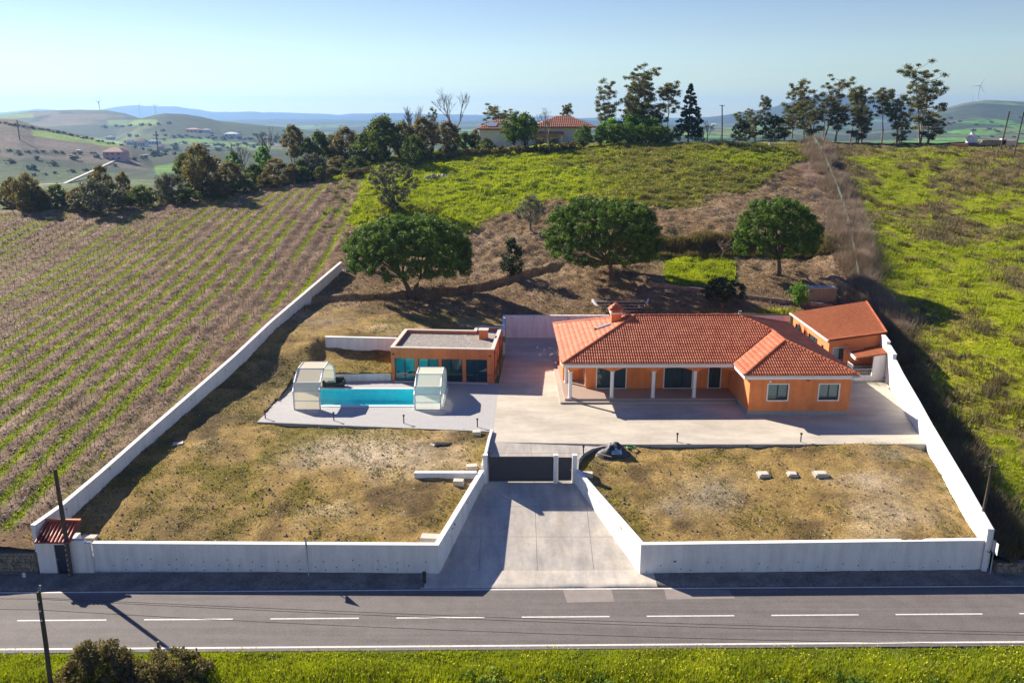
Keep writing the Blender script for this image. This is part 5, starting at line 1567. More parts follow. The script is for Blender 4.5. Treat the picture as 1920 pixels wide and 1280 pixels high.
# right meadow
M['brushwood'] = leaf_mat('pinkish_brushwood', (.16, .115, .095), (.32, .24, .20), (.44, .36, .30), .2)
x, y, z, I = scatter_pts(110000, (30, 110), (47, 168), lambda x, y, I, r: (I['meadow'] > .5) & (r.uniform(0, 1, len(x)) < np.clip(1.3 - (y - 50) / 130, .25, 1)), 31)
sel = RNG.uniform(0, 1, len(x))
dry = smooth(-.05, .45, I['n1'] + I['n2'] * .4 + smooth(420, 280, I['v']) * .15)
k = sel > dry * .75
hsm = .45 + 1.5 * vnoise(x, y, 1.6, 71) ** 2
V, F = tufts(x[k], y[k], z[k], 5, .12, .42, .035, .7, 1, .2, hsm[k])
tag(link('meadow_grass', np_mesh('meadow_grass', V, F, M['grass'])), kind='stuff')
k = ~k
V, F = tufts(x[k], y[k], z[k], 5, .2, .75, .03, .6, 2, .22, hsm[k])
tag(link('dry_meadow_weeds', np_mesh('dry_meadow_weeds', V, F, M['dryweed'])), kind='stuff')
# yellow flowers in the meadow
x2, y2, z2, I2 = scatter_pts(16000, (32, 80), (50, 110), lambda x, y, I, r: (I['meadow'] > .5) & (r.uniform(0, 1, len(x)) < np.exp(-(((I['v'] - 690) / 95) ** 2)) * (I['n1'] < .15)), 33)
V, F = tufts(x2, y2, z2 + .28, 2, .03, .09, .05, 1.5, 3, .1)
tag(link('yellow_meadow_flowers', np_mesh('yellow_meadow_flowers', V, F, M['yellow'])), kind='stuff')
# green hill behind
x, y, z, I = scatter_pts(175000, (-32, 62), (100, 168), lambda x, y, I, r: (I['green'] > .45) & (I['meadow'] < .3) & (I['vine'] < .1) & (r.uniform(0, 1, len(x)) < .75), 35)
dull = np.clip(smooth(1020, 1240, I['u'] + I['n1'] * 90) * .8 + smooth(.1, .5, I['n1']) * .4, 0, .9) * (1 - .8 * np.exp(-(((I['u'] - 1400) / 110) ** 2 + ((I['v'] - 296) / 14) ** 2)))
k = RNG.uniform(0, 1, len(x)) > dull
hs = .6 + 1.6 * vnoise(x, y, 1.3, 7) ** 2
V, F = tufts(x[k], y[k], z[k], 5, .12, .38, .05, .8, 4, .25, hs[k]); tag(link('hill_grass', np_mesh('hill_grass', V, F, M['grass'])), kind='stuff')
k = ~k
V, F = tufts(x[k], y[k], z[k], 5, .12, .42, .05, .8, 5, .25, hs[k]); tag(link('pale_hill_grass', np_mesh('pale_hill_grass', V, F, M['grassdull'])), kind='stuff')
# soil litter: straw, stalks and low weeds on hill soil and lots
x, y, z, I = scatter_pts(230000, (-30, 50), (46, 150), lambda x, y, I, r: (I['meadow'] < .3) & (I['vine'] < .1) & (I['green'] < .5) & (r.uniform(0, 1, len(x)) < .55 + I['n2'] * .6), 36)
lotk = I['lot'] > .5
V, F = tufts(x[~lotk], y[~lotk], z[~lotk], 3, .06, .26, .035, 1.3, 6, .2); tag(link('dry_litter', np_mesh('dry_litter', V, F, M['straw'])), kind='stuff')
rr_ = RNG.uniform(0, 1, len(x))
k = lotk & (rr_ < .10)
V, F = tufts(x[k], y[k], z[k], 3, .03, .12, .018, 2.2, 7, .2); tag(link('lot_straw', np_mesh('lot_straw', V, F, M['straw'])), kind='stuff')
k = lotk & (rr_ > .75) & (I['n1'] + I['n2'] * .5 > -.05)
V, F = tufts(x[k], y[k], z[k], 5, .03, .11, .03, 1.3, 8, .2); tag(link('lot_weeds', np_mesh('lot_weeds', V, F, M['grassdull'])), kind='stuff')
x, y, z, I = scatter_pts(70000, (-28, 33), (46, 92), lambda x, y, I, r: (I['lot'] > .5) & (r.uniform(0, 1, len(x)) < .5 + I['n2'] * .9), 46)
k = RNG.uniform(0, 1, len(x)) < .25
V, F = tufts(x[k], y[k], z[k], 4, .02, .10, .02, 2.6, 17, .25); tag(link('lot_stalks', np_mesh('lot_stalks', V, F, M['straw'])), kind='stuff')
k = ~k & (I['n1'] + I['n2'] > -.1)
V, F = tufts(x[k], y[k], z[k], 5, .03, .12, .035, 1.3, 18, .25); tag(link('lot_moss_weeds', np_mesh('lot_moss_weeds', V, F, M['grassdull'])), kind='stuff')
x, y, z, I = scatter_pts(60000, (-32, 48), (100, 167), lambda x, y, I, r: (I['green'] > .45) & (I['meadow'] < .3) & (vnoise(x, y, 1.1, 91) > .78), 47)
V, F = tufts(x, y, z, 6, .15, .45, .06, .7, 48, .3); tag(link('dark_tussocks', np_mesh('dark_tussocks', V, F, M['bushgreen'])), kind='stuff')
x, y, z, I = scatter_pts(90000, (32, 100), (48, 165), lambda x, y, I, r: (I['meadow'] > .5) & (vnoise(x, y, 1.7, 93) > .80), 49)
V, F = tufts(x, y, z, 6, .2, .6, .05, .7, 50, .3); tag(link('dark_meadow_weeds', np_mesh('dark_meadow_weeds', V, F, M['bramble'])), kind='stuff')
# green patch between pines
x, y, z, I = scatter_pts(30000, (10, 38), (86, 108), lambda x, y, I, r: (np.abs((I['u'] - 1312) / 66) ** 4 + np.abs((I['v'] - 510) / 26) ** 4 < 1) | (np.abs((I['u'] - 1460) / 55) ** 2 + np.abs((I['v'] - 592) / 13) ** 2 < .8) & (r.uniform(0, 1, len(x)) < .5), 37)
V, F = tufts(x, y, z, 5, .1, .4, .05, .6, 9, .15); tag(link('clover_patch', np_mesh('clover_patch', V, F, M['grass'])), kind='stuff')
# green strips in the vineyard and prunings
x, y, z, I = scatter_pts(170000, (-82, -19), (46.5, 150), lambda x, y, I, r: (I['vgreen'] > .4) & (r.uniform(0, 1, len(x)) < np.clip(1.3 - (y - 50) / 120, .4, 1)), 38)
V, F = tufts(x, y, z, 4, .05, .20, .035, .9, 10, .15); tag(link('vineyard_weeds', np_mesh('vineyard_weeds', V, F, M['grass'])), kind='stuff')
x, y, z, I = scatter_pts(190000, (-82, -19), (46.5, 150), lambda x, y, I, r: (I['vine'] > .5) & (I['vgreen'] < .4) & (r.uniform(0, 1, len(x)) < .8), 39)
V, F = tufts(x, y, z + .02, 3, .02, .12, .022, 5.0, 11, .25); tag(link('vine_prunings', np_mesh('vine_prunings', V, F, M['straw'])), kind='stuff')

# ================================================================== VINES
def vine_me(seed):
    rg = random.Random(seed); mb = MB()
    x = rg.uniform(-.04, .04)
    mb.tube([(0, 0, -.05), (x, .02, .32), (x * 2, -.02, .62)], [.024, .018, .014], 4, caps=False)
    top = Vector((x * 2, -.02, .62))
    for k in range(4):
        a = rg.uniform(-.5, .5) + (0 if k % 2 else math.pi) + math.pi / 2
        d = Vector((math.cos(a) * .35, math.sin(a), rg.uniform(.3, 1.0)))
        L_ = rg.uniform(.25, .5)
        mb.tube([top, top + d * L_ * .5, top + d * L_ + Vector((0, 0, rg.uniform(-.02, .12)))], [.018, .012, .006], 3, caps=False)
    return mb.mesh('vine', M['vine'])
VM = [vine_me(i) for i in range(6)]
mb = MB(); mb.tube([(0, 0, -.2), (.01, 0, 1.15)], [.028, .024], 4); STK = mb.mesh('stake', M['stake'])
vines = []
rg = random.Random(3)
for i in range(-44, -9):
    xr = (i) * ROW
    y = 46.5 + rg.uniform(0, .8)
    while y < 150:
        vm = float(vine_mask(np.array([xr]), np.array([y]))[0])
        if vm > .8:
            zz = gz(xr, y); u, v = project(xr, y, zz)
            if -15 < u < 1920 and v < 1290: vines.append((xr + rg.uniform(-.06, .06), y, zz, u, v))
        y += 1.12 + rg.uniform(-.08, .08)
vines.sort(key=lambda t: t[1])
NV = 300
for i, (x, y, z, u, v) in enumerate(vines[:NV]):
    o = link('grapevine', VM[i % 6], None, (x, y, z)); o.rotation_euler = (0, 0, rg.uniform(-.4, .4) + (math.pi if rg.random() < .5 else 0)); s_ = rg.uniform(.85, 1.15); o.scale = (s_, s_, s_)
    tag(o, 'leafless pruned grapevine in a row of the brown vineyard', 'grapevine', 'bare grapevines in the vineyard rows')
def join(meshes, items, name, m):
    Vs = []; Fs = []; k = 0
    cache = []
    for me in meshes:
        v = np.zeros(len(me.vertices) * 3, np.float32); me.vertices.foreach_get('co', v); cache.append((v.reshape(-1, 3), np.array([list(p.vertices) for p in me.polygons if len(p.vertices) == 4])))
    for j, (x, y, z, s_, a) in enumerate(items):
        v, f = cache[j % len(cache)]
        c, sn = math.cos(a), math.sin(a)
        w_ = np.stack([v[:, 0] * c - v[:, 1] * sn, v[:, 0] * sn + v[:, 1] * c, v[:, 2]], -1) * s_ + (x, y, z)
        Vs.append(w_); Fs.append(f + k); k += len(v)
    return tag(link(name, np_mesh(name, np.concatenate(Vs), np.concatenate(Fs), m)), kind='stuff')
join(VM, [(x, y, z, rg.uniform(.85, 1.15), rg.uniform(0, 6.28)) for x, y, z, u, v in vines[NV:]], 'distant_grapevines', M['vine'])
ns = 0
for i, (x, y, z, u, v) in enumerate(vines):
    if i % 8 == 2 and ns < 150 and y < 100:
        o = link('vine_stake', STK, None, (x + .05, y + .5, gz(x, y + .5))); o.rotation_euler = (rg.uniform(-.05, .05), rg.uniform(-.05, .05), 0)
        tag(o, 'thin wooden stake standing among the grapevines', 'stake', 'stakes in the vineyard rows'); ns += 1
mb = MB(); mb.tube([(0, 0, -.3), (0, 0, 1.75)], [.055, .05], 6); EP = mb.mesh('end_post', M['stake'])
for k in range(24):
    xr = -78 + k * 2.45; y = 126.6 + (xr + 78) * (20.0 / 54)
    o = link('end_post', EP, None, (xr, y, gz(xr, y))); o.rotation_euler = (-.12, rg.uniform(-.04, .04), 0)
    tag(o, 'wooden post closing a vine row at the top of the vineyard', 'post', 'end posts along the top edge of the vineyard')

# ================================================================== TREES
def leaves(C, Nrm, size, seed, aspect=1.6, jitter=.8):
    """one rhombic leaf face per centre"""
    n = len(C); rg = np.random.default_rng(seed)
    N_ = Nrm + rg.normal(0, jitter, (n, 3)); N_ /= np.linalg.norm(N_, axis=1, keepdims=True) + 1e-9
    T = rg.normal(0, 1, (n, 3)); T -= (T * N_).sum(1, keepdims=True) * N_; T /= np.linalg.norm(T, axis=1, keepdims=True) + 1e-9
    B = np.cross(N_, T); s = (size * rg.uniform(.6, 1.35, n))[:, None]
    V = np.stack([C - T * s * aspect, C - B * s, C + T * s * aspect, C + B * s], 1).reshape(-1, 3)
    return V, np.arange(4 * n).reshape(-1, 4)

def clump_points(centers, radii, per, seed, flat=.8, shell=.55):
    rg = np.random.default_rng(seed)
    C = np.repeat(np.asarray(centers, float), per, 0); Rr = np.repeat(np.asarray(radii, float), per)
    d = rg.normal(0, 1, (len(C), 3)); d /= np.linalg.norm(d, axis=1, keepdims=True)
    r = Rr * (shell + (1 - shell) * rg.uniform(0, 1, len(C)))
    d2 = d * np.array([1, 1, flat])
    return C + d2 * r[:, None], d

def crown_me(name, centers, radii, per, size, m, seed, flat=.8, aspect=1.6, shell=.55, jitter=.8):
    P, N_ = clump_points(centers, radii, per, seed, flat, shell)
    V, F = leaves(P, N_, size, seed + 1, aspect, jitter)
    return np_mesh(name, V, F, m)

def limbs(mb, base, targets, r0, rg, bend=.25, n=6):
    base = Vector(base)
    for t in targets:
        t = Vector(t); mid = base.lerp(t, .5) + Vector((rg.uniform(-1, 1), rg.uniform(-1, 1), -rg.uniform(0, 1))) * (t - base).length * bend * .4
        mb.tube([base, base.lerp(mid, .55), mid, mid.lerp(t, .6), t], [r0, r0 * .8, r0 * .6, r0 * .4, r0 * .2], n, caps=False)

def tree(name, loc, label, cat, crown, trunk, bark='bark', group=None, leafm=None):
    e = empty(name, loc, label, cat, group)
    link('trunk', trunk, e)
    if crown: link('crown', crown, e)
    return e

# --- stone pines
def stone_pine(seed, Rc, Ht, zlow, trunks=2, lean=(0, 0), asym=0.0):
    """deep rounded crown: hundreds of small needle bunches over a domed shell, skirts hanging low, hollow round the stem"""
    rg = np.random.default_rng(seed); rr = random.Random(seed)
    n = int(760 * (Rc / 6.5) ** 2)
    cs = []; rs = []; hh = Ht - zlow
    lobes = [(rr.uniform(0, 6.28), rr.uniform(-.5, 1.2), rr.uniform(.25, .5), rr.uniform(.05, .13)) for _ in range(14)]
    while len(cs) < n:
        a = rg.uniform(0, 2 * np.pi); e_ = math.asin(rg.uniform(-.30, 1.0))       # direction on the shell
        bump = sum(am * math.exp(-((math.atan2(math.sin(a - la), math.cos(a - la)) / lw) ** 2 + ((e_ - le) / lw) ** 2)) for la, le, lw, am in lobes)
        r = (.97 + bump) * (rg.uniform(.90, 1.02) if rg.uniform() < .74 else rg.uniform(.55, .9))
        x = r * Rc * math.cos(a) * math.cos(e_) ** .8; y = r * Rc * math.sin(a) * math.cos(e_) ** .8 * .92
        z = zlow + hh * .30 + hh * .66 * r * (math.sin(e_) if e_ > 0 else math.sin(e_) * 1.5)
        q = math.hypot(x, y) / Rc
        if z < zlow + hh * (.44 if q < .62 else .10): continue
        z += rg.uniform(-.15, .15) - asym * x * .12
        if z < zlow - .7: continue
        cs.append((x + lean[0], y + lean[1], z)); rs.append(rg.uniform(.36, .66))
    cr = crown_me('crown', cs, rs, 112, .054, M['pine'], seed, .8, 2.4, .5, .38)
    mb = MB(); B = Vector((lean[0] * .3, lean[1] * .3, zlow * .75))
    if trunks == 2:
        mb.tube([(0, 0, -.5), (-.15, 0, .5), (-.5, .1, zlow * .6), (-1.1, .2, zlow * 1.05)], [.42, .34, .26, .2], 10, caps=False)
        mb.tube([(.15, .1, -.4), (.3, .1, .7), (.6, .1, zlow * .6), (1.1, .2, zlow)], [.34, .28, .22, .18], 10, caps=False)
        starts = [Vector((-1.1, .2, zlow)), Vector((1.1, .2, zlow * .95))]
    else:
        mb.tube([(0, 0, -.5), (.05, 0, .6), (.0, .1, zlow * .6), (-.1, .1, zlow * 1.05)], [.40, .32, .27, .22], 10, caps=False)
        starts = [Vector((-.1, .1, zlow)), Vector((0, .1, zlow * .75))]
    idx = rg.choice(len(cs), 34, replace=False)
    for k in idx:
        s0 = min(starts, key=lambda s_: (s_ - Vector(cs[k])).length)
        limbs(mb, s0, [cs[k]], .10, rr, .3, 5)
    tr = mb.mesh('trunk', M['bark'], True)
    return tr, cr
def place_pine(u, v, seed, Rc, Ht, zlow, trunks, label, lean=(0, 0), asym=0):
    tr, cr = stone_pine(seed, Rc, Ht, zlow, trunks, lean, asym)
    tree('stone_pine', ground(u, v), label, 'pine tree', cr, tr, group='stone pines behind the villa')
place_pine(772, 562, 1, 6.7, 9.7, 2.5, 2, 'broad dark stone pine with a forked trunk behind the pool house', (-.1, 0), .12)
place_pine(1145, 527, 2, 6.2, 9.9, 1.9, 1, 'big round stone pine standing behind the left half of the villa roof', (-.9, 0), .05)
place_pine(1459, 515, 3, 4.7, 9.2, 2.0, 1, 'smallest of the three stone pines, nearest the hill fence', (-.5, 0), -.02)

# --- generic leafy trees / bushes
def bushy(seed, R_, H_, zl, m, n=60, per=45, leaf=.09, flat=.9, trunk=True, asp=1.5, bark='bark', rmin=.35, rmax=.7, tr_r=.15, shape=1.0, nl=10):
    rg = np.random.default_rng(seed); rr = random.Random(seed)
    cs = []; rs = []
    for k in range(n):
        a = rg.uniform(0, 6.283); q = rg.uniform(0, 1) ** .5; t = rg.uniform(-1, 1)
        w_ = math.sqrt(max(0, 1 - abs(t) ** 2.2)) * (1 - .25 * t * shape)
        r = R_ * q * w_ * (1 + .15 * math.sin(2 * a + seed))
        cs.append((r * math.cos(a), r * math.sin(a), zl + (H_ - zl) * (t + 1) / 2)); rs.append(rg.uniform(rmin, rmax))
    cr = crown_me('crown', cs, rs, per, leaf, M[m], seed, flat, asp, .15)
    mb = MB(); mb.tube([(0, 0, -.4), (.05, 0, zl * .5 + .1), (0, .05, zl + (H_ - zl) * .4)], [tr_r * 1.2, tr_r, tr_r * .6], 7, caps=False)
    for k in rg.choice(n, min(nl, n), replace=False): limbs(mb, (0, 0, zl * .8 + .05), [cs[k]], tr_r * .5, rr, .3, 4)
    return mb.mesh('trunk', M[bark], True), cr

tr, cr = bushy(11, 2.3, 4.6, 1.3, 'olive', 80, 55, .06, bark='bark_grey')
tree('olive_tree', ground(994, 432), 'small grey-green olive tree alone on the brown slope above the pines', 'olive tree', cr, tr)
tr, cr = bushy(12, 1.35, 4.3, .2, 'darkgreen', 60, 50, .08, shape=1.6)
tree('laurel_tree', ground(959, 517), 'narrow dark glossy tree standing between the two left pines', 'tree', cr, tr)
tr, cr = bushy(13, 2.5, 3.4, 1.2, 'darkgreen', 80, 55, .08, .75)
tree('dark_round_tree', ground(1357, 586) + Vector((0, 1.0, 0)), 'dark round low tree rising behind the right half of the villa roof', 'tree', cr, tr)
tr, cr = bushy(14, 1.1, 2.3, .5, 'brightgreen', 36, 40, .08)
tree('lemon_tree', ground(1497, 574), 'small bright green fruit tree beside the reed shelter', 'fruit tree', cr, tr)
# tall olive at the vineyard corner
tr, cr = bushy(15, 3.4, 6.6, .6, 'olive', 130, 60, .085, shape=-.2, bark='bark_grey')
olive_big = tree('olive_tree', ground(738, 392), 'large shaggy grey olive tree at the upper corner of the vineyard', 'olive tree', cr, tr)
tr, cr = bushy(16, 2.6, 5.2, .3, 'bushgreen', 90, 50, .09)
tree('evergreen_bush', ground(778, 312) + Vector((0, 0, 0)), 'rounded dark evergreen bush just behind the large olive', 'bush', cr, tr)

# --- bare trees (twigs)
def bare(seed, H_, spread=.5, m='bark_grey', lv=5, r0=.14, th=None):
    rg = random.Random(seed); mb = MB()
    def grow(p, d, L_, r, k):
        q = p + d * L_ * .5 + Vector((rg.uniform(-1, 1), rg.uniform(-1, 1), 0)) * L_ * .06; e_ = p + d * L_
        mb.tube([p, q, e_], [r, r * .85, r * .7], 4 if k > 2 else 3, caps=False)
        if k <= 0: return
        for j in range(3 if k > 1 else 4):
            nd = (d + Vector((rg.uniform(-1, 1), rg.uniform(-1, 1), rg.uniform(-.3, .7))) * spread).normalized()
            grow(p.lerp(e_, rg.uniform(.6, 1)), nd, L_ * rg.uniform(.55, .8), max(r * .58, .012), k - 1)
    grow(Vector((0, 0, -.3)), Vector((rg.uniform(-.05, .05), rg.uniform(-.05, .05), 1)).normalized(), H_ * .36, r0, lv)
    return mb.mesh('trunk', M[m])
def bare_tree(u, v, seed, H_, label, Y=None, m='bark_grey', sp=.5, lv=5, cat='bare tree'):
    p = ground(u, v) if Y is None else None
    if p is None:
        p = atY(u, v, Y); p.z = gz(p.x, p.y)
    e = empty('bare_tree', p, label, cat, 'leafless trees on the slope')
    link('trunk', bare(seed, H_, sp, m, lv, .05 + H_ * .012), e)
bare_tree(1352, 492, 5, 3.6, 'pale leafless fig tree between the middle and right pines', sp=.75, m='bark_pale')
bare_tree(850, 262, 6, 13.5, 'tall leafless tree against the sky left of the hilltop house', Y=176, sp=.5)
bare_tree(765, 285, 7, 10.5, 'left of two thin leafless trees above the hedge', Y=172, sp=.33)
bare_tree(781, 285, 8, 10.5, 'right of two thin leafless trees above the hedge', Y=171, sp=.33)
bare_tree(715, 297, 9, 7.5, 'leafless tree with pale branches in front of the round green tree', Y=164, m='bark_pale')
bare_tree(812, 290, 10, 8.5, 'spreading leafless tree with pale twigs beside the tall bare tree', Y=166, m='bark_pale', sp=.6)
bare_tree(504, 300, 11, 12, 'tall leafless tree rising from the hedge above the valley', Y=166, sp=.45)
bare_tree(458, 305, 12, 9, 'leafless tree beside the big dark oak', Y=160, sp=.6)
bare_tree(1028, 280, 13, 8, 'leafless tree in front of the hilltop house porch', Y=168, m='bark_pale', sp=.55)
bare_tree(672, 300, 14, 7, 'thin leafless tree at the left end of the hedge trees', Y=164)
bare_tree(1325, 268, 15, 4.5, 'low leafless tree right of the tall conifer', Y=176, sp=.6)

# --- eucalyptus
def euca(seed, H_, W_, n, low=.35, per=150, leaf=.085, rmin=.5, rmax=1.15, stems=2):
    rg = np.random.default_rng(seed); rr = random.Random(seed)
    mb = MB(); cs = []; rs = []
    for s_ in range(stems):
        ox = rg.uniform(-.22, .22) * W_ if stems > 1 else 0; oy = rg.uniform(-.2, .2) * W_
        pts = []; x, y = 0.0, 0.0
        top = H_ * (1 if s_ == 0 else rg.uniform(.72, .95))
        for k in range(8):
            t = k / 7; pts.append((x + ox * t * 1.6, y + oy * t * 1.6, -.4 + t * top)); x += rg.uniform(-.3, .3); y += rg.uniform(-.3, .3)
        mb.tube(pts, [.19 * (1 - .85 * k / 7) for k in range(8)], 6, caps=False)
        for k in range(int(n * 2.0) // stems):
            t = low + (1 - low) * rg.uniform(0, 1) ** .75
            b_ = Vector(pts[int(t * 6.99)]).lerp(Vector(pts[min(7, int(t * 6.99) + 1)]), (t * 6.99) % 1)
            a = rg.uniform(0, 6.283); L_ = W_ * .5 * rg.uniform(.25, 1) * (1 - .55 * abs(t - .68) / .68)
            e_ = b_ + Vector((math.cos(a) * L_, math.sin(a) * L_, L_ * rg.uniform(.1, .7)))
            mb.tube([b_, b_.lerp(e_, .5) - Vector((0, 0, L_ * .08)), e_], [.07, .05, .025], 3, caps=False)
            cs.append(tuple(e_)); rs.append(rg.uniform(rmin, rmax))
    cr = crown_me('crown', cs, rs, per, leaf, M['euca'], seed, .65, 1.8, 0.0)
    return mb.mesh('trunk', M['bark_pale'], True), cr
EU = [euca(40, 15, 7, 40, .3), euca(41, 17, 9, 56, .28, stems=3), euca(42, 12, 6, 30, .35), euca(43, 13, 5, 26, .5, stems=1), euca(44, 10, 6, 34, .2, stems=3)]
def place_euca(u, v, Y, H_, i, lab, wf=1.0, cat='eucalyptus'):
    base = [15, 17, 12, 13, 10][i]
    p = atY(u, v, Y); p.z = gz(p.x, p.y) - .2
    tr, cr = EU[i]
    e = tree('eucalyptus', p, lab, 'eucalyptus', cr, tr, group='eucalyptus trees on the ridge')
    s_ = H_ / base; e.scale = (s_ * wf, s_ * wf, s_); e.rotation_euler = (0, 0, random.uniform(0, 6.28))
def Htop(u, vtop, Y):
    p = atY(u, vtop, Y); return p.z - gz(p.x, p.y) + .4
for u, vt, Y, i, wf, lab in [
    (1140, 152, 178, 0, .8, 'leftmost eucalyptus of the group above the round trees, leaning left'), (1180, 150, 181, 1, .9, 'dense middle eucalyptus left of the tallest one'), (1212, 134, 180, 1, 1.1, 'tallest eucalyptus of the group beside the conifer'),
    (1250, 160, 182, 3, 1.0, 'slim eucalyptus just left of the tall dark conifer'), (1195, 190, 176, 4, .9, 'low bushy eucalyptus in front of the tallest pair'), (1237, 205, 177, 4, .8, 'low eucalyptus sprouting beside the conifer'),
    (1432, 184, 184, 3, .7, 'thin eucalyptus with one round tuft right of the pole'), (1398, 208, 186, 2, 1.1, 'low flat-topped eucalyptus nearest the telegraph pole'), (1418, 212, 180, 4, 1.0, 'low bushy eucalyptus under the thin tufted one'),
    (1484, 156, 185, 0, .9, 'first tall eucalyptus of the right-hand row'), (1508, 150, 182, 0, .8, 'second tall eucalyptus of the right-hand row'), (1545, 152, 184, 1, 1.0, 'broad eucalyptus in front of the blue mountain top'), (1526, 195, 178, 4, 1.2, 'bushy eucalyptus low in front of the mountain'),
    (1568, 190, 180, 2, 1.0, 'medium eucalyptus below the mountain summit'), (1597, 168, 185, 3, 1.0, 'slim eucalyptus right of the mountain summit'), (1618, 160, 182, 0, .75, 'tall narrow eucalyptus in the middle of the right row'), (1608, 210, 178, 4, 1.1, 'low bushy eucalyptus in the middle of the right row'),
    (1655, 172, 183, 3, 1.1, 'slim eucalyptus left of the tallest crown'), (1683, 178, 180, 2, .9, 'open eucalyptus just left of the tallest crown'), (1728, 125, 184, 1, 1.1, 'tallest eucalyptus of the right row, nearest the wind turbine'), (1740, 212, 178, 4, 1.3, 'low dense eucalyptus under the tallest crown'),
    (1690, 222, 176, 4, .9, 'small bushy eucalyptus near the right end of the row'), (1472, 215, 178, 4, 1.1, 'bushy eucalyptus low at the left of the right row'),
    (930, 198, 190, 2, 1.3, 'eucalyptus behind the left roof of the hilltop house'), (965, 208, 192, 2, 1.2, 'eucalyptus behind the chimney of the hilltop house'), (1063, 200, 196, 3, .8, 'lone tufted eucalyptus above the hilltop roof'), (810, 205, 176, 0, .7, 'dark tufted eucalyptus among the hedge trees')]:
    place_euca(u, 250, Y, Htop(u, vt, Y), i, lab, wf * 1.05)
# dark conifer
rg2 = np.random.default_rng(60); cs = []; rs = []
for k in range(210):
    t = rg2.uniform(0, 1) ** 1.25; a = rg2.uniform(0, 6.28); r = 3.5 * (1 - t) ** .85 * rg2.uniform(.6, 1.05)
    cs.append((r * math.cos(a), r * math.sin(a), .6 + t * 10.6)); rs.append(.25 + .45 * (1 - t))
cr = crown_me('crown', cs, rs, 45, .10, M['conifer'], 60, .6, 2.2, .3)
mb = MB(); mb.tube([(0, 0, -.4), (0, 0, 6), (0, 0, 11.2)], [.25, .15, .04], 7, caps=False)
p = atY(1290, 268, 172); p.z = gz(p.x, p.y); tree('conifer', p, 'tall pointed dark conifer at the end of the row of round trees', 'conifer', cr, mb.mesh('trunk', M['bark']))
tr, cr = bushy(61, 2.9, 5.0, .5, 'conifer', 90, 45, .11)
tree('dark_shrub_tree', atY(1449, 250, 176) * 1.0, 'wide dark evergreen shrub at the foot of the right eucalyptus row', 'bush', cr, tr)
e = [o for o in COL.objects if o.name == 'dark_shrub_tree'][0]; e.location.z = gz(e.location.x, e.location.y)
e = copy_tree(e); p = atY(1390, 250, 178); e.location = (p.x, 178, gz(p.x, 178)); e.scale = (.75, .75, .85); e['label'] = 'smaller dark evergreen shrub between the telegraph pole and the eucalyptus row'

# row of round trees and other round evergreens
RT = [bushy(70 + k, 1.75, 4.0, .9, 'pine', 60, 70, .075, rmin=.4, rmax=.7) for k in range(3)]
def place_round(u, Y, vt, wpx, lab, k=0, src=RT, base=(1.75, 4.0), group='round trees along the hilltop boundary', name='round_tree', cat='tree', rz=None):
    p = atY(u, 260, Y); p.z = gz(p.x, p.y) - .1
    H_ = Htop(u, vt, Y); dep = Y * .965 + 2
    s_ = (wpx / FPX * dep / 2) / base[0]
    tr, cr = src[k % len(src)]
    e = tree(name, p, lab, cat, cr, tr, group=group); e.rotation_euler = (0, 0, random.uniform(0, 6.28))
    zs = min(H_, s_ * base[0] * 2 * 1.15) / base[1]        # crown no taller than its width allows; a longer trunk carries it
    lift = H_ - zs * base[1]
    for ch in e.children:
        if ch.name.startswith('crown'): ch.location = (0, 0, lift); ch.scale = (s_, s_, zs)
        else: ch.scale = (min(s_, 1.2), min(s_, 1.2), H_ / base[1] * .9)
for j, (u, w_) in enumerate([(1094, 38), (1126, 32), (1152, 34), (1178, 34), (1204, 34), (1230, 32), (1250, 30)]):
    place_round(u, 167, [241, 240, 236, 236, 238, 240, 245][j], w_, ['single round clipped tree at the right corner of the hilltop house', 'first round tree of the boundary row counting from the house', 'second round tree of the boundary row counting from the house', 'third round tree of the boundary row counting from the house', 'fourth round tree of the boundary row counting from the house', 'fifth round tree of the boundary row counting from the house', 'round tree of the boundary row nearest the conifer'][j], j)
place_round(963, 166, 220, 48, 'left of two large round pines in front of the hilltop house', 0, group='two round pines in front of the hilltop house')
place_round(985, 165, 219, 50, 'right of two large round pines in front of the hilltop house', 1, group='two round pines in front of the hilltop house')
LG = [bushy(80, 2.2, 4.2, .5, 'brightgreen', 70, 40, .12)]
for j, (u, w_, vt) in enumerate([(1145, 60, 228), (1185, 70, 222), (1218, 55, 226)]):
    place_round(u, 173, vt, w_, ['pale green feathery tree behind the round row, nearest the house', 'pale green feathery tree behind the middle of the round row', 'pale green feathery tree behind the right end of the round row'][j], 0, LG, (2.2, 4.2), 'pale green trees behind the boundary row')
GB = [bushy(83, 2.4, 4.0, .2, 'bushgreen', 90, 80, .075), bushy(84, 2.2, 4.4, .2, 'bramble', 90, 80, .075), bushy(85, 2.2, 4.0, .1, 'olive', 90, 80, .07, bark='bark_grey')]
BB = (2.3, 4.1)
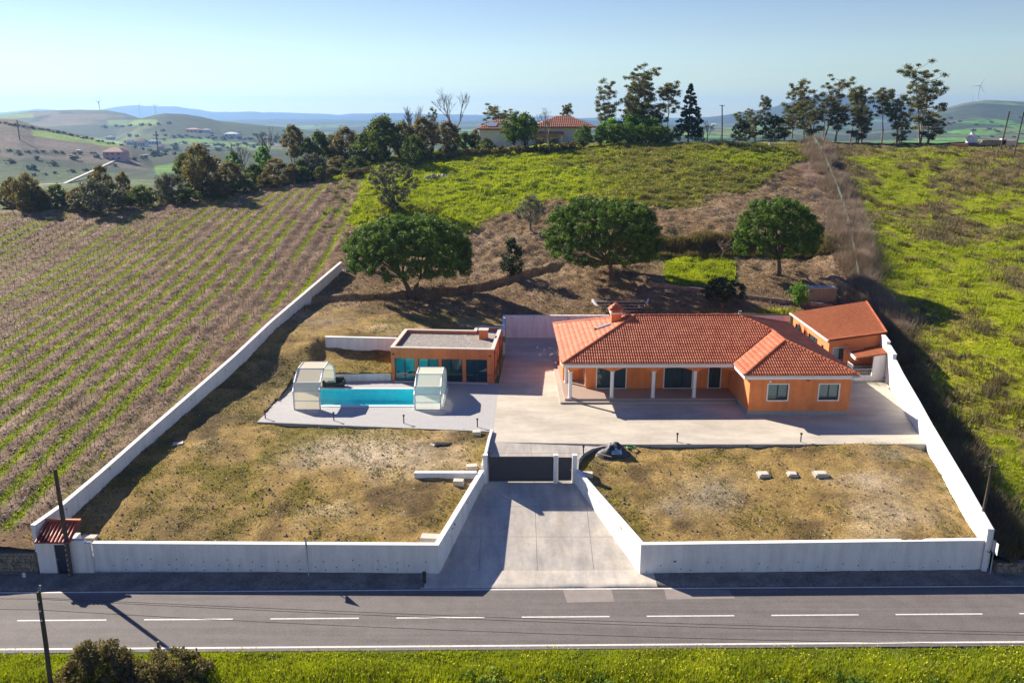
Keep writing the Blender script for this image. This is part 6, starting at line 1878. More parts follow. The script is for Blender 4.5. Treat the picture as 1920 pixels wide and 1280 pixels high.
for j, (u, Y, vt, w_, k, lab) in enumerate([
    (720, 160, 222, 88, 0, 'big rounded green tree with the bare tree in front of it'), (690, 163, 245, 60, 0, 'green tree at the left flank of the big rounded one'), (648, 166, 250, 60, 1, 'olive-brown tree left of the big rounded green tree'), (600, 168, 250, 55, 0, 'round green tree, second of the hedge row above the vineyard'),
    (550, 168, 245, 45, 1, 'open brownish tree, leftmost of the hedge row above the vineyard'), (622, 170, 256, 40, 2, 'grey-green tree between the round hedge trees'), (575, 165, 262, 34, 0, 'small green tree between the first two hedge trees'), (755, 163, 240, 60, 1, 'brownish tree right of the big rounded green tree'), (793, 164, 232, 60, 1, 'brown-green tree below the thin bare trees'),
    (840, 166, 238, 55, 1, 'dense brown-green tree left of the tall bare trunk'), (872, 168, 252, 38, 0, 'green tree at the foot of the tall bare trunk'), (890, 168, 250, 26, 1, 'dark spiky tree left of the hilltop house'), (912, 164, 263, 34, 0, 'yellow-green bush hiding the left wall of the hilltop house'),
    (372, 138, 286, 84, 1, 'biggest dark oak above the vineyard'), (345, 142, 290, 55, 0, 'dark green tree on the left flank of the big oak'), (365, 152, 282, 45, 3, 'bright green tree peeping over the big oak'), (305, 135, 330, 60, 2, 'grey olive bush left of the big oak'),
    (168, 128, 342, 88, 2, 'broad grey olive tree at the left end of the vineyard top'), (178, 134, 322, 50, 1, 'brown-tipped shrub behind the broad grey olive'), (35, 130, 338, 62, 1, 'golden-brown scrub tree at the far left edge'), (8, 134, 340, 40, 1, 'low brown scrub cut by the left edge of the photo'), (90, 133, 352, 55, 0, 'low green scrub between the golden scrub and the broad olive'),
    (425, 142, 316, 60, 1, 'dark scrub right of the big oak'), (470, 146, 312, 50, 0, 'green scrub above the middle of the vineyard edge'), (515, 150, 306, 60, 1, 'brown-green scrub above the right part of the vineyard edge'), (585, 152, 292, 52, 2, 'grey olive bush on the scrub bank below the hedge row'), (560, 150, 304, 40, 0, 'low green bush on the scrub bank, left of the grey olive'), (630, 154, 300, 46, 1, 'low dark bush near the stone heap'), (668, 154, 296, 46, 0, 'low green bush left of the large shaggy olive'), (490, 158, 282, 34, 3, 'small bright green tree below the tall bare tree'), (435, 160, 292, 30, 3, 'small bright green bush below the leafless tree'),
    (250, 132, 352, 60, 0, 'low green scrub between the broad olive and the grey bush'), (220, 140, 330, 30, 1, 'narrow brown scrub behind the green bank'), (130, 130, 362, 50, 1, 'low dark scrub at the foot of the broad olive'), (60, 131, 368, 70, 1, 'low bramble bank at the left end of the track'), (340, 133, 358, 60, 0, 'low dark scrub at the foot of the big oak'), (400, 136, 350, 60, 1, 'low bramble bank below the big oak'), (450, 140, 342, 60, 0, 'low green bramble bank above the vineyard posts'), (505, 143, 335, 60, 1, 'low brown bramble bank above the vineyard posts'), (560, 147, 325, 60, 0, 'low bramble bank below the grey olive bush'), (615, 150, 318, 60, 1, 'dark bramble bank below the stone heap'), (665, 151, 315, 50, 0, 'dark bramble bank beside the large shaggy olive')]):
    src = GB if k < 3 else LG
    place_round(u, Y, vt, w_, lab, k if k < 3 else 0, src, BB, 'hedge trees and scrub above the vineyard', name=['green_tree', 'brown_tree', 'olive_tree', 'bright_tree'][k], cat='tree' if vt < 300 else 'bush')
rr = random.Random(77)
for j in range(62):
    u = rr.uniform(-10, 705); Y = 129 + (u / 705) * 19 + rr.uniform(0, 9); vtop = np.interp(u, [0, 170, 330, 500, 700], [362, 368, 352, 325, 308]) + rr.uniform(-9, 12)
    place_round(u, Y, float(vtop), rr.uniform(26, 52), 'low scrub bush in the dense band between the vineyard and the valley', rr.choice([0, 1, 1, 2]), GB, BB, 'scrub bushes on the bank above the vineyard', name='scrub_bush', cat='bush')

# hedge in front of the hilltop house
hp_ = [atY(u, 290, Y) for u, Y in ((800, 158), (850, 159), (900, 160), (950, 161), (1000, 162), (1050, 163), (1088, 163.5))]
cs = []; rs = []
rg2 = np.random.default_rng(90)
for a, b_ in zip(hp_[:-1], hp_[1:]):
    for k in range(34):
        t = rg2.uniform(); x = a.x + (b_.x - a.x) * t; y = a.y + (b_.y - a.y) * t + rg2.uniform(-.6, .6)
        cs.append((x - hp_[0].x, y - hp_[0].y, gz(x, y) - gz(hp_[0].x, hp_[0].y) + rg2.uniform(.1, 1.3))); rs.append(rg2.uniform(.4, .7))
o = link('hedge', crown_me('hedge', cs, rs, 30, .12, M['bramble'], 91), None, (hp_[0].x, hp_[0].y, gz(hp_[0].x, hp_[0].y)))
tag(o, 'dark clipped hedge along the top of the green slope below the hilltop house', 'hedge')

# foreground brambles
def mound(u, v, R_, H_, m, seed, lab, n=150, per=115, leaf=.042):
    p = at(u, v, -.9); rg2 = np.random.default_rng(seed)
    cs = []; rs = []
    for k in range(n):
        a = rg2.uniform(0, 6.28); q = rg2.uniform() ** .5
        x, y = R_ * q * math.cos(a), R_ * .7 * q * math.sin(a)
        cs.append((x, y, H_ * (1 - q ** 2) * rg2.uniform(.5, 1.0))); rs.append(rg2.uniform(.18, .42))
    e = empty('bramble_bush', p, lab, 'bush', 'bushes on the near roadside bank')
    link('foliage', crown_me('foliage', cs, rs, per, leaf, M[m], seed), e)
    mb = MB(); rr = random.Random(seed)
    for k in range(26):
        c_ = cs[rr.randrange(n)]; mb.tube([(rr.uniform(-.3, .3), 0, 0), (c_[0] * .6, c_[1] * .6, c_[2] * .9), (c_[0] * 1.08, c_[1] * 1.08, c_[2] + .35)], [.02, .014, .006], 3, caps=False)
    mb.build('stems', M['bark_grey'], e)
mound(190, 1292, 2.5, 2.75, 'bramble', 101, 'tall brown-green bramble beside the leaning pole on the near bank')
mound(328, 1296, 2.4, 2.6, 'bramble', 102, 'grey-brown bramble around the old posts on the near bank')
mound(262, 1296, 1.6, 1.6, 'bramble', 103, 'low bramble between the two big brambles on the near bank')
for j, (u, m, R_, H_, lab) in enumerate([(430, 'vergeleaf', 2.0, 1.2, 'low leafy bush right of the brambles on the near bank'), (540, 'vergeleaf', 1.6, .9, 'small leafy bush on the near bank, second to the right of the brambles'), (700, 'vergeleaf', 1.5, .8, 'small dark bush at the bottom edge below the left wall'), (905, 'vergeleaf', 2.0, 1.5, 'dark leafy bush at the bottom edge below the driveway'), (1030, 'vergeleaf', 1.6, 1.2, 'pale leafy bush with yellow flowers at the bottom centre'), (1150, 'vergeleaf', 1.8, 1.3, 'low dark bush right of the flowering bush'), (1290, 'vergeleaf', 1.8, 1.1, 'low bush at the bottom below the right end of the drive'), (1450, 'vergeleaf', 1.8, 1.2, 'low bush at the bottom below the right wall'), (1620, 'vergeleaf', 2.2, 1.4, 'broad low bush at the bottom below the last road dashes'), (1760, 'vergeleaf', 1.6, 1.2, 'low bush at the bottom, second from the right corner'), (1880, 'vergeleaf', 1.9, 1.3, 'low bush at the bottom right corner')]):
    mound(u, 1306, R_ * 1.35, H_ * .75, m, 110 + j, lab, 90, 62, .058)
# verge grass
rg2 = np.random.default_rng(120)
n = 60000
x = rg2.uniform(-27, 27, n); y = rg2.uniform(33.4, 38.2, n) + x * .012
z = verge_h(x, y)
d = fbm(x, y, 2.0, 130, 3)
k = (y - x * .012 < 37.95) & (rg2.uniform(0, 1, n) < .5)
hs = .55 + smooth(37.6, 36, y - x * .012) * 1.2 + d * .3
V, F = tufts(x[k], y[k], z[k], 6, .08, .26, .030, .7, 121, .1, hs[k]); tag(link('verge_grass', np_mesh('verge_grass', V, F, M['grass'])), kind='stuff')
k = rg2.uniform(0, 1, n) < .05 * (1 + 2 * d)
V, F = tufts(x[k], y[k], z[k] + .25 * hs[k], 2, .02, .06, .03, 1.5, 122, .1); tag(link('verge_flowers', np_mesh('verge_flowers', V, F, M['yellow'])), kind='stuff')
k = rg2.uniform(0, 1, n) < .12
V, F = tufts(x[k], y[k], z[k], 5, .06, .22, .02, .9, 123, .1, hs[k]); tag(link('dry_verge_grass', np_mesh('dry_verge_grass', V, F, M['straw'])), kind='stuff')

# scrub along the hill fence and outside the right wall: dry brushwood, nobody could count it
def brush(name, pts, n, wd, h0, h1, seed, m='dryweed', off=0):
    rg2 = np.random.default_rng(seed); P = [(a.x, a.y) for a in pts]
    L_ = [0]
    for a, b_ in zip(P[:-1], P[1:]): L_.append(L_[-1] + math.hypot(b_[0] - a[0], b_[1] - a[1]))
    s_ = rg2.uniform(0, L_[-1], n)
    x = np.interp(s_, L_, [p[0] for p in P]) + rg2.normal(0, wd, n) + off; y = np.interp(s_, L_, [p[1] for p in P]) + rg2.normal(0, .5, n)
    keep = (vnoise(x, y, 2.2, seed) > .28) & ((x > wall_right_x(y) + .45) | (y > 89.5))
    x = x[keep]; y = y[keep]
    V, F = tufts(x, y, height(x, y), 12, h0, h1, .014, .8, seed, .25, .5 + vnoise(x, y, 2.5, seed + 3) * 1.1)
    tag(link(name, np_mesh(name, V, F, M[m])), kind='stuff')
FPTS = [ground(u, v) for u, v in ((1524, 268), (1545, 300), (1560, 340), (1578, 385), (1592, 440), (1603, 500), (1613, 550), (1640, 592), (1668, 625))]
brush('fence_brushwood', FPTS, 9000, 1.4, .4, 1.5, 141, 'brushwood', off=-.1)
brush('fence_brambles', FPTS[4:], 3000, .8, .5, 1.6, 142, 'brushwood', .7)
RP = [Vector((float(wall_right_x(y)) + 1.3, y, 0)) for y in (46, 52, 58, 64, 70, 76, 82, 88, 94)]
brush('wall_side_scrub', RP, 4200, 1.1, .3, 1.1, 143, 'dryweed', .4)
brush('wall_side_brambles', RP, 2600, 1.1, .2, .8, 144, 'bramble', .2)
x, y, z, I = scatter_pts(40000, (14, 42), (106.5, 110.5), lambda x, y, I, r: (I['meadow'] < .3) & (r.uniform(0, 1, len(x)) < .18), 45)
V, F = tufts(x, y, z, 7, .2, .8, .026, .8, 145, .2); tag(link('bank_brambles', np_mesh('bank_brambles', V, F, M['bramble'])), kind='stuff')
# low weeds in brown meadow: bushes of brown scrub, a few distinct
# ================================================================== HILL FENCE
hf = empty('hill_fence', FPTS[0], 'green mesh fence running down the hill on thin posts', 'fence')
O = Vector(FPTS[0])
tot = []
for a, b_ in zip(FPTS[:-1], FPTS[1:]):
    n = max(1, int((b_ - a).length / 3.0))
    for k in range(n): q = a.lerp(b_, k / n); q.z = gz(q.x, q.y); tot.append(q)
def net_mat():
    m = mat('mesh_netting', (.26, .42, .36), .7, .1, 4)
    t = m.node_tree; N = t.nodes.new; L = t.links.new
    out = [n for n in t.nodes if n.type == 'OUTPUT_MATERIAL'][0]; b = [n for n in t.nodes if n.type == 'BSDF_PRINCIPLED'][0]
    tp = N('ShaderNodeBsdfTransparent'); mx = N('ShaderNodeMixShader')
    nz = N('ShaderNodeTexNoise'); nz.inputs['Scale'].default_value = 3.0
    geo = N('ShaderNodeNewGeometry'); L(geo.outputs['Position'], nz.inputs['Vector'])
    mr = N('ShaderNodeMapRange'); mr.inputs['From Min'].default_value = .3; mr.inputs['From Max'].default_value = .7; mr.inputs['To Min'].default_value = .04; mr.inputs['To Max'].default_value = .26
    L(nz.outputs['Fac'], mr.inputs[0]); L(mr.outputs[0], mx.inputs[0]); L(tp.outputs[0], mx.inputs[1]); L(b.outputs[0], mx.inputs[2]); L(mx.outputs[0], out.inputs[0])
    return m
NM = net_mat()
for i, q in enumerate(tot):
    mb = MB(); mb.tube([(0, 0, -.2), (0, 0, 1.9)], .04, 5); mb.build('post', M['stake'], hf, q - O)
    if i < len(tot) - 1:
        r = tot[i + 1]; mb = MB(); a = q - O; b_ = r - O
        t = Vector((.012, .004, 0))
        mb.hexa([a + t, b_ + t, b_ - t, a - t], [a + t + Vector((0, 0, 1.25)), b_ + t + Vector((0, 0, 1.25)), b_ - t + Vector((0, 0, 1.25)), a - t + Vector((0, 0, 1.25))])
        if (i % 7) not in (4,): mb.build('mesh_panel', NM, hf)

# ================================================================== POLES, WIRES, SIGNS
def pole(base, top, r0, r1, lab, m='wood_pole', n=8, arm=None, group='wooden line poles', name='utility_pole'):
    e = empty(name, base, lab, 'pole', group)
    mb = MB(); t = Vector(top) - Vector(base)
    mid = t * .5 + Vector((.03, .02, 0)) * t.length / 8
    mb.tube([(0, 0, -.3), t * .02, mid, t], [r0, r0, (r0 + r1) / 2, r1], n); mb.build('shaft', M[m], e, smooth_=True)
    if arm:
        mb = MB(); mb.box(-arm, arm, -.05, .05, -.05, .05); mb.build('crossarm', M[m], e, t - Vector((0, 0, .15)))
        for sx in (-arm * .85, arm * .85):
            mb = MB(); mb.tube([(0, 0, 0), (0, 0, .14)], .035, 6); mb.build('insulator', M['frame'], e, t + Vector((sx, 0, -.10)))
    return e
p = at(130.5, 1083, .1); p.y = 45.1
pt = atY(103, 879, 45.3)
e = pole(p, pt, .15, .11, 'tall dark wooden pole in front of the corner porch', 'wood_pole')
for k in range(9):
    t = k / 9 * .42 + .03; mb = MB(); q = (pt - p) * t
    mb.box(-.03, .03, -.16, -.12, -.05, .05); mb.build('step_plate', M['metal'], e, q)
# foreground pole
pb = atY(97, 1300, 35.2); ptp = atY(72, 1108, 35.0)
e = pole(pb, ptp, .12, .10, 'rough wooden pole with wires on the near roadside bank')
mb = MB(); mb.tube([(0, 0, -.1), (.12, 0, .32)], .05, 6); mb.build('pole_cap', M['metal'], e, ptp - pb)
for zz in (-.5, -1.0, -1.5):
    mb = MB(); mb.tube([(0, -.12, zz), (.02, -.18, zz + .06)], .045, 6); mb.build('insulator', M['white_cap'], e, ptp - pb)
def wire(a, b_, sag, lab, r=.012, n=24):
    a = Vector(a); b_ = Vector(b_)
    pts = [a.lerp(b_, t / n) - Vector((0, 0, sag * 4 * (t / n) * (1 - t / n))) - a for t in range(n + 1)]
    mb = MB(); mb.tube(pts, r, 4, caps=False); tag(mb.build('overhead_wire', M['wire'], None, a), lab, 'wire', 'overhead wires beside the road')
wire(ptp + Vector((.1, 0, -.35)), atY(1980, 1186, 35.5), .2, 'upper wire running right from the near bank pole over the road')
wire(ptp + Vector((.1, 0, -.42)), atY(1980, 1191, 35.2), .25, 'middle wire running right from the near bank pole over the road')
wire(ptp + Vector((.1, 0, -1.0)), atY(1980, 1208, 35.0), .35, 'lowest wire running right from the near bank pole over the road')
wire(atY(-60, 1139, 35.6), ptp + Vector((0, 0, -.98)), .03, 'lower wire entering from the left edge to the near bank pole')
wire(atY(-60, 1120, 35.6), ptp + Vector((0, 0, -.40)), .02, 'upper wire entering from the left edge to the near bank pole')
# right pole inside the lot corner
p = ground(1834, 1004); pt = atY(1861, 871, p.y + .1)
e = pole(p, pt, .09, .08, 'slender leaning wooden pole inside the front right corner', arm=.42)
# hilltop poles
for u, vt, Y, lab, rr_ in ((1354, 197, 172, 'dark telegraph pole on the hilltop right of the conifer', .13), (1887, 209, 165, 'leaning pole at the right end of the hilltop', .14), (1914, 210, 160, 'leaning pole cut by the right edge of the photo', .14)):
    p = atY(u, 265, Y); p.z = gz(p.x, p.y); pt = atY(u + (6 if u > 1500 else 0), vt, Y)
    if u > 1500: p.x -= .9
    pole(p, pt, rr_, rr_ * .8, lab, 'wood_pole', arm=.5 if u < 1500 else None)
# old posts on the near bank
for u, v, dv, r, lab in ((299, 1236, 34, .09, 'thick broken post standing in the bramble on the near bank'), (347, 1232, 22, .035, 'thin post between the two others on the near bank'), (371, 1240, 26, .05, 'short dark post at the right end of the near brambles')):
    p = at(u, v, -.5); q = atY(u - 3, v - dv, p.y); mb = MB(); mb.tube([(0, 0, -.6), (q - p) * .6, q - p], [r, r * .95, r * .85], 7)
    tag(mb.build('old_post', M['stake'], None, p), lab, 'post', 'old posts on the near bank')
# road sign seen from behind
p = at(578, 1083, .1); p.y = 45.05
rs_ = empty('road_sign', p, 'triangular road sign seen from behind in front of the left wall', 'road sign', 'road signs by the wall')
mb = MB(); mb.tube([(0, 0, -.1), (0, 0, 2.55)], .03, 8); mb.build('post', M['metal'], rs_, smooth_=True)
mb = MB(); mb.add([(-.04, -.42, 1.95), (-.04, .42, 1.95), (-.04, 0, 2.68), (-.06, -.42, 1.95), (-.06, .42, 1.95), (-.06, 0, 2.68)], [[0, 1, 2], [5, 4, 3], [0, 3, 4, 1], [1, 4, 5, 2], [2, 5, 3, 0]]); mb.build('sign_plate', M['sign'], rs_)
rs_.rotation_euler = (0, 0, R(8))
p = at(1857, 1078, .1); p.y = 45.3
rs_ = empty('road_sign', p, 'white road sign on a thin post at the outer right wall corner', 'road sign', 'road signs by the wall')
mb = MB(); mb.tube([(0, 0, -.1), (0, 0, 2.3)], .03, 8); mb.build('post', M['metal'], rs_, smooth_=True)
mb = MB(); mb.box(.04, .06, -.3, .3, 1.45, 2.2); mb.build('sign_plate', M['sign'], rs_)
# outer low wall stub at the right end, twin of the wall corner
wall_run('wall_stub', [(28.95, 45.9, -.1, 2.75), (29.15, 48.4, .2, 3.1)], .22, 'short second wall stub closing the front right corner', 'wall', side=-1)
# hydrant and reflector
p = at(796, 1091, .1); h = empty('road_hydrant', p, 'small dark hydrant on the verge by the end of the left wall', 'hydrant')
mb = MB(); mb.tube([(0, 0, 0), (0, 0, .45), (0, 0, .5)], [.10, .10, .06], 8); mb.build('body', M['black'], h, smooth_=True)
mb = MB(); mb.tube([(0, 0, .5), (0, 0, .56), (0, 0, .66), (0, 0, .72)], [.05, .13, .13, .04], 10); mb.build('cap', M['black'], h, smooth_=True)
p = at(46, 1083, .1); mb = MB(); mb.box(-.1, .1, -.03, .03, 0, .36); o = mb.build('marker_post', M['sign'], None, p, bevel=.02); tag(o, 'little white roadside marker below the old stone wall', 'marker')
# old stone wall on the far left, and rubble wall far right: each stone its own
def rubble(name, x0, x1, y, z0, h, lab, seed):
    e = empty(name, (x0, y, z0), lab, 'wall'); rr = random.Random(seed)
    mb = MB(); mb.box(0, x1 - x0, .12, .6, -.3, h - .05); mb.build('wall_core', M['stone'], e)
    zz = 0
    while zz < h - .08:
        hh = rr.uniform(.14, .26); xx = 0
        while xx < x1 - x0 - .1:
            w_ = min(rr.uniform(.2, .5), x1 - x0 - xx)
            mb = MB(); g_ = .012; a, b_ = xx + g_, xx + w_ - g_
            d0 = rr.uniform(-.02, .06)
            q = [(a + rr.uniform(0, .02), d0, zz + g_), (b_, d0 + rr.uniform(-.01, .02), zz + g_), (b_, .13, zz + g_), (a, .13, zz + g_)]
            t = [(a + .02, d0 + .01, zz + hh - g_), (b_ - .02, d0 + .01, zz + hh - g_), (b_, .13, zz + hh - g_), (a, .13, zz + hh - g_)]
            mb.hexa(q, t); mb.build('stone', M['stone'], e)
            xx += w_
        zz += hh
rubble('old_stone_wall', -36, -28.75, 45.3, .05, 1.5, 'old crumbling stone wall along the road at the far left', 5)
rubble('rubble_wall', 29.4, 36, 45.35, .0, .8, 'low dark rubble wall beside the road at the far right', 6)

# ================================================================== HILLTOP HOUSE
HT = atY(1000, 268, 176); hz = gz(HT.x, 176) - .2
hh = empty('hilltop_house', (HT.x, 176, hz), 'white hilltop house with red hip roofs behind round trees', 'house')
bxh = lambda nm, a, m, par=hh: MB().box(*a).build(nm, M[m], par)
bxh('wall', (0, 12, 2, 11, 0, 3.6), 'far_wall'); bxh('wall', (-11, -.01, 1, 9, -.3, 3.2), 'far_wall')
def hip(parent, x0, x1, y0, y1, z, s_, m='tile_far'):
    W_ = (y1 - y0); h2_ = min(W_, x1 - x0) / 2
    pl = [([(x0, y0), (x1, y0), (x1 - h2_, y0 + h2_), (x0 + h2_, y0 + h2_)], (x0, y0), (1, 0), (0, 1)), ([(x0, y0), (x0 + h2_, y0 + h2_), (x0, y1)], (x0, y0), (0, 1), (1, 0)),
          ([(x0, y1), (x0 + h2_, y0 + h2_), (x1 - h2_, y0 + h2_), (x1, y1)], (x0, y1), (1, 0), (0, -1)), ([(x1, y1), (x1 - h2_, y0 + h2_), (x1, y0)], (x1, y0), (0, 1), (-1, 0))]
    return roof(parent, pl, s_, z, M[m], per=.4, tilecourse=.8, amp=.10)
r1 = hip(hh, -.6, 13.2, 1, 12, 3.7, .40); r2 = hip(hh, -12, .2, .4, 9.6, 3.3, .42)
r3 = MB(); r3.hexa([(-.5, -.6, 2.2), (6.2, -.6, 2.2), (6.2, 1.99, 2.75), (-.5, 1.99, 2.75)], [(-.5, -.6, 2.3), (6.2, -.6, 2.3), (6.2, 1.99, 2.85), (-.5, 1.99, 2.85)]); r3.build('porch_roof', M['tile_far'], hh)
for x in (0, 2.9, 5.8): bxh('porch_column', (x - .12, x + .12, -.3, -.06, 0, 2.2), 'far_wall')
for x0, x1 in ((.6, 2.3), (3.3, 5.2)):
    f = bxh('window', (x0, x1, 1.94, 1.998, .5, 1.9), 'frame'); bxh('pane', (x0 + .1, x1 - .1, 1.92, 1.939, .6, 1.8), 'glass', f)
f = bxh('window', (8.5, 9.5, 1.94, 1.998, 1.2, 2.4), 'frame'); bxh('pane', (8.6, 9.4, 1.92, 1.939, 1.3, 2.3), 'glass', f)
c_ = bxh('chimney', (-2.4, -1.3, 5, 6, 3.6, 5.9), 'far_wall'); bxh('chimney_cap', (-2.7, -1.0, 4.7, 6.3, 5.9, 6.3), 'tile_dark', c_)
for k in range(2):
    mb = MB(); z0 = 2.7 + .4 * .8; mb.hexa([(-9.6 + k * 2.4, 1.4, 3.84), (-7.6 + k * 2.4, 1.4, 3.84), (-7.2 + k * 2.4, 3.2, 4.6), (-9.0 + k * 2.4, 3.2, 4.6)], [(-9.6 + k * 2.4, 1.4, 3.94), (-7.6 + k * 2.4, 1.4, 3.94), (-7.2 + k * 2.4, 3.2, 4.7), (-9.0 + k * 2.4, 3.2, 4.7)])
    mb.build('solar_panel', M['solar'], r2)
# small shed and chainlink fence on the hilltop
p = atY(672, 283, 162); p.z = gz(p.x, p.y)
s_ = empty('garden_shed', p, 'tiny dark shed with pale posts among the hedge trees', 'shed')
MB().box(-1.2, 1.2, 0, 1.6, 0, 1.9).build('wall', M['stone'], s_); MB().hexa([(-1.5, -.3, 1.9), (1.5, -.3, 1.9), (1.5, 1.9, 2.3), (-1.5, 1.9, 2.3)], [(-1.5, -.3, 2.0), (1.5, -.3, 2.0), (1.5, 1.9, 2.4), (-1.5, 1.9, 2.4)]).build('roof', M['stake'], s_)
fp = [atY(u, 268, Y) for u, Y in ((1250, 167), (1300, 167), (1350, 167), (1400, 167), (1450, 167), (1500, 167))]
cf = empty('chainlink_fence', (fp[0].x, fp[0].y, gz(fp[0].x, fp[0].y)), 'thin chain-link fence along the crest between the conifer and the hill fence', 'fence')
O = Vector(cf.location); prev = None
for a, b_ in zip(fp[:-1], fp[1:]):
    for k in range(2):
        q = a.lerp(b_, k / 2); q.z = gz(q.x, q.y)
        MB().tube([(0, 0, 0), (0, 0, 1.5)], .05, 5).build('post', M['stake'], cf, q - O)
        if prev is not None:
            t = Vector((0, .01, 0)); A = prev - O; B = q - O; H_ = Vector((0, 0, 1.4))
            MB().hexa([A - t, B - t, B + t, A + t], [A - t + H_, B - t + H_, B + t + H_, A + t + H_]).build('mesh_panel', NM, cf)
        prev = q
for u, lab in ((1385, 'pale stone block on the crest left of the fence end'), (1445, 'small pale block on the crest below the eucalyptus row')):
    p = atY(u, 268, 165.5); p.z = gz(p.x, p.y); tag(MB().box(-.35, .35, -.3, .3, -.1, .6).build('stone_block', M['block'], None, p), lab, 'block')
# right crest clutter: water tank, low walls
p = atY(1822, 262, 176); p.z = gz(p.x, 176); w1 = empty('water_tank', p, 'small white rounded water tank on the right crest', 'tank')
mb = MB(); mb.tube([(0, 0, 0), (0, 0, 1.3), (0, 0, 1.6), (.0, 0, 1.9), (0, 0, 2.3)], [1.1, 1.1, .7, .35, .3], 14); mb.build('tank_body', M['far_wall'], w1, smooth_=True)
for u, wd, h_t, m, lab in ((1862, 2.4, 1.0, 'stone', 'rough brown stack beside the leaning pole on the right crest'), (1800, 1.5, .8, 'tile_far', 'low reddish stack left of the white water tank'), (1893, 1.1, 1.0, 'block', 'pale block between the two leaning poles'), (1880, .35, 1.4, 'block', 'pale stub pillar at the foot of the leaning pole')):
    p = atY(u, 264, 170); p.z = gz(p.x, 170); tag(MB().box(-wd, wd, -.6, .6, -.1, h_t).build('stack' if m != 'block' else 'block', M[m], None, p, bevel=.08), lab, 'stack')
# stone heap by the big olive
p = ground(822, 335); rr = random.Random(8); sh = empty('stone_heap', p, 'heap of grey field stones on the green slope right of the large olive', 'stone heap')
for k in range(26):
    o = MB(); s1 = rr.uniform(.15, .38); o.box(-s1, s1, -s1 * .8, s1 * .8, -s1 * .6, s1 * .6); o = o.build('stone', M['plinth'], sh, (rr.uniform(-2, 2), rr.uniform(-.8, .8), rr.uniform(0, .5)), bevel=.06); o.rotation_euler = (rr.uniform(0, 3), rr.uniform(0, 3), rr.uniform(0, 3))

# ================================================================== FAR HOUSES AND TURBINES
def far_house(u, v, wpx, hpx, lab, wall='far_wall', roofm='tile_far', D=None, floors=1, group='houses in the valley'):
    p = far_ground(u, v); D_ = p.y
    w_ = wpx / 1626 * D_; h_t = hpx / 1626 * D_
    e = empty('valley_house', p - Vector((0, 0, .6)), lab, 'house', group)
    dp = w_ * .7
    MB().box(-w_ / 2, w_ / 2, 0, dp, -2, h_t * .68).build('wall', M[wall], e)
    ov = w_ * .05; z0 = h_t * .68; x0, x1, y0, y1 = -w_ / 2 - ov, w_ / 2 + ov, -ov, dp + ov; hh_ = (y1 - y0) / 2; ym = (y0 + y1) / 2
    zt = z0 + h_t * .34; s1 = min(hh_, (x1 - x0) * .35)
    mb = MB(); mb.add([(x0, y0, z0), (x1, y0, z0), (x1, y1, z0), (x0, y1, z0), (x0 + s1, ym, zt), (x1 - s1, ym, zt)], [[0, 1, 5, 4], [1, 2, 5], [2, 3, 4, 5], [3, 0, 4], [3, 2, 1, 0]]); mb.build('roof', M[roofm], e)
    nf = floors; 
    for f in range(nf):
        for k in range(3):
            xx = -w_ * .35 + k * w_ * .28; zz = z0 * (f + .35) / nf
            MB().box(xx, xx + w_ * .12, -.25, .02, zz, zz + z0 * .35 / nf).build('window', M['frame'], e)
    return e
far_house(213, 300, 38, 24, 'pink two-storey house with red roof beside the valley road', 'far_pink', 'tile_dark', floors=2)
far_house(265, 275, 17, 15, 'white gabled house with orange roof in the middle of the hamlet')
far_house(287, 271, 20, 10, 'long white house with pale red roof, right of the gabled one', roofm='plinth')
far_house(244, 272, 12, 10, 'small grey-roofed house at the left of the hamlet', roofm='plinth')
far_house(300, 281, 12, 10, 'small white house in front of the hamlet')
far_house(205, 262, 14, 8, 'low pale house left above the hamlet', roofm='plinth')
far_house(360, 247, 24, 7, 'long low farm building on the green fields', roofm='tile_far')
far_house(385, 248, 16, 7, 'short farm building right of the long one', roofm='plinth')
far_house(432, 257, 24, 9, 'white house on the low rise in the valley', roofm='far_wall')
far_house(445, 252, 9, 9, 'small tower-like white house on the low rise', roofm='far_wall')
far_house(385, 284, 12, 8, 'low white shed behind the hedge trees', roofm='far_wall')
far_house(146, 284, 9, 5, 'tiny pale shed on the ploughed slope at left', roofm='far_wall')
far_house(500, 262, 14, 6, 'low house behind the leafless tree', roofm='tile_far')
far_house(1340, 236, 10, 4, 'tiny white house on the plain right of the conifer', roofm='far_wall')
# far tree clumps in the valley
def far_tree_me(seed):
    rg2 = np.random.default_rng(seed); cs = rg2.normal(0, 1, (26, 3)) * (.42, .42, .28) + (0, 0, .62)
    return crown_me('crown', cs, rg2.uniform(.2, .36, 26), 22, .10, M['darkgreen'], seed)
FT = [far_tree_me(s_) for s_ in (201, 202, 203)]
mb = MB(); mb.tube([(0, 0, -.3), (0, 0, .6)], [.07, .05], 5, caps=False); FTR = mb.mesh('trunk', M['bark'])
rr = random.Random(12)
spots = [(240, 268, 10), (252, 272, 8), (275, 268, 9), (292, 292, 16), (310, 285, 9), (330, 272, 7), (345, 270, 8), (156, 204, 4), (162, 204, 4), (225, 288, 12), (182, 296, 10), (140, 300, 12), (100, 310, 14), (60, 318, 14), (70, 300, 10), (330, 282, 10), (410, 283, 12), (376, 276, 9), (400, 262, 7), (420, 263, 7), (450, 262, 8), (470, 263, 8), (520, 262, 9), (540, 258, 8), (490, 255, 7), (310, 255, 6), (350, 256, 6), (20, 305, 12), (35, 290, 8), (215, 312, 10), (250, 300, 8)]
for j in range(40): spots.append((rr.uniform(240, 700), rr.uniform(246, 285), rr.uniform(5, 9)))
for j in range(24): spots.append((rr.uniform(1700, 1925), rr.uniform(222, 262), rr.uniform(4, 8)))
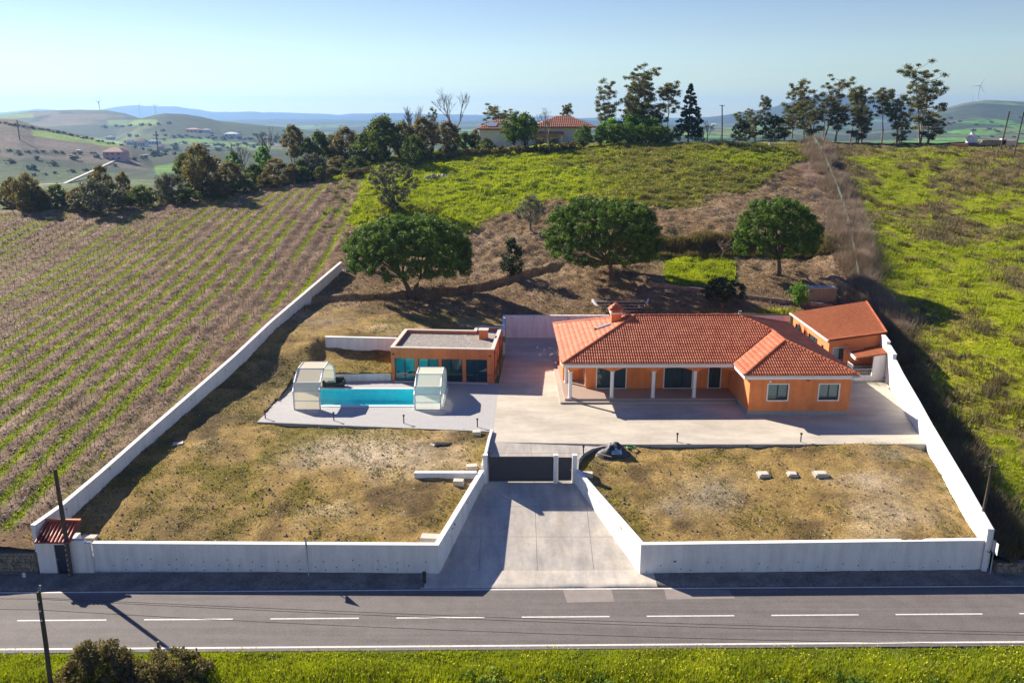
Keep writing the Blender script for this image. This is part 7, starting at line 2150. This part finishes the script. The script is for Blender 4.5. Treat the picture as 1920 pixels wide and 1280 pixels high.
for (ua, va, ub, vb, n_) in ((0, 231, 110, 250, 12), (110, 250, 235, 276, 14), (0, 284, 200, 290, 12), (240, 302, 335, 288, 8), (400, 274, 520, 274, 10), (330, 258, 480, 262, 10), (200, 240, 330, 232, 8), (60, 330, 200, 318, 6)):
    for j in range(n_):
        t_ = (j + rr.uniform(-.4, .4)) / n_; spots.append((ua + (ub - ua) * t_, va + (vb - va) * t_ + rr.uniform(-1, 1), rr.uniform(5, 8)))
for u, v, px in spots:
    p = far_ground(u, v); s_ = px / 1626 * p.y / .95 * .62
    e = empty('valley_tree', p, 'dark rounded tree among the distant fields', 'tree', 'far trees in the valley'); e.scale = (s_ * rr.uniform(.8, 1.4), s_, s_ * rr.uniform(.55, .8))
    link('crown', FT[rr.randrange(3)], e); link('trunk', FTR, e)
# pylons in the valley
for u, v, vt, lab in ((297, 290, 246, 'thin grey pole rising from the hamlet'), (37, 262, 226, 'thin pole on the left ploughed slope')):
    p = far_ground(u, v); q = atY(u, vt, p.y); tag(MB().tube([(0, 0, -1), (0, 0, q.z - p.z)], p.y * .0007, 5).build('power_pole', M['stake'], None, p), lab, 'pole', 'far poles')
def turbine(u, v, vh, D, rot, lab, blade_px):
    p = atY(u, v, D); hub = atY(u, vh, D); H_ = hub.z - p.z; k = D / 1626
    e = empty('wind_turbine', p - Vector((0, 0, 4 * k)), lab, 'wind turbine', 'wind turbines on the hills')
    MB().tube([(0, 0, -8 * k), (0, 0, H_ + 4 * k)], [.75 * k, .42 * k], 10).build('tower', M['turbine'], e, smooth_=True)
    MB().box(-.5 * k, .5 * k, -1.6 * k, 1.2 * k, H_ + 3.6 * k, H_ + 4.6 * k).build('nacelle', M['turbine'], e)
    for j in range(3):
        a = rot + j * 2 * math.pi / 3; L_ = blade_px * k; d_ = Vector((math.cos(a), 0, math.sin(a))); n_ = Vector((-math.sin(a), 0, math.cos(a)))
        c = Vector((0, -1.9 * k, H_ + 4.1 * k)); w0, w1 = .55 * k, .16 * k
        mb = MB(); q = [c - n_ * w0, c + d_ * L_ - n_ * w1, c + d_ * L_ + n_ * w1, c + n_ * w0]
        mb.hexa([p_ + Vector((0, .12 * k, 0)) for p_ in q], [p_ - Vector((0, .12 * k, 0)) for p_ in q]); mb.build('blade', M['turbine'], e)
turbine(1833, 192, 161, 3090, .15 + 1.0, 'white wind turbine on the right-hand hill', 17)
turbine(187, 206, 192, 2300, .6, 'wind turbine on the left hill crest', 7.5)
turbine(262, 212, 199, 5200, .9, 'left of two distant wind turbines behind the left hill', 7)
turbine(292, 212, 199, 5200, .35, 'right of two distant wind turbines behind the left hill', 8)
MB().tube([(0, 0, 0), (0, 0, 30)], [1.2, .6], 6).build('hill_mast', M['turbine'], None, atY(1822, 193, 3095))
tag(bpy.data.objects['hill_mast'], 'thin mast left of the turbine on the right-hand hill', 'mast')

# ================================================================== AIR
hz_ = bpy.data.materials.new('air'); hz_.use_nodes = True
t = hz_.node_tree; t.nodes.clear()
vo = t.nodes.new('ShaderNodeVolumePrincipled'); ou = t.nodes.new('ShaderNodeOutputMaterial')
vo.inputs['Color'].default_value = (.30, .56, 1.0, 1); vo.inputs['Density'].default_value = 0.00012; vo.inputs['Anisotropy'].default_value = .35
t.links.new(vo.outputs[0], ou.inputs['Volume'])
mb = MB(); mb.box(-9500, 9500, -400, 10900, -140, 220)
tag(mb.build('haze', hz_), kind='stuff')
